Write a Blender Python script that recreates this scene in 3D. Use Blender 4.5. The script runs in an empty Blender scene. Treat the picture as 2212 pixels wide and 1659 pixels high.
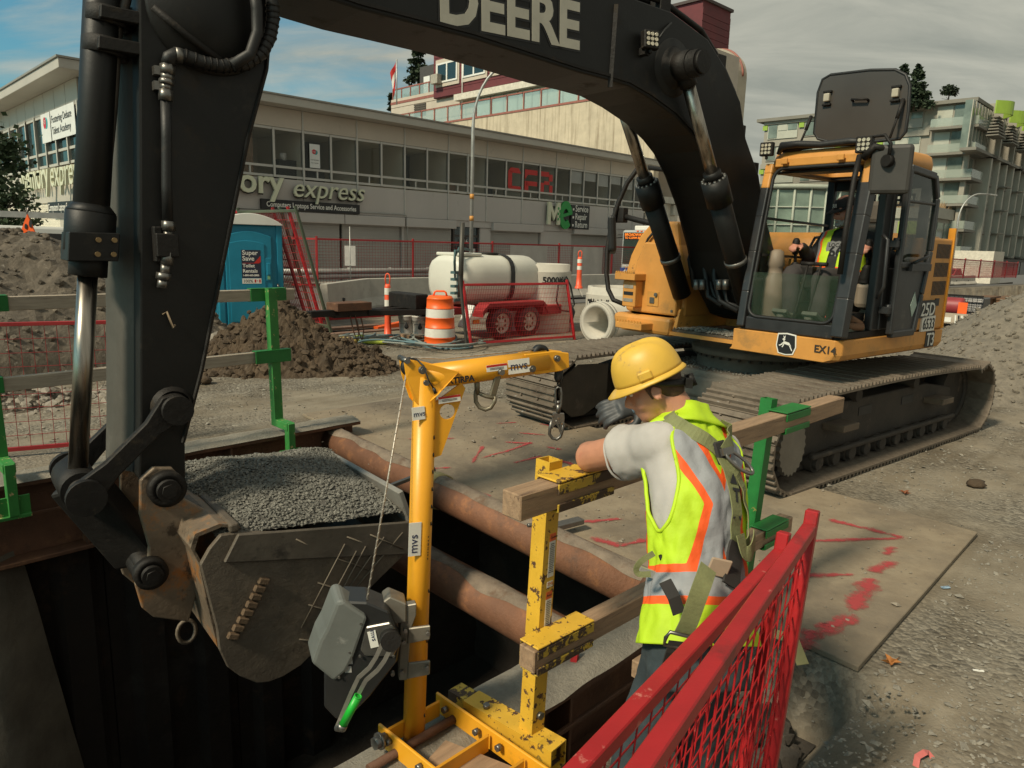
import bpy,bmesh,math,random
import numpy as np
from mathutils import Vector as V,Matrix,noise as MN
random.seed(7)
rnd=random.uniform
SCN=bpy.context.scene
COL=SCN.collection
R_=math.radians
PI=math.pi
# -- camera
CAMH=1.87
CAMM=Matrix.Translation((0,0,CAMH))@Matrix.Rotation(R_(90-11.0),4,'X')@Matrix.Rotation(R_(1.6),4,'Z')
cd=bpy.data.cameras.new('camera');cam=bpy.data.objects.new('camera',cd);COL.objects.link(cam)
cam.matrix_world=CAMM
cd.sensor_width=36;cd.lens=36*1565/2212;cd.clip_end=2000;cd.clip_start=.05
SCN.camera=cam
# -- world, sun, exposure
SUNV=V((-.64,-.60,.85)).normalized()
SKY_STRENGTH=.105
wd=bpy.data.worlds.new('World');SCN.world=wd;wd.use_nodes=True
def build_world():
 nt=wd.node_tree;nt.nodes.clear()
 def N(t,**k):
  n=nt.nodes.new(t)
  for a,b in k.items():setattr(n,a,b)
  return n
 def K(a,b):nt.links.new(a,b)
 out=N('ShaderNodeOutputWorld');bg=N('ShaderNodeBackground');bg.inputs[1].default_value=SKY_STRENGTH
 K(bg.outputs[0],out.inputs[0])
 sky=N('ShaderNodeTexSky',sky_type='NISHITA',sun_disc=False)
 sky.sun_elevation=math.asin(SUNV.z);sky.sun_rotation=math.atan2(SUNV.x,SUNV.y)
 sky.air_density=1.0;sky.dust_density=1.5;sky.ozone_density=1.3
 # thin streaky cloud sheet laid over the blue, from the view direction projected on a high plane
 tc=N('ShaderNodeTexCoord');sp=N('ShaderNodeSeparateXYZ');K(tc.outputs['Generated'],sp.inputs[0])
 mx=N('ShaderNodeMath',operation='MAXIMUM');K(sp.outputs[2],mx.inputs[0]);mx.inputs[1].default_value=0
 ad=N('ShaderNodeMath',operation='ADD');K(mx.outputs[0],ad.inputs[0]);ad.inputs[1].default_value=.22
 dx=N('ShaderNodeMath',operation='DIVIDE');K(sp.outputs[0],dx.inputs[0]);K(ad.outputs[0],dx.inputs[1])
 dy=N('ShaderNodeMath',operation='DIVIDE');K(sp.outputs[1],dy.inputs[0]);K(ad.outputs[0],dy.inputs[1])
 cb=N('ShaderNodeCombineXYZ');K(dx.outputs[0],cb.inputs[0]);K(dy.outputs[0],cb.inputs[1])
 mp=N('ShaderNodeMapping');mp.inputs['Rotation'].default_value=(0,0,R_(35));mp.inputs['Scale'].default_value=(.75,1.9,1)
 mp.inputs['Location'].default_value=(.35,.2,0)
 K(cb.outputs[0],mp.inputs[0])
 n1=N('ShaderNodeTexNoise');n1.inputs['Scale'].default_value=.62;n1.inputs['Detail'].default_value=9;n1.inputs['Roughness'].default_value=.58
 n1.inputs['Distortion'].default_value=.35
 K(mp.outputs[0],n1.inputs['Vector'])
 n2=N('ShaderNodeTexNoise');n2.inputs['Scale'].default_value=2.3;n2.inputs['Detail'].default_value=8;n2.inputs['Roughness'].default_value=.6
 n2.inputs['Distortion'].default_value=.5
 K(mp.outputs[0],n2.inputs['Vector'])
 # more cloud towards the right of the place (+x), thinner on the left
 xb=N('ShaderNodeMath',operation='MULTIPLY_ADD');K(sp.outputs[0],xb.inputs[0]);xb.inputs[1].default_value=.30;xb.inputs[2].default_value=.06
 sm=N('ShaderNodeMath',operation='ADD');K(n1.outputs[0],sm.inputs[0]);K(xb.outputs[0],sm.inputs[1])
 m2=N('ShaderNodeMath',operation='MULTIPLY_ADD');K(n2.outputs[0],m2.inputs[0]);m2.inputs[1].default_value=.30;K(sm.outputs[0],m2.inputs[2])
 cr=N('ShaderNodeValToRGB');K(m2.outputs[0],cr.inputs[0])
 cr.color_ramp.elements[0].position=.52;cr.color_ramp.elements[0].color=(0,0,0,1)
 cr.color_ramp.elements[1].position=.70;cr.color_ramp.elements[1].color=(.97,.97,.97,1)
 cc=N('ShaderNodeValToRGB');K(n2.outputs[0],cc.inputs[0])
 cc.color_ramp.elements[0].position=.3;cc.color_ramp.elements[0].color=(2.7,2.8,2.4,1)
 cc.color_ramp.elements[1].position=.75;cc.color_ramp.elements[1].color=(4.7,4.6,3.8,1)
 tint=N('ShaderNodeMixRGB',blend_type='MULTIPLY');tint.inputs[0].default_value=1;K(sky.outputs[0],tint.inputs[1]);tint.inputs[2].default_value=(.50,.92,.86,1)
 mix=N('ShaderNodeMixRGB');K(cr.outputs[0],mix.inputs[0]);K(tint.outputs[0],mix.inputs[1]);K(cc.outputs[0],mix.inputs[2])
 K(mix.outputs[0],bg.inputs[0])
build_world()
sl=bpy.data.lights.new('sun','SUN');sl.energy=3.7;sl.angle=R_(8);sl.color=(1,.88,.66)
so=bpy.data.objects.new('sun',sl);COL.objects.link(so);so.location=(-20,-10,30)
so.rotation_euler=SUNV.to_track_quat('Z','Y').to_euler()
SCN.view_settings.view_transform='Standard';SCN.view_settings.look='None'
SCN.view_settings.exposure=0.15;SCN.view_settings.gamma=1;SCN.view_settings.use_curve_mapping=False
SCN.render.engine='CYCLES'
# -- survey helpers (photo pixel of the 2212 px wide view -> point
CR=CAMM.to_3x3();CP=V((0,0,CAMH))
def ray(x,y):return CR@V(((x-1106)/1565,-(y-829.5)/1565,-1))
def G(x,y,z=0.):
 r=ray(x,y);return CP+r*((z-CAMH)/r.z)
def D(x,y,d):
 r=ray(x,y);return CP+r*(d/r.y)
def PL(x,y,p0,n):
 r=ray(x,y);return CP+r*((V(p0)-CP).dot(n)/r.dot(n))
Z=V((0,0,1))
# -- mesh builder
class MB:
 def __init__(s,M=None):s.v=[];s.f=[];s.mi=[];s.sm=[];s.M=M
 def add(s,vs,fs,mi=0,smooth=False):
  o=len(s.v)
  if s.M is not None:vs=[s.M@V(p) for p in vs]
  s.v+=[tuple(p) for p in vs]
  for f in fs:s.f.append([i+o for i in f]);s.mi.append(mi);s.sm.append(smooth)
  return s
 def obox(s,c,ax,ay,az,mi=0):
  c,ax,ay,az=V(c),V(ax),V(ay),V(az)
  vs=[c+ax*i+ay*j+az*k for i in(-1,1) for j in(-1,1) for k in(-1,1)]
  fs=[(0,1,3,2),(4,6,7,5),(0,4,5,1),(2,3,7,6),(0,2,6,4),(1,5,7,3)]
  return s.add(vs,fs,mi)
 def box(s,x0,x1,y0,y1,z0,z1,mi=0):
  return s.obox(((x0+x1)/2,(y0+y1)/2,(z0+z1)/2),((x1-x0)/2,0,0),(0,(y1-y0)/2,0),(0,0,(z1-z0)/2),mi)
 def beam(s,p,q,w,h,up=Z,mi=0):
  p,q=V(p),V(q);d=q-p;dn=d.normalized();side=dn.cross(V(up))
  if side.length<1e-4:side=dn.cross(V((1,0,0)))
  side.normalize();u2=side.cross(dn)
  return s.obox((p+q)/2,d/2,side*w/2,u2*h/2,mi)
 def channel(s,p,q,w,h,t,up=Z,lip=0,mi=0):
  p,q=V(p),V(q);d=(q-p).normalized();side=d.cross(V(up)).normalized();u2=side.cross(d)
  for a,b,ww,hh in((side,w/2-t/2,t,h),(-side,w/2-t/2,t,h),(u2,h/2-t/2,w-2*t,t),(-u2,h/2-t/2,w-2*t,t)):
   s.beam(p+a*b,q+a*b,ww,hh,up,mi)
  return s
 def prism(s,poly,vec,mi=0,smooth=False):
  n=len(poly);vec=V(vec);vs=[V(p) for p in poly]+[V(p)+vec for p in poly]
  s.add(vs,[list(range(n))[::-1],list(range(n,2*n))],mi)
  o=len(s.v)-2*n
  for i in range(n):
   j=(i+1)%n;s.f.append([o+i,o+j,o+n+j,o+n+i]);s.mi.append(mi);s.sm.append(smooth)
  return s
 def tube(s,pts,r,n=8,caps=True,mi=0,closed=False,smooth=True,flat=1.):
  pts=[V(p) for p in pts];m=len(pts)
  rs=r if isinstance(r,(list,tuple)) else[r]*m
  vs=[];up=None
  for i in range(m):
   if closed:t=pts[(i+1)%m]-pts[i-1]
   else:t=pts[min(i+1,m-1)]-pts[max(i-1,0)]
   if t.length<1e-9:t=V((0,0,1))
   t.normalize()
   if up is None:up=t.orthogonal().normalized()
   up=(up-t*up.dot(t))
   if up.length<1e-6:up=t.orthogonal()
   up.normalize();b=t.cross(up)
   for k in range(n):
    a=2*PI*k/n;vs.append(pts[i]+up*math.cos(a)*rs[i]+b*math.sin(a)*rs[i]*flat)
  fs=[]
  for i in range(m if closed else m-1):
   j=(i+1)%m
   for k in range(n):
    l=(k+1)%n;fs.append((i*n+k,i*n+l,j*n+l,j*n+k))
  s.add(vs,fs,mi,smooth)
  if caps and not closed:
   o=len(s.v)-len(vs)
   s.f.append([o+k for k in range(n)][::-1]);s.mi.append(mi);s.sm.append(False)
   s.f.append([o+(m-1)*n+k for k in range(n)]);s.mi.append(mi);s.sm.append(False)
  return s
 def cyl(s,p,q,r,n=16,r2=None,mi=0):return s.tube([p,q],[r,r if r2 is None else r2],n,True,mi)
 def ring(s,p,q,ro,ri,n=20,mi=0):
  p,q=V(p),V(q);t=(q-p).normalized();a=t.orthogonal().normalized();b=t.cross(a)
  vs=[]
  for c in(p,q):
   for r in(ro,ri):
    vs+=[c+(a*math.cos(2*PI*k/n)+b*math.sin(2*PI*k/n))*r for k in range(n)]
  fs=[]
  for k in range(n):
   l=(k+1)%n
   fs+=[(k,l,2*n+l,2*n+k),(n+l,n+k,3*n+k,3*n+l),(l,k,n+k,n+l),(2*n+k,2*n+l,3*n+l,3*n+k)]
  return s.add(vs,fs,mi,True)
 def lathe(s,prof,n=24,M=None,mi=0,smooth=True,sy=1.):
  vs=[];M=M or Matrix()
  for r,z in prof:vs+=[M@V((r*math.cos(2*PI*k/n),r*sy*math.sin(2*PI*k/n),z)) for k in range(n)]
  fs=[(i*n+k,i*n+(k+1)%n,(i+1)*n+(k+1)%n,(i+1)*n+k) for i in range(len(prof)-1) for k in range(n)]
  return s.add(vs,fs,mi,smooth)
 def ell(s,c,rx,ry,rz,M=None,nu=16,nv=10,mi=0):
  M=M or Matrix();c=V(c);vs=[];fs=[]
  for j in range(nv+1):
   t=PI*j/nv
   for i in range(nu):
    p=2*PI*i/nu
    vs.append(c+M.to_3x3()@V((rx*math.sin(t)*math.cos(p),ry*math.sin(t)*math.sin(p),-rz*math.cos(t))))
  for j in range(nv):
   for i in range(nu):
    k=(i+1)%nu;fs.append((j*nu+i,j*nu+k,(j+1)*nu+k,(j+1)*nu+i))
  return s.add(vs,fs,mi,True)
 def loft(s,rings,mi=0,caps=True,smooth=True):
  n=len(rings[0]);vs=[p for r in rings for p in r]
  fs=[(i*n+k,i*n+(k+1)%n,(i+1)*n+(k+1)%n,(i+1)*n+k) for i in range(len(rings)-1) for k in range(n)]
  if caps:fs+=[list(range(n))[::-1],[(len(rings)-1)*n+k for k in range(n)]]
  return s.add(vs,fs,mi,smooth)
 def ribbon(s,pts,nrm,w,t=.003,mi=0):
  pts=[V(p) for p in pts];nrm=[V(q).normalized() for q in nrm];vs=[];m=len(pts)
  for i in range(m):
   tg=(pts[min(i+1,m-1)]-pts[max(i-1,0)]).normalized();sd=tg.cross(nrm[i]).normalized()
   vs+=[pts[i]-sd*w/2,pts[i]+sd*w/2,pts[i]+sd*w/2+nrm[i]*t,pts[i]-sd*w/2+nrm[i]*t]
  fs=[(i*4+k,i*4+(k+1)%4,i*4+4+(k+1)%4,i*4+4+k) for i in range(m-1) for k in range(4)]
  fs+=[(3,2,1,0),tuple((m-1)*4+k for k in range(4))]
  return s.add(vs,fs,mi)
 def mesh(s,name,inv=None):
  me=bpy.data.meshes.new(name)
  vs=s.v if inv is None else[tuple(inv@V(p)) for p in s.v]
  me.from_pydata(vs,[],s.f);me.polygons.foreach_set('material_index',s.mi);me.polygons.foreach_set('use_smooth',s.sm)
  bm=bmesh.new();bm.from_mesh(me);bmesh.ops.recalc_face_normals(bm,faces=bm.faces);bm.to_mesh(me);bm.free()
  me.update();return me
ROOTM={}
def rootm(o):
 while o.parent:o=o.parent
 return ROOTM[o]
def thing(name,label,cat,loc,rz=0,group=None):
 o=bpy.data.objects.new(name,None);COL.objects.link(o);o.empty_display_size=.1
 o.location=loc;o.rotation_euler=(0,0,rz);o['label']=label;o['category']=cat
 if group:o['group']=group
 ROOTM[o]=Matrix.Translation(V(loc))@Matrix.Rotation(rz,4,'Z');return o
def mats(me,m):
 for x in(m if isinstance(m,(list,tuple)) else[m]):me.materials.append(x)
def bevel(o,w):
 if w:
  b=o.modifiers.new('bevel','BEVEL');b.width=w;b.segments=1 if w<.008 else 2;b.limit_method='ANGLE';b.angle_limit=R_(40)
def part(name,mb,m,parent,bev=0,label=None,kind=None,local=False):
 me=mb if isinstance(mb,bpy.types.Mesh) else mb.mesh(name,None if local else rootm(parent).inverted())
 if not me.materials:mats(me,m)
 o=bpy.data.objects.new(name,me);COL.objects.link(o);o.parent=parent;bevel(o,bev)
 if label:o['label']=label
 if kind:o['kind']=kind
 return o
def single(name,mb,m,label,cat,group=None,bev=0,kind=None):
 n=len(mb.v);xs=[p[0] for p in mb.v];ys=[p[1] for p in mb.v];zs=[p[2] for p in mb.v]
 loc=V(((min(xs)+max(xs))/2,(min(ys)+max(ys))/2,min(zs)))
 me=mb.mesh(name,Matrix.Translation(-loc));mats(me,m)
 o=bpy.data.objects.new(name,me);COL.objects.link(o);o.location=loc;bevel(o,bev)
 ROOTM[o]=Matrix.Translation(loc)
 if kind:o['kind']=kind
 if label:o['label']=label
 if cat:o['category']=cat
 if group:o['group']=group
 return o
def struct(name,mb,m,label=None,bev=0):return single(name,mb,m,label,None,None,bev,'structure')
def dup(root,loc,rz,label,M3=None):
 r=root.copy();COL.objects.link(r);r.location=loc;r.rotation_euler=(0,0,rz);r['label']=label
 ROOTM[r]=Matrix.Translation(V(loc))@Matrix.Rotation(rz,4,'Z')
 for ch in list(root.children):
  c=ch.copy();COL.objects.link(c);c.parent=r
  for g in list(ch.children):
   k=g.copy();COL.objects.link(k);k.parent=c
 return r
def text_mb(mb,body,o,right,up,size,ext=.004,font_off=0.,align='LEFT',mi=0,shear=0.,sx=1.):
 """lettering as real extruded geometry: baseline start o, directions right/up (unit), cap height about .7*size"""
 cu=bpy.data.curves.new('lettering','FONT');cu.body=body;cu.size=size;cu.extrude=ext;cu.offset=font_off;cu.align_x=align;cu.resolution_u=3;cu.shear=shear
 ob=bpy.data.objects.new('lettering',cu)
 me=bpy.data.meshes.new_from_object(ob)
 right=V(right).normalized();up=V(up).normalized();nn=right.cross(up)
 o=V(o)
 vs=[o+right*v.co.x*sx+up*v.co.y+nn*(v.co.z+ext) for v in me.vertices]
 mb.add(vs,[list(p.vertices) for p in me.polygons],mi)
 bpy.data.objects.remove(ob);bpy.data.curves.remove(cu);bpy.data.meshes.remove(me)
 return mb
 # -- materials
MC={}
def pm(name,col,rough=.6,metal=0.,var=.18,sc=4.,bump=0.,bsc=40.,wear=None,wear2=None,spec=.5,stretch=None,rot=0):
 """procedural surface: base colour with noise variation, optional wear layers (colour, scale, threshold 0..1, softness, roughness) and fine relief"""
 if name in MC:return MC[name]
 m=bpy.data.materials.new(name);m.use_nodes=True;nt=m.node_tree;MC[name]=m
 b=nt.nodes['Principled BSDF'];L=nt.links.new
 def N(t):return nt.nodes.new(t)
 tc=N('ShaderNodeTexCoord');vec=tc.outputs['Object']
 if rot:
  m0=N('ShaderNodeMapping');m0.inputs['Rotation'].default_value=(0,0,R_(rot));L(vec,m0.inputs[0]);vec=m0.outputs[0]
 if stretch:
  mp=N('ShaderNodeMapping');mp.inputs['Scale'].default_value=stretch;L(vec,mp.inputs[0]);vec=mp.outputs[0]
 no=N('ShaderNodeTexNoise');no.inputs['Scale'].default_value=sc;no.inputs['Detail'].default_value=6;no.inputs['Roughness'].default_value=.65;L(vec,no.inputs['Vector'])
 cr=N('ShaderNodeValToRGB');L(no.outputs[0],cr.inputs[0]);e=cr.color_ramp.elements
 e[0].position=.3;e[1].position=.7
 e[0].color=tuple(max(0,c*(1-var)) for c in col)+(1,);e[1].color=tuple(min(1,c*(1+var)) for c in col)+(1,)
 out=cr.outputs[0];rv=None
 for w in(wear,wear2):
  if not w:continue
  n2=N('ShaderNodeTexNoise');n2.inputs['Scale'].default_value=w[1];n2.inputs['Detail'].default_value=9;n2.inputs['Roughness'].default_value=.7;L(vec,n2.inputs['Vector'])
  r2=N('ShaderNodeValToRGB');L(n2.outputs[0],r2.inputs[0]);soft=w[3] if len(w)>3 else .04
  r2.color_ramp.elements[0].position=w[2];r2.color_ramp.elements[1].position=min(1,w[2]+soft)
  mx=N('ShaderNodeMixRGB');L(r2.outputs[0],mx.inputs[0]);L(out,mx.inputs[1]);mx.inputs[2].default_value=tuple(w[0])+(1,);out=mx.outputs[0]
  if len(w)>4:
   mr=N('ShaderNodeMixRGB');L(r2.outputs[0],mr.inputs[0]);mr.inputs[1].default_value=(rough,)*3+(1,);mr.inputs[2].default_value=(w[4],)*3+(1,)
   if rv is None:rv=mr.outputs[0];L(rv,b.inputs['Roughness'])
 L(out,b.inputs['Base Color']);b.inputs['Metallic'].default_value=metal;b.inputs['Specular IOR Level'].default_value=spec
 if rv is None:
  rr=N('ShaderNodeMapRange');L(no.outputs[0],rr.inputs[0]);rr.inputs[3].default_value=max(.02,rough-.12);rr.inputs[4].default_value=min(1,rough+.12);L(rr.outputs[0],b.inputs['Roughness'])
 if bump:
  n3=N('ShaderNodeTexNoise');n3.inputs['Scale'].default_value=bsc;n3.inputs['Detail'].default_value=8;n3.inputs['Roughness'].default_value=.7;L(vec,n3.inputs['Vector'])
  bp=N('ShaderNodeBump');bp.inputs['Strength'].default_value=bump;bp.inputs['Distance'].default_value=.02;L(n3.outputs[0],bp.inputs['Height']);L(bp.outputs[0],b.inputs['Normal'])
 return m
def glass(name,col=(.6,.7,.65),alpha=.25,rough=.05):
 if name in MC:return MC[name]
 m=bpy.data.materials.new(name);m.use_nodes=True;nt=m.node_tree;MC[name]=m
 b=nt.nodes['Principled BSDF'];b.inputs['Base Color'].default_value=col+(1,);b.inputs['Roughness'].default_value=rough
 b.inputs['Alpha'].default_value=alpha;b.inputs['Specular IOR Level'].default_value=.8
 return m
def emit(name,col,s):
 if name in MC:return MC[name]
 m=bpy.data.materials.new(name);m.use_nodes=True;b=m.node_tree.nodes['Principled BSDF'];MC[name]=m
 b.inputs['Base Color'].default_value=col+(1,);b.inputs['Emission Color'].default_value=col+(1,);b.inputs['Emission Strength'].default_value=s;return m
BLK=pm('black_machine_paint',(.0065,.0062,.0055),.5,0,.35,3,.08,30,((.026,.020,.014),5,.57,.16,.8),((.040,.032,.023),1.6,.60,.16),spec=.35)
BLKD=pm('black_grimy_steel',(.012,.010,.0085),.6,.1,.4,5,.3,25,((.04,.03,.02),7,.58,.1,.85),spec=.35)
RUB=pm('black_rubber',(.011,.011,.011),.55,0,.25,10,.1,60,((.035,.03,.025),9,.62,.1,.8))
YEL=pm('machine_yellow_paint',(.56,.255,.055),.5,0,.13,2.5,.05,30,((.12,.07,.03),5,.64,.07,.8),((.34,.18,.055),3,.55,.15))
YELD=pm('grimy_yellow_paint',(.52,.25,.05),.6,0,.2,3,.1,30,((.09,.055,.028),4.5,.56,.1,.8))
CHR=pm('chromed_rod',(.36,.32,.27),.30,1.,.3,3,stretch=(9,9,.7))
STEEL=pm('bare_steel',(.20,.19,.175),.38,.8,.2,8,.05,60)
GALV=pm('galvanised_steel',(.40,.40,.38),.5,.5,.15,6,.05,50)
RUST=pm('rusty_steel',(.115,.052,.028),.75,.1,.35,3,.4,30,((.20,.095,.045),4,.55,.12),((.05,.03,.022),2.2,.55,.2))
PIPER=pm('rusty_pipe_steel',(.19,.085,.045),.7,.1,.3,3,.3,40,((.30,.13,.055),6,.56,.1),((.09,.055,.04),2.5,.58,.12))
DUST=pm('dry_dust_crust',(.235,.21,.168),.95,0,.22,9,.7,60,((.17,.13,.10),5,.62,.1))
TRK=pm('dusty_track_steel',(.175,.14,.105),.7,.25,.25,6,.3,40,((.10,.075,.055),2.6,.52,.12),((.36,.34,.31),14,.64,.06,.4))
TRKD=pm('dark_track_frame',(.045,.036,.028),.75,.1,.35,4,.3,30,((.12,.09,.065),5,.6,.12))
BKT=pm('worn_bucket_steel',(.125,.10,.075),.6,.25,.3,4,.4,35,((.24,.185,.13),2.5,.54,.16),((.055,.043,.032),5,.56,.14))
BKTR=pm('rusty_bucket_steel',(.20,.15,.105),.55,.3,.3,4,.3,35,((.36,.15,.04),4,.53,.10),((.06,.042,.028),6,.57,.08))
WOOD=pm('weathered_timber',(.31,.20,.12),.8,0,.25,3,.3,20,((.15,.09,.055),2.2,.58,.08),stretch=(1.3,16,16),rot=-46)
WOODG=pm('greyed_timber',(.40,.335,.26),.85,0,.22,3,.3,20,((.24,.185,.135),2.2,.58,.1),stretch=(1.3,16,16),rot=-46)
GRN=pm('green_guard_paint',(.014,.16,.03),.5,0,.2,6,.1,40,((.42,.27,.07),14,.655,.025,.8),((.02,.06,.02),4,.66,.06))
GRNL=pm('worn_green_paint',(.035,.205,.04),.55,0,.2,6,.1,40,((.45,.36,.16),16,.60,.03,.8))
YPST=pm('chipped_yellow_post_paint',(.66,.39,.035),.5,0,.14,6,.15,40,((.085,.04,.02),24,.565,.02,.8),((.50,.35,.04),3,.6,.1))
YPSD=pm('flaked_yellow_bracket_paint',(.55,.36,.04),.6,0,.2,6,.2,40,((.075,.045,.028),16,.47,.03,.8))
DAV=pm('davit_yellow_paint',(.74,.335,.018),.38,0,.08,4,.03,40,((.20,.12,.06),22,.70,.02,.7),((.62,.29,.02),4,.62,.05))
RED=pm('fence_red_paint',(.36,.010,.013),.45,0,.16,5,.08,60,((.50,.15,.12),11,.63,.05,.7),((.20,.012,.012),3,.6,.08))
REDD=pm('dark_red_paint',(.30,.018,.02),.6,0,.2,3,.06,60)
ORG=pm('traffic_orange_plastic',(.86,.12,.014),.45,0,.08,4,.03,30,((.42,.11,.04),7,.68,.1))
REFW=pm('reflective_white_band',(.70,.67,.60),.35,0,.08,10,0,30,((.4,.34,.28),7,.66,.1))
CONC=pm('cast_concrete',(.37,.345,.30),.9,0,.14,2.5,.2,60,((.26,.235,.20),3.5,.58,.14))
CONCL=pm('pale_concrete',(.46,.43,.37),.9,0,.12,2.5,.2,60,((.33,.30,.26),3,.62,.14))
WHT=pm('white_plastic',(.72,.71,.66),.4,0,.06,2)
WPRINT=pm('white_print',(.72,.70,.64),.5,0,.07,8)
BPRINT=pm('black_print',(.012,.012,.013),.5,0,.1,8)
CREAM=pm('cream_lettering',(.60,.60,.44),.5,0,.05,4)
BLUP=pm('toilet_blue_plastic',(.010,.20,.31),.42,0,.12,2,.05,20,((.07,.25,.33),4,.66,.1))
SKIN=pm('skin',(.47,.215,.13),.5,0,.14,14,.05,120,((.40,.14,.09),9,.58,.15))
LEAF=pm('conifer_needles',(.022,.038,.016),.8,0,.5,1.5)
LEAF2=pm('street_tree_leaves',(.03,.055,.018),.7,0,.5,1.5)
BARK=pm('tree_bark',(.06,.045,.033),.9,0,.3,8,.4,20)
SIGNW=pm('sign_white_board',(.66,.66,.63),.5,0,.06,4)
# == THE SETTING: ground, trench, street
AU=R_(44.0)
U=V((math.sin(AU),math.cos(AU),0));W_=V((-math.cos(AU),math.sin(AU),0))
N0=V((.01,2.57,0))
def T(a,b,z=0.):return N0+U*a+W_*b+Z*z
def ab(p):q=V(p)-N0;return q.dot(U),q.dot(W_)
TM=Matrix.Translation(N0)@Matrix(((U.x,W_.x,0,0),(U.y,W_.y,0,0),(0,0,1,0),(0,0,0,1)))
TRB=4.20
def sstep(x,a,b):t=min(1,max(0,(x-a)/(b-a)));return t*t*(3-2*t)
def street_z(a):return-.0125*max(0,a-12)
def zg(a,b):
 """height of the work yard and the street"""
 wk=-.075*max(0,a-12.5)*(1-.0) if a<62 else-.075*49.5
 s=sstep(b,12.35,12.6)
 h=wk*(1-s)+street_z(a)*s
 p=TM@V((a,b,0))
 amp=.022 if b<13 else .004
 if-.35<a<1.38 and-1.0<b<.05:h-=.40*min(1,(1.38-a)/.06)*sstep(b,-1.0,-.75)
 if a>-3 and a<5.4 and b>-1.2 and b<6:amp=.006
 return h+amp*(MN.noise(p*.9)+.5*MN.noise(p*2.3))
def ground_material():
 m=bpy.data.materials.new('compacted_gravel');m.use_nodes=True;nt=m.node_tree;L=nt.links.new;b=nt.nodes['Principled BSDF']
 def N(t):return nt.nodes.new(t)
 tc=N('ShaderNodeTexCoord');o=tc.outputs['Object']
 def noise(sc,det=6,ro=.6,src=o):
  n=N('ShaderNodeTexNoise');n.inputs['Scale'].default_value=sc;n.inputs['Detail'].default_value=det;n.inputs['Roughness'].default_value=ro;L(src,n.inputs['Vector']);return n.outputs[0]
 def ramp(src,p0,c0,p1,c1):
  r=N('ShaderNodeValToRGB');L(src,r.inputs[0]);e=r.color_ramp.elements;e[0].position=p0;e[1].position=p1;e[0].color=c0+(1,);e[1].color=c1+(1,);return r.outputs[0]
 def mix(f,a,c,mode='MIX'):
  x=N('ShaderNodeMixRGB');x.blend_type=mode
  if isinstance(f,float):x.inputs[0].default_value=f
  else:L(f,x.inputs[0])
  L(a,x.inputs[1]);L(c,x.inputs[2]);return x.outputs[0]
 vo=N('ShaderNodeTexVoronoi');vo.inputs['Scale'].default_value=34;vo.inputs['Randomness'].default_value=1;L(o,vo.inputs['Vector'])
 vb=N('ShaderNodeSeparateColor');L(vo.outputs['Color'],vb.inputs[0])
 stones=ramp(vb.outputs[0],0.,(.095,.083,.066),1.,(.285,.255,.205))
 vo2=N('ShaderNodeTexVoronoi');vo2.inputs['Scale'].default_value=75;L(o,vo2.inputs['Vector'])
 vb2=N('ShaderNodeSeparateColor');L(vo2.outputs['Color'],vb2.inputs[0])
 fine=ramp(vb2.outputs[0],0.,(.13,.115,.09),1.,(.25,.222,.178))
 sand=ramp(noise(3,8),.3,(.195,.165,.122),.7,(.285,.245,.187))
 wet=ramp(noise(.55,7,.65),.5,(0,0,0),.68,(1,1,1))
 gm=ramp(noise(.8,6,.6),.42,(0,0,0),.58,(1,1,1))
 c=mix(ramp(noise(5,6),.4,(0,0,0),.6,(1,1,1)),stones,fine)
 c=mix(gm,sand,c)
 dk=N('ShaderNodeRGB');dk.outputs[0].default_value=(.52,.47,.41,1)
 d2=mix(1.,c,dk.outputs[0],'MULTIPLY');c=mix(wet,c,d2)
 m1=N('ShaderNodeMapping');m1.inputs['Rotation'].default_value=(0,0,R_(-46));L(o,m1.inputs[0]);m2=N('ShaderNodeMapping');m2.inputs['Scale'].default_value=(.12,1.7,1);L(m1.outputs[0],m2.inputs[0])
 rut=ramp(noise(1.6,5,.6,m2.outputs[0]),.45,(0,0,0),.66,(.75,.75,.75));d3=N('ShaderNodeRGB');d3.outputs[0].default_value=(.66,.62,.56,1);c=mix(rut,c,mix(1.,c,d3.outputs[0],'MULTIPLY'))
 L(c,b.inputs['Base Color']);b.inputs['Roughness'].default_value=.93;b.inputs['Specular IOR Level'].default_value=.25
 hh=N('ShaderNodeMath');hh.operation='MULTIPLY';L(vo.outputs['Distance'],hh.inputs[0]);L(gm,hh.inputs[1])
 h2=N('ShaderNodeMath');h2.operation='MULTIPLY_ADD';L(noise(60,4),h2.inputs[0]);h2.inputs[1].default_value=.45;L(hh.outputs[0],h2.inputs[2])
 bp=N('ShaderNodeBump');bp.inputs['Strength'].default_value=.75;bp.inputs['Distance'].default_value=.02;bp.invert=True
 L(h2.outputs[0],bp.inputs['Height']);L(bp.outputs[0],b.inputs['Normal'])
 return m
GRAV=ground_material()
ASPH=pm('street_asphalt',(.11,.105,.098),.9,0,.15,1,.2,60)
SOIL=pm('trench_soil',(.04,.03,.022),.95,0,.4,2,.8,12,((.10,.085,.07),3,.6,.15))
SHEET=pm('trench_sheet_steel',(.014,.010,.0075),.9,.1,.5,2,.6,14,((.05,.028,.016),3,.55,.14),((.04,.036,.03),1.3,.56,.2))
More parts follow.
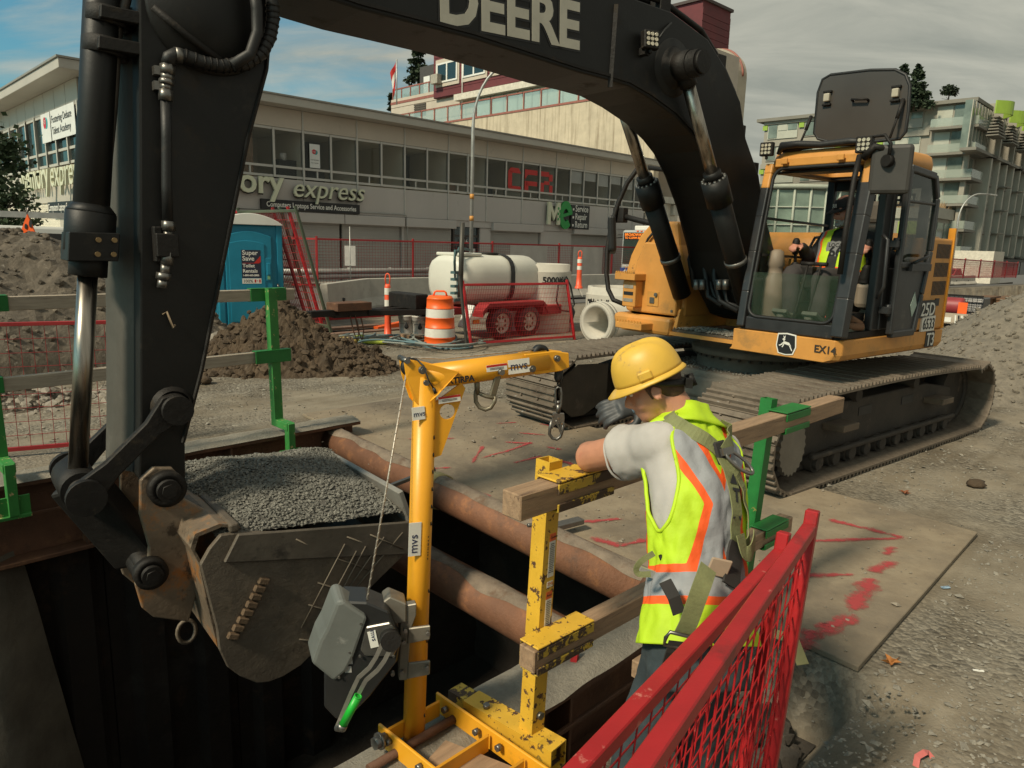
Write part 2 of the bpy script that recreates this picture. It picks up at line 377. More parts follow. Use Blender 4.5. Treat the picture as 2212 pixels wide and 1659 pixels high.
def build_ground():
 av=sorted(set([round(x*.3-12,3) for x in range(0,101)]+[18+i*1.0 for i in range(1,50)]+[-16,-22,-30,70,80,95,2.4,-9,1.32,1.39,-.31]))
 bv=sorted(set([round(x*.3-4.2,3) for x in range(0,56)]+[-5,-7,-10,-15,-25,12.35,12.6,12.9,-.06,-.9,-.75,13.5,15,18,22,26,30,40,TRB,0.0]))
 idx={};vs=[];fs=[]
 for i,a in enumerate(av):
  for j,b in enumerate(bv):
   p=T(a,b,zg(a,b));idx[i,j]=len(vs);vs.append(p)
 for i in range(len(av)-1):
  for j in range(len(bv)-1):
   ca=(av[i]+av[i+1])/2;cb=(bv[j]+bv[j+1])/2
   if-9<ca<2.4 and(0 if ca>-.3 else-.6)<cb<TRB:continue
   fs.append((idx[i,j],idx[i+1,j],idx[i+1,j+1],idx[i,j+1]))
 mb=MB();mb.add(vs,fs,0,True);struct('ground',mb,GRAV,'dusty grey gravel work yard around the trench')
 # outer sheet to the horizon, lower than the yard, with a hole where the yard lies
 mb=MB();R0=900
 def q(a0,a1,b0,b1):mb.add([T(a0,b0,-4.6),T(a1,b0,-4.6),T(a1,b1,-4.6),T(a0,b1,-4.6)],[(0,1,2,3)])
 q(-R0,-10,-R0,R0);q(94,R0,-R0,R0);q(-10,94,-R0,-1);q(-10,94,39,R0)
 struct('far_ground',mb,ASPH)
 # paved street beyond the barrier line
 mb=MB()
 seg=[-30,12,30,60,94]
 for a0,a1 in zip(seg,seg[1:]):
  mb.add([T(a0,13.7,street_z(a0)+.025),T(a1,13.7,street_z(a1)+.025),T(a1,23.4,street_z(a1)+.025),T(a0,23.4,street_z(a0)+.025)],[(0,1,2,3)])
 struct('road',mb,ASPH)
 mb=MB()
 for a0,a1 in zip(seg,seg[1:]):
  za,zb=street_z(a0),street_z(a1)
  mb.add([T(a0,23.4,za+.0),T(a1,23.4,zb),T(a1,23.4,zb+.15),T(a0,23.4,za+.15),T(a0,39,za+.15),T(a1,39,zb+.15)],[(0,1,2,3),(3,2,5,4)])
 struct('pavement',mb,CONC)
build_ground()
def build_trench():
 DZ=-3.4
 # near wall, far wall, end walls, floor: uneven soil faces behind steel sheets
 def rough_wall(p00,p10,p11,p01,nu,nv,amp,nrm):
  vs=[];fs=[]
  for j in range(nv+1):
   for i in range(nu+1):
    s,t=i/nu,j/nv
    p=p00*(1-s)*(1-t)+p10*s*(1-t)+p11*s*t+p01*(1-s)*t
    k=amp*(MN.noise(p*1.3)+.6*MN.noise(p*3.1));vs.append(p+nrm*k)
  for j in range(nv):
   for i in range(nu):o=j*(nu+1)+i;fs.append((o,o+1,o+nu+2,o+nu+1))
  return vs,fs
 mb=MB()
 a0,a1=-9,4.2;YN=-.02
 mb.add(*rough_wall(T(-.3,-.02,DZ),T(a1,-.02,DZ),T(a1,-.02,-.42),T(-.3,-.02,-.42),30,10,.0,W_),0,True)
 mb.add(*rough_wall(T(a0,-.62,DZ),T(-.3,-.62,DZ),T(-.3,-.62,-.005),T(a0,-.62,-.005),30,10,.0,W_),0,True)
 mb.add(*rough_wall(T(-.31,-.62,DZ),T(-.31,0,DZ),T(-.31,0,-.005),T(-.31,-.62,-.005),6,10,.0,U),0,True)
 mb.add(*rough_wall(T(a0,TRB+.12,DZ),T(a1,TRB+.12,DZ),T(a1,TRB+.05,-.02),T(a0,TRB+.05,-.02),46,14,.10,-W_),0,True)
 mb.add(*rough_wall(T(a1-.3,-.6,DZ),T(a1-.3,TRB+.7,DZ),T(a1-.3,TRB+.7,-.06),T(a1-.3,-.6,-.06),14,10,.15,-U),0,True)
 mb.add(*rough_wall(T(a0,0,DZ),T(a0,TRB,DZ),T(a0,TRB,-.02),T(a0,0,-.02),14,10,.1,U),0,True)
 mb.add(*rough_wall(T(a0,-.9,DZ+.15),T(a1,-.9,DZ+.15),T(a1,TRB+.6,DZ+.15),T(a0,TRB+.6,DZ+.15),46,16,.22,Z),0,True)
 # lid of soil under the plate
 mb.add([T(2.35,-.3,-.05),T(4.2,-.3,-.05),T(4.2,TRB+.5,-.05),T(2.35,TRB+.5,-.05)],[(0,1,2,3)])
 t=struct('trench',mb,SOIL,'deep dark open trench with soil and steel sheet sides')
 # interlocking ribbed steel sheets on the far side, each its own piece
 for k in range(10):
  x0=-8.4+k*1.02;mb=MB();pr=[]
  for q in range(2):o=x0+q*.51;pr+=[(o+.0,0),(o+.13,0),(o+.19,-.10),(o+.38,-.10),(o+.44,0)]
  pr.append((x0+1.01,0));y0=TRB-.02
  mb.prism([T(a_,y0+b_,DZ+.1) for a_,b_ in pr]+[T(a_,y0+b_+.014,DZ+.1) for a_,b_ in pr[::-1]],Z*(-.08-DZ-.03*(k%2)))
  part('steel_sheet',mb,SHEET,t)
  # slumped grey fill sticking to the far wall at the left
 mb=MB();vs=[];fs=[];nu,nv=22,26
 for j in range(nv+1):
  for i in range(nu+1):
   s,q=i/nu,j/nv
   z=-.35-q*2.9;aa=-1.75-.5*q+s*(.95+.9*q)
   edge=min(s,1-s)*4;edge=min(1,edge)
   pr=TRB-.15-edge*(.12+.25*q+.06*MN.noise(V((aa*2,z*2,3))))-.03*MN.noise(V((aa*9,z*3,1)))
   vs.append(T(aa,pr,z))
 for j in range(nv):
  for i in range(nu):o=j*(nu+1)+i;fs.append((o,o+1,o+nu+2,o+nu+1))
 mb.add(vs,fs,0,True)
 part('slumped_fill',mb,pm('grey_slurry',(.13,.115,.09),.95,0,.3,3,.5,18),t,kind='stuff')
build_trench()
# walers (rusty beams on both trench edges)
def hbeam(name,a0,a1,b,z0,z1,label,crust,w=.30):
 t=thing(name,label,'steel beam',T((a0+a1)/2,b,z0))
 mb=MB();f=.03
 p,q=T(a0,b,0),T(a1,b,0)
 for zz in(z0+f/2,z1-f/2):mb.obox(T((a0+a1)/2,b,zz),U*(a1-a0)/2,W_*w/2,Z*f/2)
 mb.obox(T((a0+a1)/2,b,(z0+z1)/2),U*(a1-a0)/2,W_*.012,Z*((z1-z0)/2-f))
 mb.obox(T((a0+a1)/2,b-w/2+.012,(z0+z1)/2+.06),U*(a1-a0)/2*.995,W_*.010,Z*.012)
 x=a0+.4
 while x<a1:mb.obox(T(x,b,(z0+z1)/2),U*.01,W_*w*.46,Z*((z1-z0)/2-f));x+=1.1
 part('beam_profile',mb,RUST,t,.004)
 mb=MB();n=int((a1-a0)/.07);vs=[];fs=[]
 for i in range(n+1):
  aa=a0+(a1-a0)*i/n
  for j in range(7):
   e=(j-3)/3;h=crust*(1-abs(e)**3)*(.65+.8*MN.noise(V((aa*4,j*.6,z1))))+.012*MN.noise(V((aa*23,j*2.1,0)))
   vs.append(T(aa,b+e*w*.52*(1+.08*MN.noise(V((aa*5,j,9)))),z1+max(.003,h)))
 for i in range(n):
  for j in range(6):o=i*7+j;fs.append((o,o+7,o+8,o+1))
 mb.add(vs,fs,0,True);part('dust_crust',mb,DUST,t,kind='stuff');return t
hbeam('waler_beam',-8.5,1.96,TRB-.16,-.42,.17,'rusty steel beam along the far edge of the trench, behind the digging bucket',.03,.30)
hbeam('waler_beam',-1.1,1.30,.12,-.50,-.03,'rusty beam crusted with pale concrete dust on the near trench edge below the leaning worker',.05,.30)
# the two cross struts
def strut(a_,a,za,zb,r,label,collar):
 t=thing('strut_pipe',label,'pipe',T(a,TRB/2,zb),0,'rusty pipe struts bracing the trench')
 p,q=T(a_,TRB-.16,za),T(a,.22,zb);mb=MB();mb.ring(p,q,r,r-.012,28);part('pipe',mb,PIPER,t)
 d=(q-p).normalized();side=d.cross(Z).normalized();up=side.cross(d)
 mb=MB();vs=[];fs=[];n=70
 for i in range(n+1):
  c=p+(q-p)*i/n
  for j in range(8):
   wv=.75+.5*MN.noise(V((i*.17,3*za,0)))
   an=(j-3.5)/3.5*.62*wv+.14;h=.010*(1-((j-3.5)/3.5)**2)*(1+MN.noise(V((i*.5,j*1.1,za))))+.002
   vs.append(c+(side*math.sin(an)+up*math.cos(an))*(r+h))
 for i in range(n):
  for j in range(7):o=i*8+j;fs.append((o,o+8,o+9,o+1))
 mb.add(vs,fs,0,True);part('dust_layer',mb,pm('pipe_dust',(.20,.155,.115),.95,0,.3,9,.6,60,((.13,.075,.045),4,.55,.12)),t,kind='stuff')
 for s in collar:
  mb=MB();c=p+(q-p)*s;mb.ring(c-d*.05,c+d*.05,r+.014,r,28);part('ratchet_strap',mb,pm('khaki_strap',(.33,.27,.12),.85,0,.15,20),t)
 for c,e in((p,d),(q,-d)):
  mb=MB();mb.cyl(c-e*.02,c+e*.02,r*1.25,20);part('end_plate',mb,RUST,t)
 return t
strut(1.74,1.40,.0,-.03,.125,'upper rusty steel pipe strut crossing the trench beside the road plate',(.455,))
strut(1.46,1.26,-.52,-.50,.145,'lower rusty steel pipe strut crossing the dark trench under the upper one',())
# strap buckle and ratchet on the upper strut, steel shackle
mb=MB();c=T(1.56,2.45,.10);mb.beam(c-U*.05-W_*.02,c-U*.34+W_*.02+Z*-.05,.03,.03);mb.beam(c,c+U*.06+W_*.1+Z*.04,.07,.04);mb.cyl(c+U*.02,c+U*.10,.035,12)
single('ratchet_buckle',mb,STEEL,'grey ratchet buckle of the khaki strap on the upper pipe strut','ratchet',bev=.004)
# road plates
def plate_material():
 m=bpy.data.materials.new('dusty_road_plate');m.use_nodes=True;nt=m.node_tree;L=nt.links.new;b=nt.nodes['Principled BSDF']
 def N(t):return nt.nodes.new(t)
 tc=N('ShaderNodeTexCoord');o=tc.outputs['Object']
 def noise(sc,det=7,ro=.65):
  n=N('ShaderNodeTexNoise');n.inputs['Scale'].default_value=sc;n.inputs['Detail'].default_value=det;n.inputs['Roughness'].default_value=ro;L(o,n.inputs['Vector']);return n.outputs[0]
 def ramp(src,*st):
  r=N('ShaderNodeValToRGB');L(src,r.inputs[0]);e=r.color_ramp.elements
  while len(e)<len(st):e.new(.5)
  for k,(p,c) in enumerate(st):e[k].position=p;e[k].color=c+(1,)
  return r.outputs[0]
 def mix(f,a,c):
  x=N('ShaderNodeMixRGB');L(f,x.inputs[0]);L(a,x.inputs[1]);L(c,x.inputs[2]);return x.outputs[0]
 steel=ramp(noise(1.1),(.32,(.075,.06,.046)),(.5,(.14,.115,.088)),(.7,(.19,.155,.115)))
 dust=ramp(noise(6),(.3,(.22,.172,.118)),(.7,(.29,.235,.165)))
 c=mix(ramp(noise(.65,9,.7),(.40,(.12,.12,.12)),(.56,(1,1,1))),steel,dust)
 sp=ramp(noise(26,4,.5),(.66,(0,0,0)),(.70,(.55,.55,.55)));dk=N('ShaderNodeRGB');dk.outputs[0].default_value=(.13,.11,.09,1)
 c=mix(sp,c,dk.outputs[0])
 L(c,b.inputs['Base Color']);b.inputs['Roughness'].default_value=.85;b.inputs['Specular IOR Level'].default_value=.3
 bp=N('ShaderNodeBump');bp.inputs['Strength'].default_value=.5;bp.inputs['Distance'].default_value=.012;L(noise(18,8,.7),bp.inputs['Height']);L(bp.outputs[0],b.inputs['Normal'])
 return m
PLATE=plate_material()
SPRAY=None
def spray_material():
 m=bpy.data.materials.new('red_spray_paint');m.use_nodes=True;nt=m.node_tree;L=nt.links.new;b=nt.nodes['Principled BSDF']
 tc=nt.nodes.new('ShaderNodeTexCoord');n=nt.nodes.new('ShaderNodeTexNoise');n.inputs['Scale'].default_value=11;n.inputs['Detail'].default_value=8;n.inputs['Roughness'].default_value=.75;L(tc.outputs['Object'],n.inputs['Vector'])
 uv=nt.nodes.new('ShaderNodeVertexColor');uv.layer_name='cover'
 md=nt.nodes.new('ShaderNodeMath');md.operation='ADD';L(n.outputs[0],md.inputs[0]);L(uv.outputs['Color'],md.inputs[1])
 r=nt.nodes.new('ShaderNodeValToRGB');L(md.outputs[0],r.inputs[0]);r.color_ramp.elements[0].position=.78;r.color_ramp.elements[1].position=1.08;r.color_ramp.elements[1].color=(.8,.8,.8,1)
 b.inputs['Base Color'].default_value=(.42,.05,.055,1);b.inputs['Roughness'].default_value=.8;L(r.outputs[0],b.inputs['Alpha']);return m
SPRAY=spray_material()
def build_plates():
 t=thing('road_plate','large dusty steel road plate with red spray marks over the trench end','road plate',T(2.6,2.2,.0))
 A=[T(1.40,-.86,.035),T(3.70,-.84,.035),T(4.1,5.0,.035),T(1.98,5.0,.035)]
 mb=MB();mb.prism([p-Z*.03 for p in A],Z*.03);part('plate',mb,PLATE,t,.004)
 mb=MB();c=T(1.66,-.62,.036);mb.cyl(c,c+Z*.002,.028,14);part('lifting_hole',mb,BPRINT,t)
 # sprayed survey marks: ribbons whose coverage fades at the rim
 strokes=[((1790,1122),(1955,1162),16),((1955,1162),(1700,1170),12),((1928,1180),(1915,1200),20),((1935,1212),(1880,1235),22),((1885,1248),(1842,1320),34),((1850,1325),(1760,1372),32),((1755,1360),(1722,1405),40),((1850,1240),(1700,1245),14),((1225,1130),(1345,1120),12),((1275,1160),(1340,1180),20),((1340,1180),(1395,1165),12),((1018,1062),(1060,1072),12),((930,1012),(975,1010),10),((880,948),(985,947),9),((1165,915),(1215,925),7),((1090,955),(1150,958),8),((1150,955),(1080,980),7),((1180,965),(1215,972),9),((1070,915),(1120,912),5),((1200,990),(1240,1005),10),((1110,1000),(1170,985),8),((1040,990),(1090,975),6),((1120,935),(1180,940),6),((1020,1000),(1045,960),7)]
 vs=[];fs=[];cov=[]
 for k,(p,q,w) in enumerate(strokes):
  P,Q=G(*p,z=.0395),G(*q,z=.0395);d=(Q-P).normalized();s=d.cross(Z);wm=w/1565*P.y*1.25;n=8;o=len(vs)
  for i in range(n+1):
   u=i/n
   for j in range(5):
    e=(j-2)/2;vs.append(P.lerp(Q,u*1.16-.08)+s*e*wm*(1+.25*math.sin(i*1.7+k))+Z*.0001*k);cov.append((1-abs(e)**1.5)*min(1,5*min(u,1-u)+.25)*.52)
  for i in range(n):
   for j in range(4):a=o+i*5+j;fs.append((a,a+1,a+6,a+5))
 mb=MB();mb.add(vs,fs);me=mb.mesh('spray_mark',ROOTM[t].inverted());ca=me.color_attributes.new('cover','FLOAT_COLOR','POINT')
 for i,c in enumerate(cov):ca.data[i].color=(c,c,c,1)
 part('spray_mark',me,SPRAY,t,kind='stuff')
 # crumbs of dirt lying on the plate
 vs=[];fs=[]
 for k in range(1500):
  a,b=rnd(1.45,3.75),rnd(-.8,4.9)
  if MN.noise(T(a,b)*.8)<rnd(-.5,.25):continue
  r=rnd(.003,.010)*(1+2*(random.random()**8));stone(vs,fs,T(a,b,.036+r*.4),r)
 mb=MB();mb.add(vs,fs);part('crumbs',mb,pm('dirt_crumbs',(.22,.19,.15),.95,0,.4,30),t,kind='stuff')
_p=(1+5**.5)/2;ICO=[tuple(q/1.902 for q in v) for v in((-1,_p,0),(1,_p,0),(-1,-_p,0),(1,-_p,0),(0,-1,_p),(0,1,_p),(0,-1,-_p),(0,1,-_p),(_p,0,-1),(_p,0,1),(-_p,0,-1),(-_p,0,1))]
ICF=[(0,11,5),(0,5,1),(0,1,7),(0,7,10),(0,10,11),(1,5,9),(5,11,4),(11,10,2),(10,7,6),(7,1,8),(3,9,4),(3,4,2),(3,2,6),(3,6,8),(3,8,9),(4,9,5),(2,4,11),(6,2,10),(8,6,7),(9,8,1)]
OCT=[(1,0,0),(-1,0,0),(0,1,0),(0,-1,0),(0,0,1),(0,0,-1)]
OCF=[(0,2,4),(2,1,4),(1,3,4),(3,0,4),(2,0,5),(1,2,5),(3,1,5),(0,3,5)]
def stone(vs,fs,c,r,sq=.7,rough=False):
 if rough:
  o=len(vs)
  for x,y,z in ICO:k=rnd(.72,1.25);vs.append((c[0]+x*r*k,c[1]+y*r*k*.85,c[2]+z*r*k*sq))
  for f in ICF:fs.append([i+o for i in f])
  return
 o=len(vs);th=rnd(0,6.28);ct,st=math.cos(th),math.sin(th)
 tl=rnd(-.6,.6);c2,s2=math.cos(tl),math.sin(tl)
 for x,y,z in OCT:
  x*=rnd(.7,1.4);y*=rnd(.6,1.1);z*=rnd(.6,1.1)*sq
  x+=rnd(-.3,.3);y+=rnd(-.3,.3)
  x,z=x*c2-z*s2,x*s2+z*c2
  vs.append((c[0]+(x*ct-y*st)*r,c[1]+(x*st+y*ct)*r,c[2]+z*r))
 for f in OCF:fs.append([i+o for i in f])
build_plates()
# loose gravel of the yard near the camera
def build_loose_gravel():
 vs=[];fs=[];n=0
 while n<17000:
  d=1.3+12*random.random()**1.7;x=rnd(-.9,.85)*d
  a,b=ab((x,d,0))
  if-9.2<a<2.5 and-.2<b<TRB+.1:continue
  if 1.35<a<3.98 and-.9<b<5.05:continue
  k=MN.noise(V((x*.9,d*.9,0)))
  if k<rnd(-.55,.2):continue
  r=rnd(.003,.0085)*(1+2.0*random.random()**7)*(1+d*.06)
  stone(vs,fs,(x,d,zg(a,b)+r*.25),r,.6);n+=1
 mb=MB();mb.add(vs,fs)
 o=single('loose_gravel',mb,pm('loose_gravel_stones',(.215,.195,.16),.92,0,.4,25),None,None,kind='stuff')
 o['label']='loose grey gravel strewn over the work yard'
build_loose_gravel()
# heaps: displaced mounds, one each
def heap(name,label,cat,c,rx,ry,h,m,rough,seed,rz=0,clods=0,clod_r=.05,n=64,pw=1.3,clodm=None,flat=.0):
 t=thing(name,label,cat,c)
 vs=[];fs=[];cr,sr=math.cos(rz),math.sin(rz)
 def hz(x,y):
  rr=math.sqrt(x*x+y*y)+.16*MN.noise(V((x*1.6+seed,y*1.6,0)))
  base=max(0,1-max(0,rr-flat)/(1-flat))**pw
  return h*base*(1+.3*MN.noise(V((x*2.1,y*2.1,seed))))+min(1,base*6)*rough*(MN.noise(V((x*7,y*7,seed)))+.7*MN.noise(V((x*15,y*15,seed)))+.5*MN.noise(V((x*34,y*34,seed))))
 def pos(x,y):return(c[0]+x*rx*cr-y*ry*sr,c[1]+x*rx*sr+y*ry*cr,c[2]-.03+hz(x,y))
 for j in range(n+1):
  for i in range(n+1):vs.append(pos(i/n*2.2-1.1,j/n*2.2-1.1))
 for j in range(n):
  for i in range(n):o=j*(n+1)+i;fs.append((o,o+1,o+n+2,o+n+1))
 mb=MB();mb.add(vs,fs,0,rough<.03);part('mound',mb,m,t,kind='stuff')
 if clods:
  vs=[];fs=[]
  for k in range(clods):
   an=rnd(0,6.28);rr=random.random()**.6*1.12;x,y=rr*math.cos(an),rr*math.sin(an);r=clod_r*(.25+random.random()**3*1.6);p=pos(x,y)
   stone(vs,fs,(p[0],p[1],p[2]+r*.3),r,.85,True)
  mb=MB();mb.add(vs,fs);part('clods',mb,clodm or m,t,kind='stuff')
 return t
BROWN=pm('damp_brown_earth',(.072,.048,.028),.95,0,.4,4,.8,22,((.13,.098,.066),5,.6,.1))
GREYG=pm('grey_gravel_heap',(.18,.155,.12),.95,0,.3,9,.8,40,((.13,.115,.095),14,.55,.1))
SPOIL=pm('stony_spoil',(.115,.095,.072),.95,0,.4,6,.9,22,((.27,.24,.20),14,.62,.06))
heap('earth_pile','pile of damp dark brown earth beside the blue toilet cabin','earth pile',G(600,792)-Z*.02,1.62,1.0,1.0,BROWN,.15,3,R_(4),1100,.042,140,1.05)
heap('earth_pile','low tail of brown earth and broken asphalt at the right foot of the dark pile','earth pile',G(752,800)-Z*.02,.75,.55,.42,BROWN,.06,9,R_(15),500,.042,90,.9,flat=.25)
heap('gravel_pile','big pile of grey gravel behind the excavator at the right','gravel pile',V((7.9,11.0,-.05)),3.1,2.4,1.5,GREYG,.022,21,R_(20),3200,.026,72,1.25)
heap('spoil_mound','tall mound of stony excavated spoil at the far left behind the timber rails','spoil mound',V((-8.2,11.6,-.02)),3.5,3.0,1.75,SPOIL,.07,31,R_(40),2600,.045,90,.62,flat=.3)
heap('rubble_heap','broken asphalt and stones lying behind the red fence panel at the left','rubble',T(-1.2,7.6,-.02),2.2,.7,.35,SPOIL,.07,44,R_(44),1500,.045,60,1.,clodm=pm('rubble_stone',(.25,.22,.18),.92,0,.3,8,.3,30))
heap('rubble_heap','dark broken rubble in the hole beside the lower corner of the road plate','rubble',T(1.06,-.45,-.36),.38,.26,.12,pm('dark_rubble',(.06,.05,.04),.95,0,.4,9,.6,20),.03,51,R_(44),90,.06,30,.7)
heap('rubble_heap','grey slabs of broken asphalt at the foot of the blue toilet cabin','rubble',T(2.2,9.9,-.02),1.5,.6,.38,SPOIL,.06,61,R_(30),160,.14,40,.9,clodm=MC['rubble_stone'])
# == BUILDINGS
def frame_at(P0,ang):
 x=V((math.sin(ang),math.cos(ang),0));y=V((-math.cos(ang),math.sin(ang),0))
 return Matrix.Translation(P0)@Matrix(((x.x,y.x,0,0),(x.y,y.y,0,0),(0,0,1,0),(0,0,0,1)))
PANEL=pm('grey_wall_panel',(.45,.415,.385),.6,0,.06,.7,.04,8,((.24,.22,.205),2.5,.64,.12),stretch=(1,1,.35))
PANELC=pm('cream_wall_panel',(.45,.415,.35),.6,0,.06,.7)
PANELU=pm('upper_wall_panel',(.50,.435,.36),.6,0,.08,.8,0,8,((.27,.235,.20),2,.62,.2))
TRIM=pm('grey_window_frame',(.47,.45,.41),.5,0,.08,3)
SHUT=pm('roller_shutter',(.37,.35,.32),.55,.1,.08,1.2)
ROOM=pm('office_wall',(.80,.74,.60),.8,0,.06,1)
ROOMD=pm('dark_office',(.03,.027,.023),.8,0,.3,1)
PANE=glass('window_glass',(.05,.06,.055),.20,.04)
PANEB=glass('blue_window_glass',(.02,.04,.045),.8,.03)
GREENL=pm('green_sign_letter',(.015,.27,.05),.5,0,.05,4)
REDL=pm('red_sign_letter',(.48,.02,.015),.5,0,.05,4)
BP0=D(900,400,34);BP0.z=0
BM=frame_at(BP0,R_(45.0));BI=BM.inverted()
BX=V((BM[0][0],BM[1][0],0));BY=V((BM[0][1],BM[1][1],0))
def bx(x,y,off=0.):
 p=BI@PL(x,y,BP0+BY*off,BY);return p.x,p.z
def build_memory():
 t=thing('shop_building','long two storey grey shop building with a band of office windows and roller shutters','building',BM@V((2,0,0)),0)
 x0=bx(182,300)[0];x1=bx(1396,450)[0];ZR,ZF,ZW,ZM,ZB,ZP=7.05,6.62,6.0,4.55,4.15,2.88
 def mbm():return MB(BM)
 posts=[bx(x,410)[0] for x in(594,657,716,772,824,874,922,968,1010,1051,1092,1128,1165,1200,1231,1260,1290,1317,1344,1370,1394)]
 step=posts[1]-posts[0]
 px=posts[0];left=[]
 while px-2.0>x0+.3:px-=1.95;left.append(px)
 posts=left[::-1]+posts;posts[0]=x0+.25
 # core body set back behind the windows, its floors and end walls
 mb=mbm();mb.box(x0+.05,x1-.05,4.0,26,0,ZR-.5);mb.box(x0+.3,x1-.05,.06,4.0,ZB-.18,ZB-.05);mb.box(x0+.3,x1-.05,.06,4.0,ZW+.02,ZW+.12)
 part('core_wall',mb,ROOM,t)
 mb=mbm();mb.box(x1-.05,x1+.22,.0,26,0,ZR-.46);part('end_wall',mb,PANELU,t)
 # roof slab with overhanging fascia
 mb=mbm();mb.box(x0-.75,x1+.3,-.75,26.5,ZR-.30,ZR);part('roof',mb,pm('roof_fascia',(.42,.39,.34),.6,0,.08,.8),t,.02)
 mb=mbm();mb.box(x0-.80,x1+.34,-.80,26.6,ZR+.001,ZR+.06);part('roof_edge',mb,pm('roof_edge_metal',(.27,.25,.215),.5,.2,.1,1),t)
 # upper panels between roof and windows, one per two bays
 for i in range(0,len(posts)-1,2):
  a,b=posts[i],posts[min(i+2,len(posts)-1)];mb=mbm();mb.box(a+.03,b-.03,0,.06,ZW+.02,ZR-.31);part('wall_panel',mb,PANELU,t,.008)
  mb=mbm();mb.box(a+.03,b-.03,0,.06,ZP,ZB-.06);part('wall_panel',mb,PANEL,t,.008)
  mb=mbm();mb.box(a-.03,a+.03,-.035,.05,ZP+.01,ZR-.31);part('wall_rib',mb,TRIM,t)
  # window bays
 for i in range(len(posts)-1):
  a,b=posts[i],posts[i+1];w=b-a;mb=mbm()
  for xx in(a,b):mb.box(xx-.045,xx+.045,-.03-.002*(i%2),.10,ZB,ZW)
  for zz in(ZB+.04,ZM,ZW-.04):mb.box(a+.046,b-.046,-.01,.08,zz-.045,zz+.045)
  if i%2==0:mb.box((a+b)/2-.03,(a+b)/2+.03,0,.07,ZB+.09,ZM-.05)
  f=part('window',mb,TRIM,t)
  mb=mbm();mb.box(a+.05,b-.05,.035,.045,ZM+.05,ZW-.09);part('pane',mb,PANE,f)
  mb=mbm();mb.box(a+.05,b-.05,.035,.045,ZB+.09,ZM-.05);part('pane',mb,PANE,f)
  # rooms: side walls, dark backs, desks, boxes and a door seen through the glass
 for i in range(0,len(posts)-1):
  if i%2==0:mb=mbm();mb.box(posts[i]+.02,posts[i]+.12,.12,4,ZB-.04,ZW+.01);part('partition',mb,ROOM,t)
  if i>len(left)+13:mb=mbm();mb.box(posts[i]+.08,posts[i+1]-.08,.09,.11,ZW-.55-.2*(i%2),ZW-.1);part('window_blind',mb,SIGNW,t)
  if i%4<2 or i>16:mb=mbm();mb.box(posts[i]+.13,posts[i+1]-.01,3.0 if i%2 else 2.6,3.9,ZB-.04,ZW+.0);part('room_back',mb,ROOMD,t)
 k=len(left)
 for dx,wv,hv,m in((k-1,.9,1.6,WOOD),(k,1.0,.75,ROOMD),(k+1,.8,.5,ROOMD),(k+7,.45,.4,WOOD),(k+9,.5,.55,BPRINT)):
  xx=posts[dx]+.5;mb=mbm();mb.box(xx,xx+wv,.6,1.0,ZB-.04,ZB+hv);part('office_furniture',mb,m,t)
 mb=mbm();xx=posts[k+0]+.75;mb.cyl((xx,.7,ZB+.72),(xx,.7,ZB+1.0),.13,10);part('plant_pot',mb,WHT,t)
 # ground floor: piers, lintel, shutters, door
 mb=mbm();mb.box(x0+.0,x1+.0,.05,.5,ZP-.30,ZP-.001);part('lintel',mb,PANEL,t)
 ops=[(bx(x0_,500)[0],bx(x1_,500)[0]) for x0_,x1_ in((512,641),(642,742),(743,872),(876,983))]+[(bx(1062,540)[0],bx(1170,540)[0]),(bx(1236,540)[0],bx(1330,540)[0])]
 ops=[(x0+1.0,x0+4.2),(x0+4.6,x0+7.0)]+ops
 for a,b in ops:
  mb=mbm();n=26
  for j in range(n):z=.05+(ZP-.45)*j/n;mb.box(a+.06,b-.06,.22+.015*(j%2),.30,z,z+(ZP-.45)/n-.008)
  mb.box(a+.05,b-.05,.31,.34,.02,ZP-.35);part('roller_shutter',mb,SHUT,t)
  mb=mbm();mb.box(a,b,-.12,.3,ZP-.42,ZP-.02);part('shutter_box',mb,PANEL,t,.03)
 edges=sorted([x0]+[v for o in ops for v in o]+[x1])
 dx0,dx1=bx(984,520)[0],bx(1040,520)[0]
 for a,b in zip(edges[::2],edges[1::2]):
  if b-a<.05:continue
  segs=[(a,b)] if not(a<dx0<b) else[(a,dx0),(dx1,b)]
  for p,q in segs:
   if q-p>.05:mb=mbm();mb.box(p,q,.1,.5,0,ZP-.31);part('pier',mb,PANEL,t,.01)
 mb=mbm();mb.box(dx0,dx0+.1,.2,.32,0,ZP-.31);mb.box(dx1-.1,dx1,.2,.32,0,ZP-.31);mb.box(dx0+.1,dx1-.1,.2,.32,2.1,2.2);mid=(dx0+dx1)/2;mb.box(mid-.06,mid+.06,.2,.32,0,2.1);mb.box(dx0+.1,dx1-.1,.2,.32,.0,.25)
 d=part('entrance_door',mb,pm('dark_door_frame',(.05,.04,.035),.5,0,.1,3),t)
 for a,b,z,zz in((dx0+.1,mid-.06,.25,2.1),(mid+.06,dx1-.1,.25,2.1),(dx0+.1,dx1-.1,2.2,ZP-.31)):mb=mbm();mb.box(a,b,.25,.26,z,zz);part('pane',mb,PANEB,d)
 mb=mbm();text_mb(mb,'1916',(dx0+.35,.195,1.78),(1,0,0),(0,0,1),.3,.004);part('door_number',mb,WPRINT,d)
 mb=mbm();mb.box(mid+.3,mid+.65,.235,.245,.95,1.55);text_mb(mb,'CFR',(mid+.34,.23,1.05),(1,0,0),(0,0,1),.13,.002,mi=1);part('door_notice',mb,[SIGNW,REDL],d)
 # conduits and small boxes
 mb=mbm();a=bx(1030,800)[0];xa,xb=bx(640,440)[0],bx(875,480)[0];mb.tube([(xa,-.05,ZP+.12),(xb,-.05,ZP+.12),(xb+.1,-.05,ZP-.1),(xb+.1,-.05,.6)],.025,6);part('conduit',mb,GALV,t)
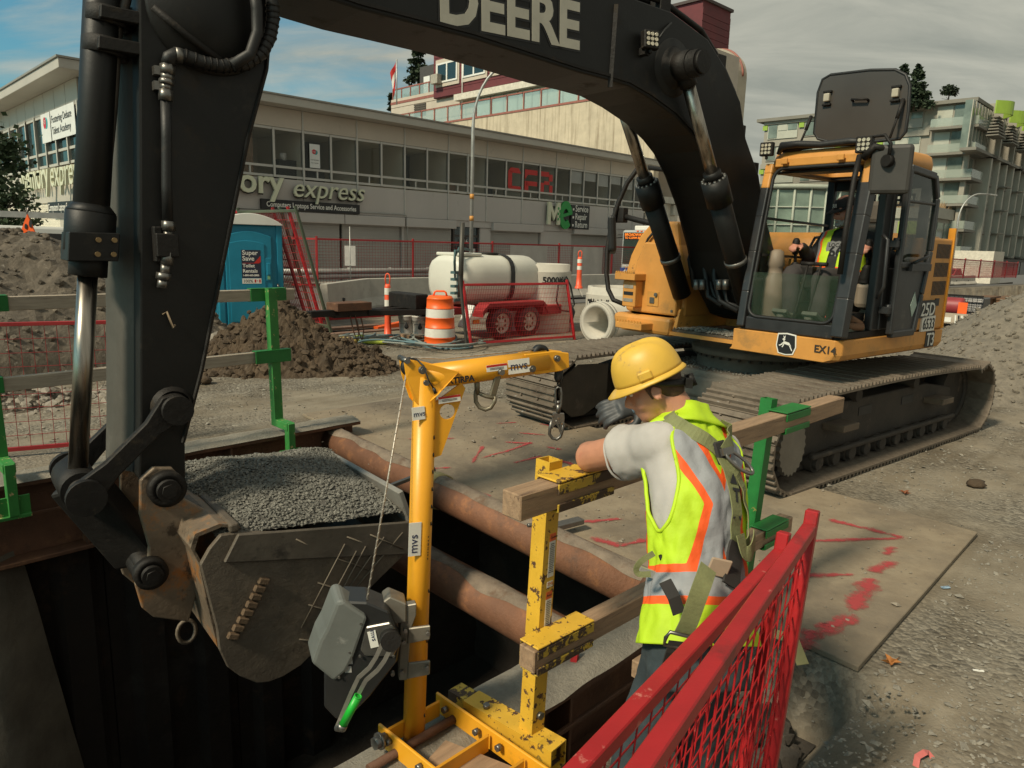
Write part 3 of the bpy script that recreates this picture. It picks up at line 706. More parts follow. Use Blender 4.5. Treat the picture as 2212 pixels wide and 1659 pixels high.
 # -- left facade, facing up the side street
 ML=BM@Matrix.Translation((x0,0,0))@Matrix(((0,1,0,0),(-1,0,0,0),(0,0,1,0),(0,0,0,1)))
 def mbl():return MB(ML)
 LI=ML.inverted();LN=V((ML[0][1],ML[1][1],0))
 def lx(x,y):p=LI@PL(x,y,ML.translation,LN);return p.x,p.z
 lp=[lx(x,250)[0] for x in(213*.293*1.0,1)] if False else None
 cols=[-.35-1.42*k for k in range(0,15)]
 mb=mbl();mb.box(-26,-.0,.0,.06,ZP,ZB-.06);part('wall_panel',mb,PANELC,t)
 mb=mbl();mb.box(-26,-.02,.05,.5,0,ZP-.001);part('side_base_wall',mb,PANELC,t)
 for k in range(14):
  b,a=cols[k],cols[k+1]
  mb=mbl();mb.box(a+.02,b-.02,0,.06,ZW+.02,ZR-.31);part('wall_panel',mb,PANELC,t,.008)
  mb=mbl()
  for xx in(a,b):mb.box(xx-.06,xx+.06,-.06-.002*(k%2),.10,ZB,ZW+.02)
  for zz in(ZB+.04,ZM+.1,ZW-.04):mb.box(a+.061,b-.061,-.01,.08,zz-.045,zz+.045)
  f=part('window',mb,pm('cream_window_frame',(.44,.42,.37),.5,0,.06,3),t)
  for z,zz in((ZB+.09,ZM+.05),(ZM+.15,ZW-.09)):mb=mbl();mb.box(a+.05,b-.05,.035,.045,z,zz);part('pane',mb,PANEB,f)
 mb=mbl();mb.box(-3.2,-.9,-.1,.05,ZP-.5,ZP-.05);part('shutter_box',mb,PANELC,t,.02)
 mb=mbl()
 for j in range(22):mb.box(-3.1,-1.0,.0+.01*(j%2),.049,.1+j*.1,.19+j*.1)
 part('roller_shutter',mb,SHUT,t)
 # corner pier between the two facades
 mb=mbm();mb.box(x0-.02,x0+.22,-.02,.14,0,ZW);part('corner_pier',mb,PANELC,t)
 # chimney
 c0=BM@V((x0+1.4,9.6,0));mb=mbm();mb.box(x0+1.5,x0+2.3,9.2,10.0,ZR+.06,ZR+1.1)
 ch=part('chimney',mb,pm('chimney_brick',(.10,.07,.055),.9,0,.2,6),t);mb=mbm()
 for i in(0,1):
  for j in(0,1):mb.box(x0+1.52+.62*i,x0+1.66+.62*i,9.22+.62*j,9.36+.62*j,ZR+1.1,ZR+1.45)
 mb.box(x0+1.44,x0+2.36,9.14,10.06,ZR+1.45,ZR+1.55);part('chimney_cap',mb,CONC,ch)
 # -- signs
 fr=(1,0,0);up=(0,0,1)
 def sign(name,label,cat,fn,m,loc,mm=BM):s=thing(name,label,cat,loc);return s
 # memory express lettering, street wall
 xr=bx(780,400)[0];xo=bx(559,390)[0]
 s=thing('shop_sign','raised cream lettering reading memory express on the grey street wall above the black board','shop sign',BM@V((xr-3,-.1,3.1)),0,'raised shop name letters')
 size=1.15
 mb=mbm();text_mb(mb,'memory',(xr-8.1,-.21,3.50),fr,up,size*1.02,.05,.022);w0=max((BI@V(p)).x for p in mb.v)
 sc=(bx(611,400)[0]-(xr-8.1))/(w0-(xr-8.1))
 mb=mbm();text_mb(mb,'memory',(xr-8.1,-.21,3.50),fr,up,size*sc,.05,.022);mb2=mbm();text_mb(mb2,'memory',(xr-8.1+.05,-.10,3.46),fr,up,size*sc,.04,.03)
 xe=bx(622,390)[0]
 q=mbm();text_mb(q,'express',(xe,-.21,3.28),fr,up,size,.05,-.002,shear=.25);w1=max((BI@V(p)).x for p in q.v);sx=(xr-xe)/(w1-xe)
 text_mb(mb,'express',(xe,-.21,3.44),fr,up,size*sx,.05,-.002,shear=.25);text_mb(mb2,'express',(xe+.05,-.10,3.40),fr,up,size*sx,.04,.01,shear=.25)
 part('letters',mb,CREAM,s);part('letter_back_shadows',mb2,BPRINT,s)  # black backing copies, shifted right and down, stand in for the letters' shadow
 def board(name,label,x0,x1,z0,z1,txt,size,mm,xo=.15,gap=.0,M=None,f=(1,0,0),lines=None):
  s=thing(name,label,'sign board',(M or BM)@V(((x0+x1)/2,-.1,z0)))
  mb=MB(M or BM);mb.box(x0,x1,-.16,-.04,z0,z1);part('board',mb,BPRINT,s,.01)
  mb=MB(M or BM)
  for k,l in enumerate(lines or[txt]):text_mb(mb,l,(x0+xo,-.168,z1-(z1-z0)*(k+(.80 if lines else .72))/len(lines or[1])),f,(0,0,1),size*(1.22 if lines else 1),.004,.004,sx=.80)
  if lines:
   for k in range(3):zz=z1-(z1-z0)*(k+.55)/3;mb.box(x0+.12,x0+.24,-.17,-.162,zz-.06,zz+.06)
  wd=max(((M or BM).inverted()@V(p)).x for p in mb.v);part('lettering',mb,WPRINT,s)
  return s,wd
 a,b=bx(560,430)[0],bx(773,450)[0]
 txt='Computers Laptops Service and Accessories'
 q=mbm();text_mb(q,txt,(a+.2,0,0),fr,up,.5,.004,sx=.80);wd=max((BI@V(p)).x for p in q.v);sz=.5*(b-a-.4)/(wd-a-.2)
 board('sign_board','long black board reading Computers Laptops Service and Accessories under the shop name',a,b,2.90,2.98+sz*1.1,txt,sz,None,.2)
 # Me logo and service board
 def me_logo(xa,xb,z0,z1,label):
  s=thing('logo_sign',label,'logo sign',BM@V(((xa+xb)/2,-.1,z0)),0,'M and e logo signs')
  w=xb-xa;h=z1-z0;mb=mbm();x=xa;ww=w*.52;st=ww*.24
  mb.prism([(x,-.24,z0),(x+st,-.24,z0),(x+st,-.24,z0+h*.62),(x+ww*.5,-.24,z0+h*.18),(x+ww-st,-.24,z0+h*.62),(x+ww-st,-.24,z0),(x+ww,-.24,z0),(x+ww,-.24,z1),(x+ww-st,-.24,z1),(x+ww*.5,-.24,z0+h*.5),(x+st,-.24,z1),(x,-.24,z1)],(0,.1,0));part('letter_m',mb,CREAM,s)
  mb=mbm();c=(xa+w*.76,z0+h*.46);ro,ri=w*.27,w*.12;pts=[]
  for k in range(25):an=R_(-38+1) if False else R_(18+k*12.4);pts.append((c[0]+ro*math.cos(an),-.24,c[1]+ro*1.45*math.sin(an)))
  for k in range(25):an=R_(18+(24-k)*12.4);pts.append((c[0]+ri*math.cos(an),-.24,c[1]+ri*1.45*math.sin(an)))
  mb.prism(pts,(0,.1,0));mb.prism([(c[0]-ri,-.241,c[1]-.1*h),(c[0]+ro,-.241,c[1]+.05*h),(c[0]+ro,-.241,c[1]+.19*h),(c[0]-ri,-.241,c[1]+.04*h)],(0,.1,0))
  for k in range(5):mb.box(xa+w*(.40+.06*(k%2)),xa+w*(.46+.06*(k%2)),-.25,-.15,z0+h*(.2+.12*k),z0+h*(.31+.12*k))
  part('letter_e',mb,GREENL,s)
  mb=mbm();mb.box(xa+.1,xb-.1,-.13,-.02,z0+.2,z1-.2);part('back_rail',mb,BPRINT,s)
 xa,xb=bx(1177,460)[0],bx(1228,460)[0]
 me_logo(xa,xb,2.92,4.1,'cream M and green e logo beside the black service board')
 xc=bx(1269,460)[0]
 board('sign_board','square black board reading Service Repair Return beside the M and e logo',xb+.05,xc,2.75,4.05,'',.40,None,.33,lines=['Service','Repair','Return'])
 me_logo(x0+1.25,x0+3.9,3.0,4.6,'cream M logo between the digging arm and its cylinder')
 # CFR letters in the windows, as blocky strokes
 s=thing('window_letters','red block letters CFR standing in three office windows','sign letters',BM@V((bx(1150,390)[0],.1,4.5)))
 for ch,xl,xr_ in(('C',1098,1126),('F',1134,1161),('R',1168,1194)):
  a,b=bx(xl,390)[0],bx(xr_,390)[0];w=b-a;z0,z1=ZM-.05,ZW-.35;h=z1-z0;t_=h*.22;mb=mbm();y=.012
  def bar(xa,xb,za,zb):mb.box(a+xa*w,a+xb*w,y,y+.02,z0+za*h,z0+zb*h)
  if ch=='C':bar(0,.3,.15,.85);mb.prism([(a,y,z0+.85*h),(a+.3*w,y,z0+.78*h),(a+w,y,z0+.78*h),(a+.8*w,y,z0+h),(a+.2*w,y,z0+h)],(0,.02,0));mb.prism([(a,y,z0+.15*h),(a+.2*w,y,z0),(a+w,y,z0),(a+w,y,z0+.22*h),(a+.3*w,y,z0+.22*h)],(0,.02,0))
  if ch=='F':bar(0,.3,0,.5);bar(.1,1.0,.30,.5);mb.prism([(a,y,z0+.55*h),(a+.25*w,y,z0+.78*h),(a+w,y,z0+.78*h),(a+w,y,z0+h),(a,y,z0+h)],(0,.02,0))
  if ch=='R':bar(0,.3,0,.5);bar(.31,.75,.42,.58);bar(.7,1.0,.59,.9);bar(.75,1.02,-.02,.41);bar(0,.69,.78,1.0)
  part('letter',mb,REDL,s)
  # notices with the two-disc emblem
 def notice(x,z,w,h,label,M,yy=-.02,txt=True):
  s=thing('window_notice',label,'notice',M@V((x,yy,z)))
  mb=MB(M);mb.box(x,x+w,yy,yy+.012,z,z+h);part('sheet',mb,SIGNW,s)
  for c,dx,dz in((pm('emblem_teal',(.02,.30,.32),.5),.58,.66),(pm('emblem_red',(.50,.015,.03),.5),.42,.68)):
   mb=MB(M);mb.cyl((x+w*dx,yy-.004-.004*(dx<.5),z+h*dz),(x+w*dx,yy+.002,z+h*dz),min(w,h)*.2,18);part('emblem',mb,c,s)
  mb=MB(M);text_mb(mb,'F D',(x+w*.27,yy-.010,z+h*.64),(1,0,0),(0,0,1),min(w,h)*.2,.001);part('emblem_letters',mb,WPRINT,s)
  if txt:
   mb=MB(M)
   for k,l in enumerate(('Fostering Debate','Talent Academy')):text_mb(mb,l,(x+w*.08,yy-.004,z+h*(.32-.13*k)),(1,0,0),(0,0,1),w*.115,.001)
   part('lettering',mb,BPRINT,s)
 a,za=bx(669,356);notice(a,ZM+.08,bx(691,356)[0]-a,.92,'small white notice with red and teal discs in an office window',BM)
 notice(x0+1.55,ZW-1.25,1.9,1.3,'white board with red disc on the corner behind the bucket cylinder',BM,-.07,False)
 notice(-4.9,ZW-1.0,1.25,1.0,'white board with red and teal emblem on the side street windows',ML,-.07,False)
 s=thing('window_notice','white board with the academy name on the side street windows','notice',ML@V((-2.4,-.07,ZW-1)));mb=MB(ML);mb.box(-3.5,-.55,-.08,-.065,ZW-1.0,ZW);part('sheet',mb,SIGNW,s);mb=MB(ML)
 for k,l in enumerate(('Fostering Debate','Talent Academy')):text_mb(mb,l,(-3.4,-.086,ZW-.42-.38*k),(1,0,0),(0,0,1),.36,.001)
 part('lettering',mb,BPRINT,s)
 s=thing('shop_sign','raised cream lettering reading memory express on the side street wall behind the dark tree','shop sign',ML@V((-4,-.1,3.2)),0,'raised shop name letters')
 mb=MB(ML);a1,a2=lx(62,385)[0],lx(184,350)[0];q=MB();text_mb(q,'memory',(0,0,0),(1,0,0),(0,0,1),1.3,.05);w1=max(p[0] for p in q.v);kx=(a2-a1)*.55/w1;text_mb(mb,'memory',(a1,-.2,3.4),(1,0,0),(0,0,1),1.35,.05,.02,sx=kx*.96);text_mb(mb,'express',(a1+(a2-a1)*.57,-.2,3.4),(1,0,0),(0,0,1),1.35,.05,0,shear=.25,sx=kx*.96);part('letters',mb,CREAM,s)
 a=-4.6;board('sign_board','black board reading Computers Laptops Service on the side street wall',a,-.3,2.45,2.88,'Computers Laptops Service',.36,None,.1,M=ML)
build_memory()
# -- tower behind: burgundy upper storeys on a cream tiled base ov
BURG=pm('burgundy_tile',(.13,.026,.03),.7,0,.2,1)
BEIGE=pm('cream_tile',(.50,.43,.35),.7,0,.1,.8)
def stained_concrete():
 m=pm('stained_concrete',(.50,.425,.315),.9,0,.14,1.2,.1,10);nt=m.node_tree;L=nt.links.new;b=nt.nodes['Principled BSDF']
 src=b.inputs['Base Color'].links[0].from_socket
 tc=nt.nodes.new('ShaderNodeTexCoord');mp=nt.nodes.new('ShaderNodeMapping');mp.inputs['Scale'].default_value=(2.6,2.6,.11);L(tc.outputs['Object'],mp.inputs[0])
 n=nt.nodes.new('ShaderNodeTexNoise');n.inputs['Scale'].default_value=1.5;n.inputs['Detail'].default_value=8;n.inputs['Roughness'].default_value=.75;L(mp.outputs[0],n.inputs['Vector'])
 r=nt.nodes.new('ShaderNodeValToRGB');L(n.outputs[0],r.inputs[0]);r.color_ramp.elements[0].position=.50;r.color_ramp.elements[1].position=.70;r.color_ramp.elements[1].color=(.8,.8,.8,1)
 x=nt.nodes.new('ShaderNodeMixRGB');L(r.outputs[0],x.inputs[0]);L(src,x.inputs[1]);x.inputs[2].default_value=(.17,.125,.075,1);L(x.outputs[0],b.inputs['Base Color']);return m
STAIN=stained_concrete()
def build_tower():
 P0=D(1000,300,66);P0.z=0;ang=R_(46+90)
 M=frame_at(P0,ang);I=M.inverted();NY=V((M[0][1],M[1][1],0))
 def q(x,y,off=0.):p=I@PL(x,y,P0+NY*off,NY);return p.x,p.z
 t=thing('apartment_tower','burgundy and cream tiled apartment block with balconies behind the shop building','building',P0)
 xl=q(852,225)[0];xw=q(870,330)[0];xr=q(1400,350)[0]+.5
 ztop=q(1000,252)[1];zrail=q(1000,249)[1];z0=0
 zw=q(990,262)[1]
 zb=q(960,172)[1] if False else q(848,223)[1]
 mb=MB(M);mb.box(xw-4,xr,0,.6,0,zw);part('stained_wall',mb,STAIN,t)
 mb=MB(M);mb.box(xw-4,xr,-.05,.65,zw+.002,zw+.15);part('wall_cap',mb,pm('red_brown_trim',(.28,.10,.075),.6),t)
 # terrace rail with glass panels
 zr1=zw+1.5;n=16;L_=(xr-xw)/n
 for k in range(n):
  a=xw-3.0+k*L_*1.05;mb=MB(M);mb.box(a,a+.10,.1,.2,zw+.15,zr1);mb.box(a+.1,a+L_,.1,.2,zr1-.1,zr1);f=part('terrace_rail',mb,MC['red_brown_trim'],t)
  mb=MB(M);mb.box(a+.15,a+L_-.05,.14,.16,zw+.2,zr1-.15);part('pane',mb,glass('rail_glass',(.35,.45,.43),.5,.1),f)
  # set back cream storey
 zc=q(850,223,4)[1];xc0=q(846,240,4)[0];xc1=xr
 zc=q(848,222,4)[1]
 mb=MB(M);mb.box(xc0,xc1,4,10,0,zc);part('cream_wall',mb,BEIGE,t)
 # tile joints as thin recessed courses: proud bands of tile
 k=0;z=zw+.6
 while z<zc-.5:
  mb=MB(M);mb.box(xc0+.02,xc1,3.93,3.999,z,z+.84);part('tile_course',mb,BEIGE,t);z+=.9;k+=1
 zb1=q(905,110,4.0)[1]
 xb0=q(941,180,3.8)[0]
 ztopb=q(941,112,3.6)[1]
 mb=MB(M);xbe=q(1300,180,3.6)[0];mb.box(xb0,xbe,3.6,10.5,zc-.55,ztopb);part('burgundy_wall',mb,BURG,t)
 z=zc-.5
 while z<ztopb-.5:mb=MB(M);mb.box(xb0+.02,xbe,3.54,3.599,z,z+.56);part('tile_course',mb,BURG,t);z+=.6
 # windows with cream surrounds in the burgundy wall
 wins=[(q(948,165,3.6)[0],q(990,165,3.6)[0]),(q(1004,160,3.6)[0],q(1050,160,3.6)[0]),(q(1066,140,3.6)[0],q(1112,140,3.6)[0]),(q(1130,140,3.6)[0],q(1180,140,3.6)[0])]
 zwa,zwb=q(965,178,3.6)[1],q(965,135,3.6)[1]
 for k,(a,b) in enumerate(wins):
  mb=MB(M);mb.box(a-.3,b+.3,3.44,3.53,zwa-.35,zwb+.35);sr=part('window_surround',mb,BEIGE,t)
  mb=MB(M)
  for xx in(a,(a+b)/2,b):mb.box(xx-.09,xx+.09,3.36,3.43,zwa,zwb)
  mb.box(a+.1,b-.1,3.37,3.43,zwb-.15,zwb);mb.box(a+.1,b-.1,3.37,3.43,zwa,zwa+.15);part('window_frame',mb,WHT,sr)
  mb=MB(M);mb.box(a,b,3.40,3.42,zwa,zwb);part('pane',mb,PANEB,sr)
  if k==0:mb=MB(M);mb.box(a-.3,a+.75,2.8,3.35,zwa-.1,zwa+.75);part('air_conditioner',mb,pm('ac_box',(.36,.33,.27),.6),t,.03)
 mb=MB(M);xp=q(1000,150,3.5)[0];mb.cyl((xp,3.45,zc-2),(xp,3.45,ztopb),.06,6);part('downpipe',mb,WHT,t)
 # dark penthouse and terrace at the left end
 xa=q(907,180,6)[0];mb=MB(M);mb.box(xa,xb0+.5,6,14,zc,q(910,145,6)[1]);part('dark_penthouse',mb,pm('dark_cladding',(.06,.056,.05),.7),t)
 mb=MB(M);a,b=q(915,180,5.9)[0],q(928,180,5.9)[0];mb.box(a,b,5.9,5.99,zc+.1,zc+2.5);part('terrace_door',mb,WHT,t)
 zq=zc+1.35
 for k in range(5):
  a=xc0+(xb0-xc0)*k/5;w=(xb0-xc0)/5;mb=MB(M);mb.box(a,a+.12,4.1,4.2,zc,zq);mb.box(a+.12,a+w,4.1,4.2,zq-.12,zq);f=part('terrace_rail',mb,MC['red_brown_trim'],t);mb=MB(M);mb.box(a+.15,a+w-.03,4.14,4.16,zc+.1,zq-.15);part('pane',mb,MC['rail_glass'],f)
 mb=MB(M);mb.box(xc0-.02,xc1,3.9,3.99,zc-.25,zc+.0);part('terrace_edge',mb,MC['red_brown_trim'],t)
 # strip of glass doors and awning slab on the terrace
 za,zb_=q(1060,235,3.9)[1],q(1060,209,3.9)[1]
 a0,a1=q(1033,230,3.9)[0],q(1290,215,3.9)[0];n=8
 for k in range(n):
  a=a0+(a1-a0)*k/n;b=a0+(a1-a0)*(k+1)/n;mb=MB(M);mb.box(a+.08,b-.08,3.80,3.90,zw,zb_);part('glass_door',mb,pm('pale_green_glass',(.42,.50,.43),.25,0,.08,.7),t)
 mb=MB(M);mb.box(q(985,240,3.5)[0],a1,3.2,3.92,zb_+.05,zb_+.6);part('awning_slab',mb,pm('pale_slab',(.60,.55,.46),.7),t)
 mb=MB(M);a,b=q(895,246,3.9)[0],q(920,243,3.9)[0]
 for j in range(6):mb.box(a,b,3.84,3.92,q(905,250,3.9)[1]+j*.2,q(905,250,3.9)[1]+.13+j*.2)
 part('vent_louvre',mb,pm('dark_louvre',(.09,.07,.055),.7),t)
 # lift shaft block on the roof at the right, and the rounded parapet
 s=thing('roof_shaft','burgundy lift shaft rising above the roof behind the boom','building',D(1490,120,74));c=D(1487,300,74);c.z=0
 M2=frame_at(c,R_(46));w=4.6;ztop=D(1490,22,74).z;zmid=12
 mb=MB(M2);mb.box(-2.2,2.6,-2,3,zmid,ztop);part('shaft_wall',mb,BURG,s);mb=MB(M2);mb.box(-2.4,2.8,-2.2,3.2,ztop+.002,ztop+.25);part('shaft_cap',mb,pm('dark_cap',(.07,.05,.045),.7),s)
 for k in range(int((ztop-zmid)/.6)):mb=MB(M2);mb.box(-2.2,2.6,-2.05,-2.001,zmid+k*.6,zmid+k*.6+.56);part('tile_course',mb,BURG,s)
 s=thing('rounded_parapet','cream stair tower with a rounded top edged in red behind the boom','building',D(1555,200,70));c=D(1553,300,70);c.z=0;M2=frame_at(c,R_(46+90));zt=D(1553,100,70).z;pts=[(-2.2,0,5),(1.4,0,5),(1.4,0,zt-2.6)]+[(1.4-2.6*(1-math.cos(R_(k*9))),0,zt-2.6+2.6*math.sin(R_(k*9))) for k in range(1,11)]+[(-2.2,0,zt)]
 mb=MB(M2);mb.prism(pts,(0,1.6,0));part('wall',mb,pm('parapet_render',(.40,.345,.27),.85,0,.12,.8),s);mb=MB(M2);mb.tube([(p[0]+.03,.8,p[2]+.03) for p in pts[2:]],.12,6);part('edge_trim',mb,MC['red_brown_trim'],s)
 # flag
 f=thing('flag_pole','red and white flag hanging on a roof pole at the left end of the tower','flag',D(858,226,64));b=D(857,226,64);tp=D(857,128,64);mb=MB();mb.cyl(b,tp,.06,6);part('pole',mb,GALV,f)
 for j,m in enumerate((REDL,WPRINT,REDL)):
  vs=[];h=tp.z-.4
  for i in range(7):
   for k in range(2):u=(j+k)/3;sag=i/6;vs.append(tp+V((-.1-.45*sag*(.35+.65*(1-u))+.0*u,.15*math.sin(i+u*4),-.2-1.9*u-.9*sag)))
  mb=MB();mb.add(vs,[(2*i,2*i+1,2*i+3,2*i+2) for i in range(6)],0,True);part('flag_cloth',mb,m,f)
build_tower()
# -- condo block at the right
def build_condo():
 CC=D(2064,540,96);CC.z=-1.2;MR=frame_at(CC,R_(44));ML=frame_at(CC,R_(134))@Matrix(((-1,0,0,0),(0,1,0,0),(0,0,1,0),(0,0,0,1)))
 # MR: x along the street away, y into the block. Left wall: x from the corner to the left/back, built in MR with x as depth
 GREY=pm('condo_concrete',(.30,.275,.225),.8,0,.1,.5);GREYD=pm('condo_concrete_dark',(.20,.185,.155),.8,0,.1,.5);LIME=pm('lime_panel',(.27,.40,.05),.5,0,.08,1)
 PGL=pm('condo_glass',(.16,.19,.16),.15,0,.35,.6);BLIND=pm('pale_blind',(.42,.42,.35),.6,0,.1,.8)
 t=thing('condo_block','concrete apartment block with corner balconies and lime green roof screens at the right','building',CC)
 H=D(2090,212,96).z-CC.z;fl=H/7.0
 mb=MB(MR);mb.box(.6,75,.6,28,0,H-.3);part('wall',mb,GREY,t)
 mb=MB(MR);mb.box(-.2,76,-.2,29,H-.3,H+.15);part('roof_slab',mb,GREYD,t)
 # left wall: bands, windows (wall plane x = .6, y from 0 inwards)
 for k in range(7):
  z=k*fl
  mb=MB(MR);mb.box(.25,.599,5.0,28,z+fl-.75,z+fl-.05);part('floor_band',mb,GREY,t)
  for j in range(4):
   y0=6+j*5.6;mb=MB(MR)
   mb.box(.45,.598,y0,y0+4.6,z+.35,z+fl-.8);w=part('window',mb,BLIND if(j+k)%2 else pm('condo_panel_grey',(.33,.30,.255),.7,0,.1,.6),t)
   for i in range(3):mb=MB(MR);mb.box(.38,.449,y0+.1+i*1.5,y0+1.45+i*1.5,z+(fl-1.7 if i<2 else .5),z+fl-.9);part('pane',mb,PGL if i!=1 else BLIND,w)
   if k>3:mb=MB(MR);mb.box(.36,.448,y0+4.65,y0+5.4,z+fl-1.5,z+fl-.8);part('lime_panel',mb,LIME,w)
   # corner balconies
 for k in range(1,7):
  z=k*fl;big=.0 if k<5 else .3
  mb=MB(MR);mb.box(-.8,5.0,-.8,4.8,z-.30,z);b=part('balcony_slab',mb,GREYD,t)
  mb=MB(MR);mb.box(.0,.59,.0,.59,z,z+fl-.31);part('corner_post',mb,GREY,b)
  mb=MB(MR);mb.box(-.76,-.72,-.7,4.7,z+.05,z+1.05);mb.box(-.7,4.9,-.76,-.72,z+.05,z+1.05);part('rail_glass',mb,glass('balcony_glass',(.40,.44,.38),.55,.1),b)
  for y0,y1 in((.8,2.4),(2.6,4.4)):mb=MB(MR);mb.box(.50,.595,y0,y1,z+.1,z+fl-.5);part('balcony_door',mb,PGL if y0<1 else BLIND,b)
  for x0,x1 in((.8,2.5),(2.7,4.6)):mb=MB(MR);mb.box(x0,x1,.50,.595,z+.1,z+fl-.5);part('balcony_door',mb,PGL,b)
  # street wall: projecting bays with fins
 for j in range(14):
  x=6.2+j*4.6
  mb=MB(MR);mb.box(x,x+.8,-1.1,.59,.9*fl,5.0*fl);mb.box(x+.05,x+.75,-1.25,-1.11,.9*fl,5.1*fl);fn=part('bay_fin',mb,pm('pale_fin',(.40,.375,.31),.7,0,.1,.5),t)
  for k in range(1,5):
   z=k*fl;mb=MB(MR);mb.box(x+1.1,x+4.2,-.5,.59,z+.1,z+fl-.5);w=part('window',mb,PGL,t);mb=MB(MR)
   for xx in(x+1.1,x+2.6,x+4.1):mb.box(xx,xx+.14,-.60,-.501,z+.1,z+fl-.5)
   mb.box(x+1.1,x+4.24,-.62,-.602,z+.8,z+1.0);part('window_frame',mb,MC['pale_fin'],w)
   mb=MB(MR);mb.box(x+.9,x+4.5,-.7,.58,z-.35,z+.05);part('floor_band',mb,GREYD,t)
   if j%2:mb=MB(MR);mb.box(x+4.0,x+6.2,-1.9,-.71,z-.2,z-.02);part('bay_sunshade',mb,GREYD,t)
   # top storeys: set back walls, lime screens, stair fans
 for j in range(8):
  x=3.5+j*8.6
  mb=MB(MR);mb.box(x+4.6,x+5.2,-1.6,5,5.0*fl,H+.6);part('party_wall',mb,GREY,t)
  mb=MB(MR);pts=[(x-.5+5*k/12,-1.6-1.4*math.sin(PI*k/12),H-1.5) for k in range(13)];pts+=[(p[0],p[1]+.15,p[2]) for p in pts[::-1]];mb.prism(pts,(0,0,1.6));part('lime_screen',mb,LIME,t)
  for k in range(7):mb=MB(MR);mb.box(x-.6+k*.35,x+3.6+k*.1,-2.3+k*.12,-.9,H-4.2+k*.42,H-4.05+k*.42);part('sunshade_slat',mb,GREYD,t)
  mb=MB(MR);mb.box(x-6,x+4.4,-.2,.59,5*fl+.2,H-.5);w=part('window',mb,PGL,t)
  for k in range(7):mb=MB(MR);mb.box(x-6+k*1.55,x-5.85+k*1.55,-.3,-.201,5*fl+.2,H-.5);part('mullion',mb,MC['pale_fin'],w)
  mb=MB(MR);mb.box(x-7,x+4.5,-1.5,.3,5*fl-.2,5*fl+.15);part('terrace_slab',mb,GREYD,t)
  # ground floor: canopy and dark shopfronts
 mb=MB(MR);mb.box(-1,75,-2.2,.5,.72*fl,.85*fl);part('canopy',mb,pm('dark_canopy',(.05,.046,.04),.7),t)
 for j in range(12):mb=MB(MR);mb.box(2+j*5.4,6.8+j*5.4,.3,.59,.1,.7*fl);part('shopfront',mb,pm('dark_shopfront',(.035,.04,.035),.3,0,.5,.3),t)
 # low forebuilding on the left wall
 s=thing('low_wing','two storey concrete wing with roof planting in front of the condo block','building',MR@V((-6,6,0)))
 mb=MB(MR);mb.box(-7,.2,1,20,0,2.35*fl);part('wall',mb,GREY,s);mb=MB(MR);mb.box(-7.3,.22,.7,20.2,2.35*fl,2.75*fl);part('parapet',mb,MC['pale_fin'],s)
 for j in range(4):
  for k in range(2):mb=MB(MR);mb.box(-7.08,-7.001,2+j*4.2,5.2+j*4.2,.3+k*1.2*fl,.25+.95*fl+k*1.2*fl);part('window',mb,PGL if j%2 else pm('lime_pane',(.36,.45,.12),.4,0,.1,1),s)
 for j in range(2):mb=MB(MR);mb.box(-6+j*3,-3.6+j*3,.92,.999,.4*fl,2.2*fl);part('window',mb,PGL,s)
 mb=MB()
 for k in range(500):
  p=MR@V((rnd(-7,0),rnd(1,8),2.75*fl));d=V((rnd(-.4,.4),rnd(-.4,.4),rnd(.5,1.1)));sd=d.cross(Z).normalized()*.06;mb.add([p-sd,p+sd,p+d],[(0,1,2)])
 part('roof_grass',mb,pm('dry_grass',(.36,.24,.13),.9),s,kind='stuff')
build_condo()
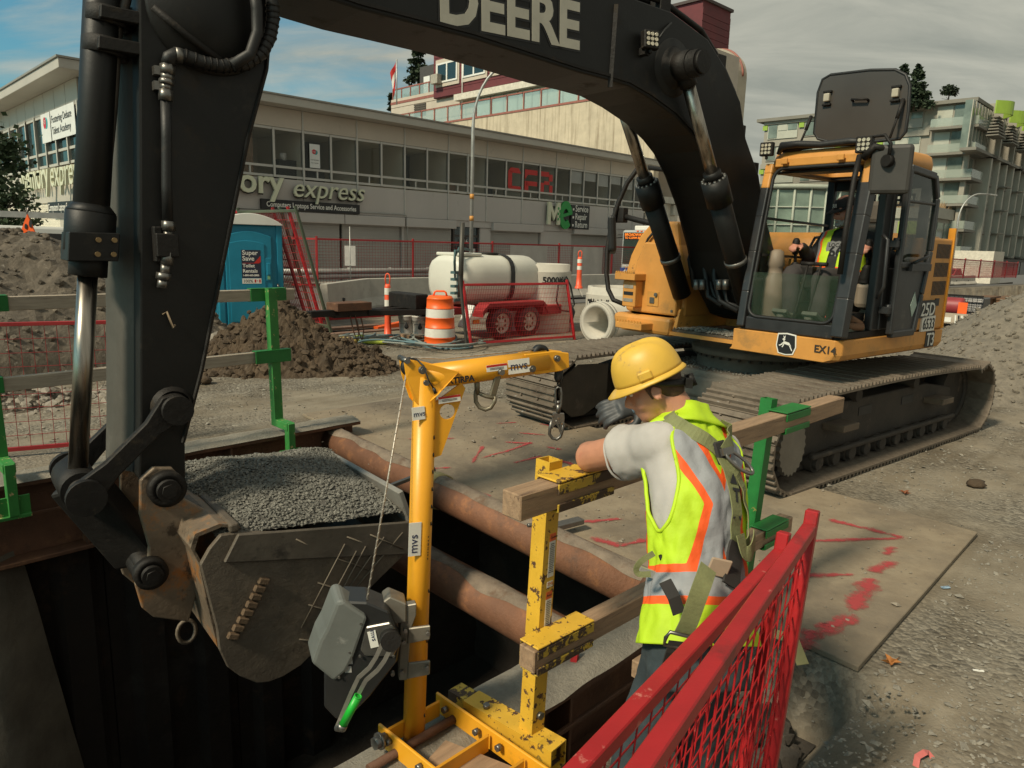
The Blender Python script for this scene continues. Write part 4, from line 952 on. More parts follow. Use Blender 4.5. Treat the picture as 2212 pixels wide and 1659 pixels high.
def build_glass_block():
 P0=D(1740,500,62);P0.z=-.8;M=frame_at(P0,R_(44+90-40));t=thing('glass_building','building with a curved green glass curtain wall seen through the cab','building',P0)
 CW=pm('curtain_glass',(.25,.33,.27),.12,0,.35,.4);FR=pm('curtain_frame',(.52,.56,.47),.5,0,.06,1)
 zb,zt=D(1740,540,62).z,D(1740,385,62).z
 n=12
 for k in range(n):
  a0,a1=R_(200+k*12),R_(200+(k+1)*12-.6);c=V((0,6.5,0));r=6.2
  for j in range(4):
   z0=zb+(zt-zb)*j/4;z1=zb+(zt-zb)*(j+1)/4-.12
   pts=[c+V((r*math.cos(a),r*math.sin(a),0)) for a in(a0,a1)];mb=MB(M);mb.add([pts[0]+Z*z0,pts[1]+Z*z0,pts[1]+Z*z1,pts[0]+Z*z1],[(0,1,2,3)]);part('glass_panel',mb,CW,t)
  mb=MB(M);p=c+V((r*math.cos(a0)*1.015,r*math.sin(a0)*1.015,0));mb.cyl(p+Z*zb,p+Z*zt,.10,6);part('mullion',mb,FR,t)
 mb=MB(M);mb.lathe([(6.15,zt),(6.5,zt),(6.5,zt+.35),(0,zt+.35)],40,Matrix.Translation((0,6.5,0)));part('roof_rim',mb,FR,t)
 for j in range(1,4):z=zb+(zt-zb)*j/4-.1;mb=MB(M);mb.lathe([(6.2,z),(6.32,z),(6.32,z+.1),(6.2,z+.1)],40,Matrix.Translation((0,6.5,0)));part('transom',mb,FR,t)
 mb=MB(M);mb.box(-16,-5.5,5.6,14,-1,D(1650,338,66).z);part('side_wall',mb,pm('grey_cladding',(.30,.28,.245),.7,0,.1,.6),t)
 mb=MB(M);mb.box(-17,-5.3,4.6,14.5,D(1650,336,66).z,D(1650,329,66).z+.3);part('roof_slab',mb,MC['pale_fin'],t)
 for k in range(4):mb=MB(M);mb.box(-15+k*2.4,-13+k*2.4,5.50,5.598,6.5,9.5);part('window',mb,MC['condo_glass'],t)
 t=thing('grey_building','dark grey building with a sloping parapet seen through the cab behind the operator','building',D(1900,500,70));P=D(1893,520,70);P.z=-1;M=frame_at(P,R_(44));zt=D(1893,430,70).z
 mb=MB(M);mb.prism([(-3.4,0,0),(3.6,0,0),(3.6,0,zt-1.0),(-3.4,0,zt+.6)],(0,10,0));part('wall',mb,pm('slate_cladding',(.17,.16,.14),.8,0,.1,.5),t)
 for k in range(2):mb=MB(M);mb.box(-2.9+k*3.2,-.7+k*3.2,-.08,-.001,1.5,5.2);part('window',mb,MC['condo_glass'] if k%2 else MC['lime_pane'],t)
 # concrete building right behind the boom foot (street row past the shop building)
 t=thing('corner_store','pale concrete building with a cornice behind the excavator boom','building',BM@V((26,0,0)));mb=MB(BM);x=bx(1400,480)[0]+.3;mb.box(x,x+13,0.6,16,0,4.7);part('wall',mb,MC['pale_slab'],t);mb=MB(BM);mb.box(x,x+13.4,.2,16.3,4.7,5.1);mb.box(x,x+13.2,.0,.6,3.25,3.5);part('cornice',mb,CONCL,t)
 for k in range(9):mb=MB(BM);mb.box(x+.2+k*1.4,x+.8+k*1.4,.35,.599,4.0,4.65);part('cornice_bracket',mb,CONCL,t)
 for k in range(5):mb=MB(BM);mb.box(x+.5+k*2.4,x+2.2+k*2.4,.5,.598,.1,3.0);part('shopfront',mb,MC['dark_shopfront'],t)
build_glass_block()
# old dark roof at far left
def build_left_house():
 c=D(-40,300,62);c.z=0;M=frame_at(c,R_(45));t=thing('house','house with a dark shingled roof at the far left edge','house',c)
 z1=D(20,230,62).z;z2=D(20,168,62).z
 mb=MB(M);mb.box(-8,5,0,12,0,z1);part('wall',mb,pm('house_wall',(.20,.17,.14),.8),t)
 n=9
 for j in range(n):a,b=j/n,(j+1)/n;mb=MB(M);mb.prism([(-8.6,-.6+6*a,z1+(z2-z1)*a),(5.6,-.6+6*a,z1+(z2-z1)*a),(5.6,-.6+6*b+.2,z1+(z2-z1)*b),(-8.6,-.6+6*b+.2,z1+(z2-z1)*b)],(0,0,.22));part('shingle_course',mb,pm('dark_shingles',(.055,.045,.038),.9,0,.3,3),t)
 mb=MB(M);mb.prism([(-8.6,12,z1),(5.6,12,z1),(5.6,5.4,z2),(-8.6,5.4,z2)],(0,0,.2));part('roof_back',mb,MC['dark_shingles'],t)
build_left_house()
# -- trees
def tree(name,label,base,h,r,m,kind,n,leaf,trunk=.25,z0=.25):
 t=thing(name,label,'tree',base);b=V(base);mb=MB();mb.tube([b,b+Z*h*.5,b+Z*h*.95],[trunk,trunk*.6,trunk*.1],8)
 for k in range(9):
  a=rnd(0,6.28);z=h*rnd(z0,.8);L=r*rnd(.6,.95)*((1.05-z/h) if kind=='cone' else 1);mb.tube([b+Z*z,b+Z*(z+(.12 if kind=='round' else-.03)*h)+V((math.cos(a),math.sin(a),0))*L],[trunk*.3,.02],5)
 part('trunk',mb,BARK,t);vs=[];fs=[]
 cl=[]
 for k in range(46 if kind=='round' else 60):
  if kind=='cone':
   f=z0+(1-z0)*random.random()**1.25;a=rnd(0,6.28);rr=r*(1.02-f)*rnd(.55,1.05)/(1-z0);cl.append((b+V((math.cos(a)*rr,math.sin(a)*rr,h*f)),r*.22*(1.25-f)))
  else:
   d=V((rnd(-1,1),rnd(-1,1),rnd(-.9,1)));d=d.normalized()*rnd(.45,1.0);cl.append((b+Z*h*.66+V((d.x*r,d.y*r,d.z*h*.33)),r*rnd(.18,.34)))
 for k in range(n):
  c,s=random.choice(cl);p=c+V((random.gauss(0,s*.55),random.gauss(0,s*.55),random.gauss(0,s*.35)));ax=V((rnd(-1,1),rnd(-1,1),rnd(-.7,.5))).normalized()*leaf;sd=ax.cross(V((rnd(-1,1),rnd(-1,1),rnd(-1,1)))).normalized()*leaf*.38
  o=len(vs);vs+=[p,p+ax*.5+sd,p+ax,p+ax*.5-sd];fs.append((o,o+1,o+2,o+3))
 mb=MB();mb.add(vs,fs);part('crown',mb,m,t,kind='stuff');return t
p=D(905,250,96);p.z=0;tree('conifer_tree','dark conifer rising behind the burgundy tower',p,D(905,98,96).z,4.6,LEAF,'cone',5200,.55,.4,.35)
p=D(848,250,92);p.z=0;tree('conifer_tree','small conifer tip at the left end of the tower terrace',p,D(848,195,92).z,1.6,LEAF,'cone',1200,.5,.2,.5)
p=D(1977,205,100);tree('roof_tree','taller dark tree on the condo roof beside the raised hatch',p-Z*2,D(1977,160,100).z-p.z+3,2.0,LEAF,'cone',1800,.5,.15,.1)
p=D(1945,210,101);tree('roof_tree','dark tree just above the raised cab hatch corner',p-Z*2,D(1950,142,101).z-p.z+2,2.0,LEAF,'cone',1500,.5,.15,.1)
p=D(2050,206,100);tree('roof_shrub','small round shrub at the corner of the condo roof',p-Z*.8,2.2,1.0,LEAF,'round',500,.35,.1,.1)
p=G(-30,560);p=D(-92,560,19);p.z=0;tree('street_tree','leafy dark street tree cut by the left edge in front of the shop corner',p,5.2,1.75,LEAF2,'round',4200,.17,.12)
p=D(20,620,24);p.z=0;tree('street_tree','small dark leafy tree below the side street shop letters',p,3.6,1.1,LEAF2,'round',2400,.16,.08)
# == THE EXCAVATOR
SC=V((2.61,7.68,0));HA=R_(51.2)
FD=V((-math.sin(HA),-math.cos(HA),0));LT=V((math.cos(HA),-math.sin(HA),0))
EM=Matrix.Translation(SC)@Matrix(((FD.x,LT.x,0,0),(FD.y,LT.y,0,0),(0,0,1,0),(0,0,0,1)))
EI=EM.inverted()
def EX(x,y,lat):p=EI@PL(x,y,SC+LT*lat,LT);return p.x,p.z
def ES(x,y,s):p=EI@PL(x,y,SC+FD*s,FD);return p.y,p.z
BC=.08
EXC=thing('excavator','large yellow and black tracked excavator reaching over the trench with a full bucket','excavator',SC,math.atan2(FD.y,FD.x))
def em():return MB(EM)
def sprism(poly,l0,l1,mi=0,mb=None):mb=mb or em();return mb.prism([(s,l0,z) for s,z in poly],(0,l1-l0,0),mi)
def build_boom():
 hw=.27;lp=BC+hw
 low=[EX(x,y,lp) for x,y in((690,-8),(782,22),(900,52),(1026,85),(1140,121),(1255,158),(1310,172),(1360,187),(1407,214),(1459,252),(1495,290),(1520,325),(1545,380),(1568,450),(1590,545),(1602,620))]
 upp=[EX(x,y,lp) for x,y in((1380,0),(1450,25),(1530,85),(1570,150),(1600,220),(1612,300),(1640,380),(1650,450))]
 tip=[(upp[0][0]+1.6,upp[0][1]+.05),(low[0][0]+.1,upp[0][1]-.05),(low[0][0]+.55,low[0][1]+.42),(low[0][0]+.5,low[0][1]+.18),(low[0][0]+.25,low[0][1]+.03)]
 foot=[(low[-1][0]-.28,1.22),(low[-1][0]-.52,1.16),(low[-1][0]-.66,1.3),(upp[-1][0]-.32,1.75)]
 poly=low+foot+upp[::-1]+tip
 b=part('boom',sprism(poly,BC-hw,lp),BLK,EXC,.012)
 # weld seam, flange strips along the lower edge, transverse rib
 mb=em()
 for(s0,z0),(s1,z1) in zip(low,low[1:]):
  for l in(lp+.006,BC-hw-.006):mb.beam((s0,l,z0+.035),(s1,l,z1+.035),.012,.02)
 part('flange',mb,BLKD,b)
 mb=em();s,z=EX(1316,208,lp);s2,z2=EX(1330,10,lp);mb.beam((s,lp+.004,z+.06),(s2,lp+.004,z2),.02,.035,LT);part('weld_rib',mb,BLKD,b)
 # maker's lettering with black outline
 p0=EX(945,47,lp+.004);p1=EX(1247,107,lp+.004);ang=math.atan2(p1[1]-p0[1],p0[0]-p1[0]);right=-FD*math.cos(ang)+Z*math.sin(ang);up=Z*math.cos(ang)+FD*math.sin(ang)
 q=MB();text_mb(q,'DEERE',(0,0,0),(1,0,0),(0,0,1),1,.001,.03);wd=max(p[0] for p in q.v)-min(p[0] for p in q.v);ln=math.hypot(p1[0]-p0[0],p1[1]-p0[1])
 size=ln/wd;O=EM@V((p0[0],lp+.006,p0[1]+.01))
 mb=MB();text_mb(mb,'DEERE',O,right,up,size,.0008,.030*size);part('lettering',mb,pm('cream_decal',(.50,.47,.39),.5,0,.08,10,0,30,((.2,.18,.15),16,.68,.04)),b)
 mb=MB()
 text_mb(mb,'DEERE',O-LT*.004,right,up,size,.0006,.062*size);part('lettering_outline',mb,BPRINT,b)
 # pivot boss of the lift cylinders
 s,z=EX(1487,140,lp+.15);mb=em();mb.lathe([(.0,.012),(.21,.012),(.22,0),(.23,-.01)],30,Matrix.Translation((s,lp+.0,z))@Matrix.Rotation(-PI/2,4,'X'));part('boss_disc',mb,BLK,b)
 mb=em();mb.lathe([(.17,0),(.12,.05),(.095,.07),(.095,.13)],26,Matrix.Translation((s,lp,z))@Matrix.Rotation(-PI/2,4,'X'));mb.cyl((s,BC-hw-.25,z),(s,lp+.27,z),.10,20);mb.cyl((s,lp+.27,z),(s,lp+.30,z),.085,20);part('pivot_pin',mb,BLKD,b)
 PIN=(s,z)
 # work light on the boom side
 led_light(EM@V((EX(1400,88,lp+.05)[0],lp+.07,EX(1400,88,lp+.05)[1])),(FD*.25+LT*.9+Z*.1),.13,b,'work_light')
 mb=em();s,z=EX(1392,112,lp+.03);mb.beam((s,lp,z),(s,lp+.06,z),.06,.05);mb.beam((s,lp+.06,z-.03),(s-.05,lp+.07,z+.05),.02,.02);part('light_bracket',mb,BLKD,b)
 mb=em();a=EX(1420,83,lp+.03);c=EX(1450,50,lp+.01);mb.tube([(a[0],lp+.05,a[1]),((a[0]+c[0])/2,lp+.03,(a[1]+c[1])/2+.01),(c[0],lp+.01,c[1])],.008,6);part('light_cable',mb,RUB,b)
 # pipes along the top of the boom
 top=[(upp[0][0]+.7,upp[0][1]+.09)]+[(s+.03,z+.075) for s,z in upp]+[(upp[-1][0]-.3,upp[-1][1]-.55)]
 for k,l in enumerate((lp-.06,lp-.16,BC-.02,BC-.14)):
  mb=em();mb.tube([(s+.015*(k%2),l,z+.012*(k%2)) for s,z in top],.024,8);part('hydraulic_pipe',mb,BLKD,b)
 for k in(1,3,5,6,7):s,z=upp[k];mb=em();mb.box(s-.03,s+.09,lp-.19,lp-.03,z-.0,z+.12);part('pipe_clamp',mb,BLKD,b,.008)
 # lift cylinders
 for l in(BC+.37,BC-.37):
  c0=V((PIN[0],l,PIN[1]));base=EX(1612,650,BC+.37);c1=V((base[0],l,base[1]));d=(c1-c0).normalized();mid=EX(1542,395,BC+.37);k=(V((mid[0],l,mid[1]))-c0).dot(d)
  g=em();g.cyl(c0+d*k,c1,.092,24);g.cyl(c0+d*(k-.03),c0+d*(k+.2),.112,24);g.cyl(c0+d*(k-.10),c0+d*(k-.02),.075,20)
  cy=part('lift_cylinder',g,BLK,EXC)
  g=em();g.cyl(c0+d*.1,c0+d*(k+.02),.052,24);part('piston_rod',g,CHR,cy)
  g=em();g.cyl(c0-V((0,.09,0)),c0+V((0,.09,0)),.11,20);g.cyl(c0+d*.05,c0+d*.16,.07,16);part('rod_eye',g,BLKD,cy)
  g=em();a=d.orthogonal().normalized();e=d.cross(a)
  for q in range(14):an=2*PI*q/14;p=c0+d*(k-.02)+(a*math.cos(an)+e*math.sin(an))*.095;g.cyl(p-d*.02,p+d*.02,.012,6)
  part('gland_bolt',g,STEEL,cy)
  g=em();g.ring(c1-d*.42-d*.02,c1-d*.42+d*.02,.10,.09,20);part('hose_band',g,STEEL,cy)
  g=em();sd=V((0,1 if l>BC else-1,0));g.tube([c0+d*(k+.2)+a*.1,c0+d*(k+.5)+a*.115,c1-d*.25+a*.115],.018,6);part('cylinder_pipe',g,BLKD,cy)
 return b
def led_light(c,nrm,w,parent,name):
 nrm=V(nrm).normalized();r=Z.cross(nrm).normalized();u=nrm.cross(r);mb=MB();mb.obox(c,r*w/2,u*w/2,nrm*w*.22);mb.obox(c-nrm*w*.3,r*w*.4,u*w*.4,nrm*w*.1)
 mb.beam(c-u*w*.75,c-u*w*.5,w*.2,w*.2,nrm)
 o=part(name,mb,BLKD,parent,.006);mb=MB()
 for i in range(3):
  for j in range(3):p=c+r*(i-1)*w*.27+u*(j-1)*w*.27+nrm*w*.225;mb.cyl(p,p+nrm*.006,w*.11,10)
 if parent is EXC:part('lamp_lens',mb,pm('lamp_lens',(.50,.46,.36),.15,.2,.3,30),o)
 else:
  o2=part('lamp_lens',mb,pm('lamp_lens',(.50,.46,.36),.15,.2,.3,30),parent)
def build_stick():
 hw=.165;lp=BC+hw
 left=[EX(x,y,lp) for x,y in((300,0),(302,300),(303,600),(303,900),(300,1035))]
 right=[EX(x,y,lp) for x,y in((400,955),(440,800),(480,600),(500,500),(540,300),(580,150),(592,0))]
 pin=EX(360,1055,lp);e=[(pin[0]+.09,pin[1]+.02),(pin[0]+.05,pin[1]-.07),(pin[0]-.05,pin[1]-.07),(pin[0]-.1,pin[1]+.02)]
 poly=left+e+right+[(right[-1][0]-.02,right[-1][1]+.5),(right[-1][0]+.05,right[-1][1]+1.1),(left[0][0]-.3,left[0][1]+1.1),(left[0][0]+.0,left[0][1]+.4)]
 st=part('dipper_stick',sprism(poly,BC-hw,lp),BLK,EXC,.01)
 # front face with worn paler steel, plus edge strips
 mb=em()
 for(s0,z0),(s1,z1) in zip(left,left[1:]):mb.beam((s0+.004,BC,z0),(s1+.004,BC,z1),2*hw-.012,.012,FD)
 part('front_plate',mb,pm('worn_grey_plate',(.10,.093,.08),.5,.25,.3,3,.1,30,((.02,.018,.016),6,.6,.06),((.19,.18,.16),3,.6,.15),stretch=(1,1,.4)),st)
 mb=em()
 for(s0,z0),(s1,z1) in zip(right,right[1:]):mb.beam((s0+.012,lp+.004,z0),(s1+.012,lp+.004,z1),.02,.012,LT)
 part('edge_strip',mb,BLKD,st)
 # side boss disc near the top
 c=EX(455,25,lp);mb=em();mb.lathe([(0,.02),(.30,.02),(.31,0)],36,Matrix.Translation((c[0],lp,c[1]))@Matrix.Rotation(-PI/2,4,'X'));part('boss_disc',mb,BLK,st)
 # hydraulic hoses and fittings on the side
 o=lp+.05
 def pt(x,y,dl=0):s,z=EX(x,y,o+dl);return(s,o+dl,z)
 mb=em();mb.tube([pt(*p) for p in((362,140),(366,124),(378,118),(400,122),(440,136),(480,143),(530,138),(565,115),(583,80),(590,40),(588,0),(584,-30))],.034,10);part('hydraulic_hose',mb,RUB,st)
 mb=em();mb.tube([pt(*p,.03) for p in((500,143),(540,118),(556,70),(555,20),(548,-30))],.03,10);part('hydraulic_hose',mb,RUB,st)
 mb=em();mb.tube([pt(*p) for p in((358,215),(360,300),(360,400),(363,478))],.026,10);part('hydraulic_hose',mb,RUB,st)
 mb=em();mb.tube([pt(*p) for p in((330,15),(400,75),(480,135))],.02,8);part('hydraulic_hose',mb,BLKD,st)
 # spiral guard rings on the hose
 mb=em();path=[V(pt(*p)) for p in((400,122),(440,136),(480,143),(530,138),(565,115),(583,80),(590,40),(588,0))]
 for a,b in zip(path,path[1:]):
  L=(b-a).length;n=max(1,int(L/.03))
  for i in range(n):p=a.lerp(b,i/n);d=(b-a).normalized();mb.ring(p-d*.005,p+d*.005,.037,.034,10)
 part('hose_guard',mb,BLKD,st,kind='stuff')
 fit=em()
 for a,b,r in(((362,140),(361,160),.036),((361,160),(360,172),.03),((360,172),(359,182),.036),((359,182),(358,194),.026),((358,194),(358,218),.034),((364,478),(364,498),.034),((364,498),(363,528),.024),((362,545),(360,572),.032),((358,572),(356,590),.024),((354,590),(352,604),.036),((352,604),(350,622),.026),((378,118),(392,120),.04)):
  p,q=pt(*a),pt(*b);fit.cyl(p,q,r,6 if r>.03 else 10)
 fit.tube([pt(361,146),pt(363,130),pt(370,121),pt(380,119)],.03,10)
 part('pipe_fitting',fit,STEEL,st,kind='stuff')
 mb=em();a=pt(360,530);mb.box(a[0]-.055,a[0]+.055,lp,o+.03,a[2]-.06,a[2]+.06);b=pt(343,528);mb.box(b[0]-.02,b[0]+.02,lp,lp+.05,b[2]-.09,b[2]+.09);part('valve_block',mb,BLKD,st,.006)
 for yy in(185,152):a=pt(348,yy);mb=em();mb.box(a[0]-.03,a[0]+.03,lp,lp+.05,a[2]-.02,a[2]+.02);part('pipe_clip',mb,STEEL,st)
 # bent handle and scratches
 mb=em();mb.tube([pt(352,680,-.04),pt(360,673,-.03),pt(374,708,-.03),pt(378,702,-.04)],.006,5);part('wire_handle',mb,pm('rusty_wire',(.30,.22,.14),.7),st)
 # lower pin boss
 c=EX(372,878,lp);mb=em();mb.cyl((c[0],BC-hw-.13,c[1]),(c[0],lp+.13,c[1]),.078,20);mb.lathe([(.11,0),(.09,.03)],20,Matrix.Translation((c[0],lp,c[1]))@Matrix.Rotation(-PI/2,4,'X'));part('link_pin',mb,BLKD,st)
 # bucket cylinder
 def ax(x,y):s,z=EX(x,y,BC+.03);return V((s,BC+.03,z))
 c0,c1,c2=ax(226,-90),ax(190,588),ax(168,1020);d=(c2-c0).normalized()
 mb=em();mb.cyl(c0,c1-d*.22,.083,24);mb.cyl(c1-d*.30,c1-d*.1,.115,24,.115);mb.cyl(c1-d*.34,c1-d*.30,.083,24,.115);mb.cyl(c1-d*.1,c1+d*.02,.088,24)
 g=c1-d*.13;mb.obox(g+V((0,.02,0)),V((.11,0,0)),V((0,.12,0)),d*.07);cy=part('bucket_cylinder',mb,BLK,EXC,.004)
 mb=em();mb.cyl(c1,c2,.046,28);part('piston_rod',mb,CHR,cy)
 # steel feed pipe and its clamps on the bucket cylinder
 mb=em();sd=V((-.05,.10,0));mb.tube([c0+sd*1.0+V((-.12,0,.25)),ax(255,5)+sd*.5,ax(247,70)+sd*.2,ax(236,240)+sd*.2,ax(225,350)+sd*.2,ax(218,440)+sd*.2,ax(226,495)+sd*.3,ax(222,548)+sd*.5],.024,8);part('feed_pipe',mb,pm('scuffed_pipe',(.07,.06,.05),.5,.3,.4,8,0,30,((.2,.12,.06),9,.64,.08)),cy)
 for yy in(85,20):p=ax(232-yy*.06,yy+20);mb=em();mb.ring(p-d*.04,p+d*.04,.105,.084,20);mb.obox(p+V((-.0,.09,0))+V((-.07,0,0)),V((.12,0,0)),V((0,.04,0)),d*.03);part('pipe_clamp',mb,BLKD,cy,.005)
 mb=em()
 for i in(-1,1):
  for j in(-1,1):p=g+V((-.05+.035*i,.145,0))+d*(.035*j);mb.cyl(p,p+V((0,.012,0)),.013,8)
 part('flange_bolt',mb,pm('brassy_bolt',(.25,.17,.08),.4,.6),cy)
 # linkage
 P=EX(180,1065,BC+.2);Q=EX(372,878,BC+.22);Rb=EX(325,1235,BC+.2)
 for l in(BC+.235,BC-.235):
  m2=em();a=V((P[0],l,P[1]));b=V((Q[0],l,Q[1]));m=(a+b)/2+V((.02,0,.02));dd=(b-a).normalized();nn=V((-dd.z,0,dd.x))
  pol=[a-dd*.06+nn*.03,a+nn*.075,a+(b-a)*.3+nn*.05,b-(b-a)*.25+nn*.05,b+nn*.085,b+dd*.06+nn*.02,b+dd*.05-nn*.05,b-nn*.08,b-(b-a)*.25-nn*.045,a+(b-a)*.3-nn*.045,a-nn*.075]
  m2.prism([p-V((0,.025,0)) for p in pol],(0,.05,0));part('side_link',m2,BLKD,EXC,.006)
 mb=em();mb.cyl((P[0],BC-.30,P[1]),(P[0],BC+.30,P[1]),.068,22);mb.cyl((P[0],BC+.27,P[1]),(P[0],BC+.31,P[1]),.092,22);mb.cyl((P[0],BC-.31,P[1]),(P[0],BC-.27,P[1]),.092,22);mb.cyl((P[0],BC-.17,P[1]),(P[0],BC+.17,P[1]),.098,22);part('linkage_pin',mb,BLKD,EXC)
 mb=em();a,b=V((P[0],BC,P[1])),V((Rb[0],BC,Rb[1]));mb.beam(a,b,.30,.12,FD);mb.cyl(b-V((0,.19,0)),b+V((0,.19,0)),.085,20);part('bucket_link',mb,BLKD,EXC,.02)
 return st
GRAVEL_TOP=[]
def build_bucket():
 hw=.56;lp=BC+hw;ln=BC-hw
 near=[EX(x,y,lp) for x,y in((520,1150),(885,1128),(882,1190),(804,1267),(700,1388),(612,1462),(556,1476),(474,1404),(452,1310),(433,1220))]
 # recover one clean side profile: lip A, mouth, belly, back, ear side
 lip,back=near[1],near[0]
 prof=[back,lip,near[2],near[3],near[4],near[5],near[6],near[7],near[8],near[9]]
 bk=part('bucket',sprism([EX(x,y,lp) for x,y in((520,1150),(600,1150),(690,1146),(790,1138),(885,1128),(886,1160),(882,1190),(860,1212),(804,1267),(750,1335),(690,1398),(650,1438),(612,1462),(580,1474),(556,1476),(520,1462),(492,1442),(474,1404),(469,1360),(452,1295),(433,1220),(452,1186),(477,1156))],lp-.03,lp),BKT,EXC,.006)
 b2=part('side_plate',sprism(prof,ln,ln+.03),BKT,bk,.006)
 # wrapper sheet: from lip round the belly up to the back edge
 wrap=[(lip[0]+.01,lip[1]-.0),near[2],near[3],near[4],near[5],near[6],near[7],near[8],near[9],(near[9][0]+.035,near[9][1]+.09),(near[9][0]+.01,near[9][1]+.16),(back[0]+.10,back[1]+.06),(back[0]+.0,back[1]+.03)]
 mb=em();t_=.025
 inner=[]
 cx,cz=sum(p[0] for p in prof)/len(prof),sum(p[1] for p in prof)/len(prof)
 for s,z in wrap:dx,dz=cx-s,cz-z;L=math.hypot(dx,dz);inner.append((s+dx/L*t_,z+dz/L*t_))
 mb.loft([[V((s,l,z)) for s,z in wrap+inner[::-1]] for l in(ln+.031,lp-.031)],0,True,False);part('wrapper_sheet',mb,BKTR,bk)
 # cutting edge strip (smooth pale lip) along the mouth
 mb=em();mb.beam((lip[0]+.02,ln-.01,lip[1]+.09),(lip[0]+.02,lp+.0,lip[1]+.09),.035,.26,V((.35,0,1)));part('cutting_edge',mb,pm('polished_lip',(.27,.255,.225),.5,.3,.18,6,.1,40,((.15,.13,.1),7,.6,.1)),bk,.006)
 # back edge roll and side bands (wear strips)
 mb=em();mb.beam((back[0]+.03,ln,back[1]+.03),(back[0]+.03,lp,back[1]+.03),.05,.05,Z);part('back_edge',mb,BKT,bk,.012)
 for l in(lp+.012,ln-.012):
  mb=em();m2=V((back[0],l,back[1]));e2=V((lip[0],l,lip[1]));mb.prism([(back[0]+.02,l-.012,back[1]),(lip[0],l-.012,lip[1]+.01),(lip[0]+.02,l-.012,lip[1]-.20),(back[0]+.10,l-.012,back[1]-.14)],(0,.024,0));part('side_band',mb,pm('worn_bucket_band',(.12,.10,.078),.6,.3,.25,5,.2,35,((.05,.042,.034),4,.58,.1)),bk,.006)
  # hard-facing weld beads in a lattice on the near side
 mb=em();l=lp+.027
 def sp(x,y):s,z=EX(x,y,l);return V((s,l if y<1196 else lp+.003,z))
 for a,b in(((655,1360),(745,1175)),((685,1362),(770,1190)),((715,1330),(790,1180)),((740,1300),(830,1160)),((750,1160),(860,1200)),((690,1262),(780,1290)),((670,1310),(745,1330)),((720,1205),(805,1235)),((775,1270),(870,1150)),((650,1385),(700,1390)),((640,1165),(720,1205)),((800,1155),(870,1185))):mb.tube([sp(*a),sp(*b)],.0045,5)
 part('weld_bead',mb,pm('weld_bead_steel',(.17,.14,.105),.6,.3),bk)
 for k,(x,y) in enumerate(((572,1258),(563,1275),(555,1292),(546,1309),(537,1326),(527,1343),(517,1360),(506,1377))):
  mb=em();c=sp(x,y);c.y=lp+.006;mb.obox(c,V((.028,0,.012)),V((0,.018,0)),V((-.008,0,.0165)));part('wear_block',mb,pm('worn_block_steel',(.13,.085,.05),.7,.2,.3,9,.4,40),bk,.006)
  # ears
 for l in(BC+.23,BC-.26):
  pol=[EX(x,y,BC+.25) for x,y in((300,1035),(330,1008),(370,1008),(393,1035),(395,1075),(520,1140),(450,1180),(420,1290),(405,1340),(330,1330),(305,1310),(290,1260),(318,1215),(320,1180),(300,1110))]
  part('bucket_ear',sprism(pol,l,l+.045),BKTR,bk,.008)
 for x,y,r in((360,1055,.095),(325,1237,.085)):
  c=EX(x,y,BC+.3);mb=em();mb.cyl((c[0],BC-.36,c[1]),(c[0],BC+.36,c[1]),r*.62,20);mb.ring((c[0],BC+.276,c[1]),(c[0],BC+.33,c[1]),r,r*.6,24);mb.ring((c[0],BC-.33,c[1]),(c[0],BC-.28,c[1]),r,r*.6,24);mb.cyl((c[0],BC+.34,c[1]),(c[0],BC+.37,c[1]),r*.42,6);part('bucket_pin',mb,BLKD,bk)
  # bulged torque tube plate behind the mouth
 c=(back[0]+.25,back[1]-.02)
 mb=em()
 for k,txt in enumerate(('KT047','100')):
  s,z=EX(385,1122+24*k,lp);text_mb(mb,txt,EM@V((near[9][0]+.05,BC+.34+.03*k,near[9][1]+.06-.085*k)),LT,(Z+FD*.1),.085,.002)
 part('weld_lettering',mb,pm('pale_weld',(.4,.36,.3),.6),bk)
 # lifting eye below
 c=EX(392,1335,BC);mb=em();mb.tube([(c[0]+.05*math.cos(a*.4),BC+.1,c[1]-.04+.07*math.sin(a*.4)) for a in range(16)],.012,6,closed=True);part('lifting_eye',mb,BKT,bk)
 # the gravel load
 g=thing('gravel_load','heap of grey crushed gravel filling the digging bucket','gravel',EM@V((lip[0]+.5,BC,lip[1])))
 s0,s1=lip[0]+.02,back[0]+.10;vs=[];fs=[];n=26
 def gz(s,l):
  u=(s-s0)/(s1-s0);v=(l-ln)/(lp-ln);edge=min(u,1-u,v*1.2,(1-v)*1.2)*2
  base=lip[1]*(1-u)+back[1]*u+.17*(1-u)*(1-v)**.7+.05*u*(1-v)+.015
  return base+.01+.14*min(1,max(0,edge))**.6+.02*MN.noise(V((s*5,l*5,0)))-.06*v*u
 for j in range(n+1):
  for i in range(n+1):s=s0+(s1-s0)*i/n;l=ln+.03+(lp-ln-.06)*j/n;vs.append((s,l,gz(s,l)))
 for j in range(n):
  for i in range(n):o=j*(n+1)+i;fs.append((o,o+1,o+n+2,o+n+1))
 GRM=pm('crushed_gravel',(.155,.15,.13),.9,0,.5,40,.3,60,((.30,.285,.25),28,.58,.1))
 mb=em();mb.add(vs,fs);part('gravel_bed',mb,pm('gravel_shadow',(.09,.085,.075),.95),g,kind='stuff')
 vs=[];fs=[]
 for k in range(11000):
  s,l=rnd(s0,s1),rnd(ln+.03,lp-.03);r=rnd(.008,.0155);stone(vs,fs,(s,l,gz(s,l)+rnd(-.004,.010)),r,.75)
 mb=em();mb.add(vs,fs);part('gravel_stones',mb,GRM,g,kind='stuff')
build_stick();BOOM=build_boom();build_bucket()
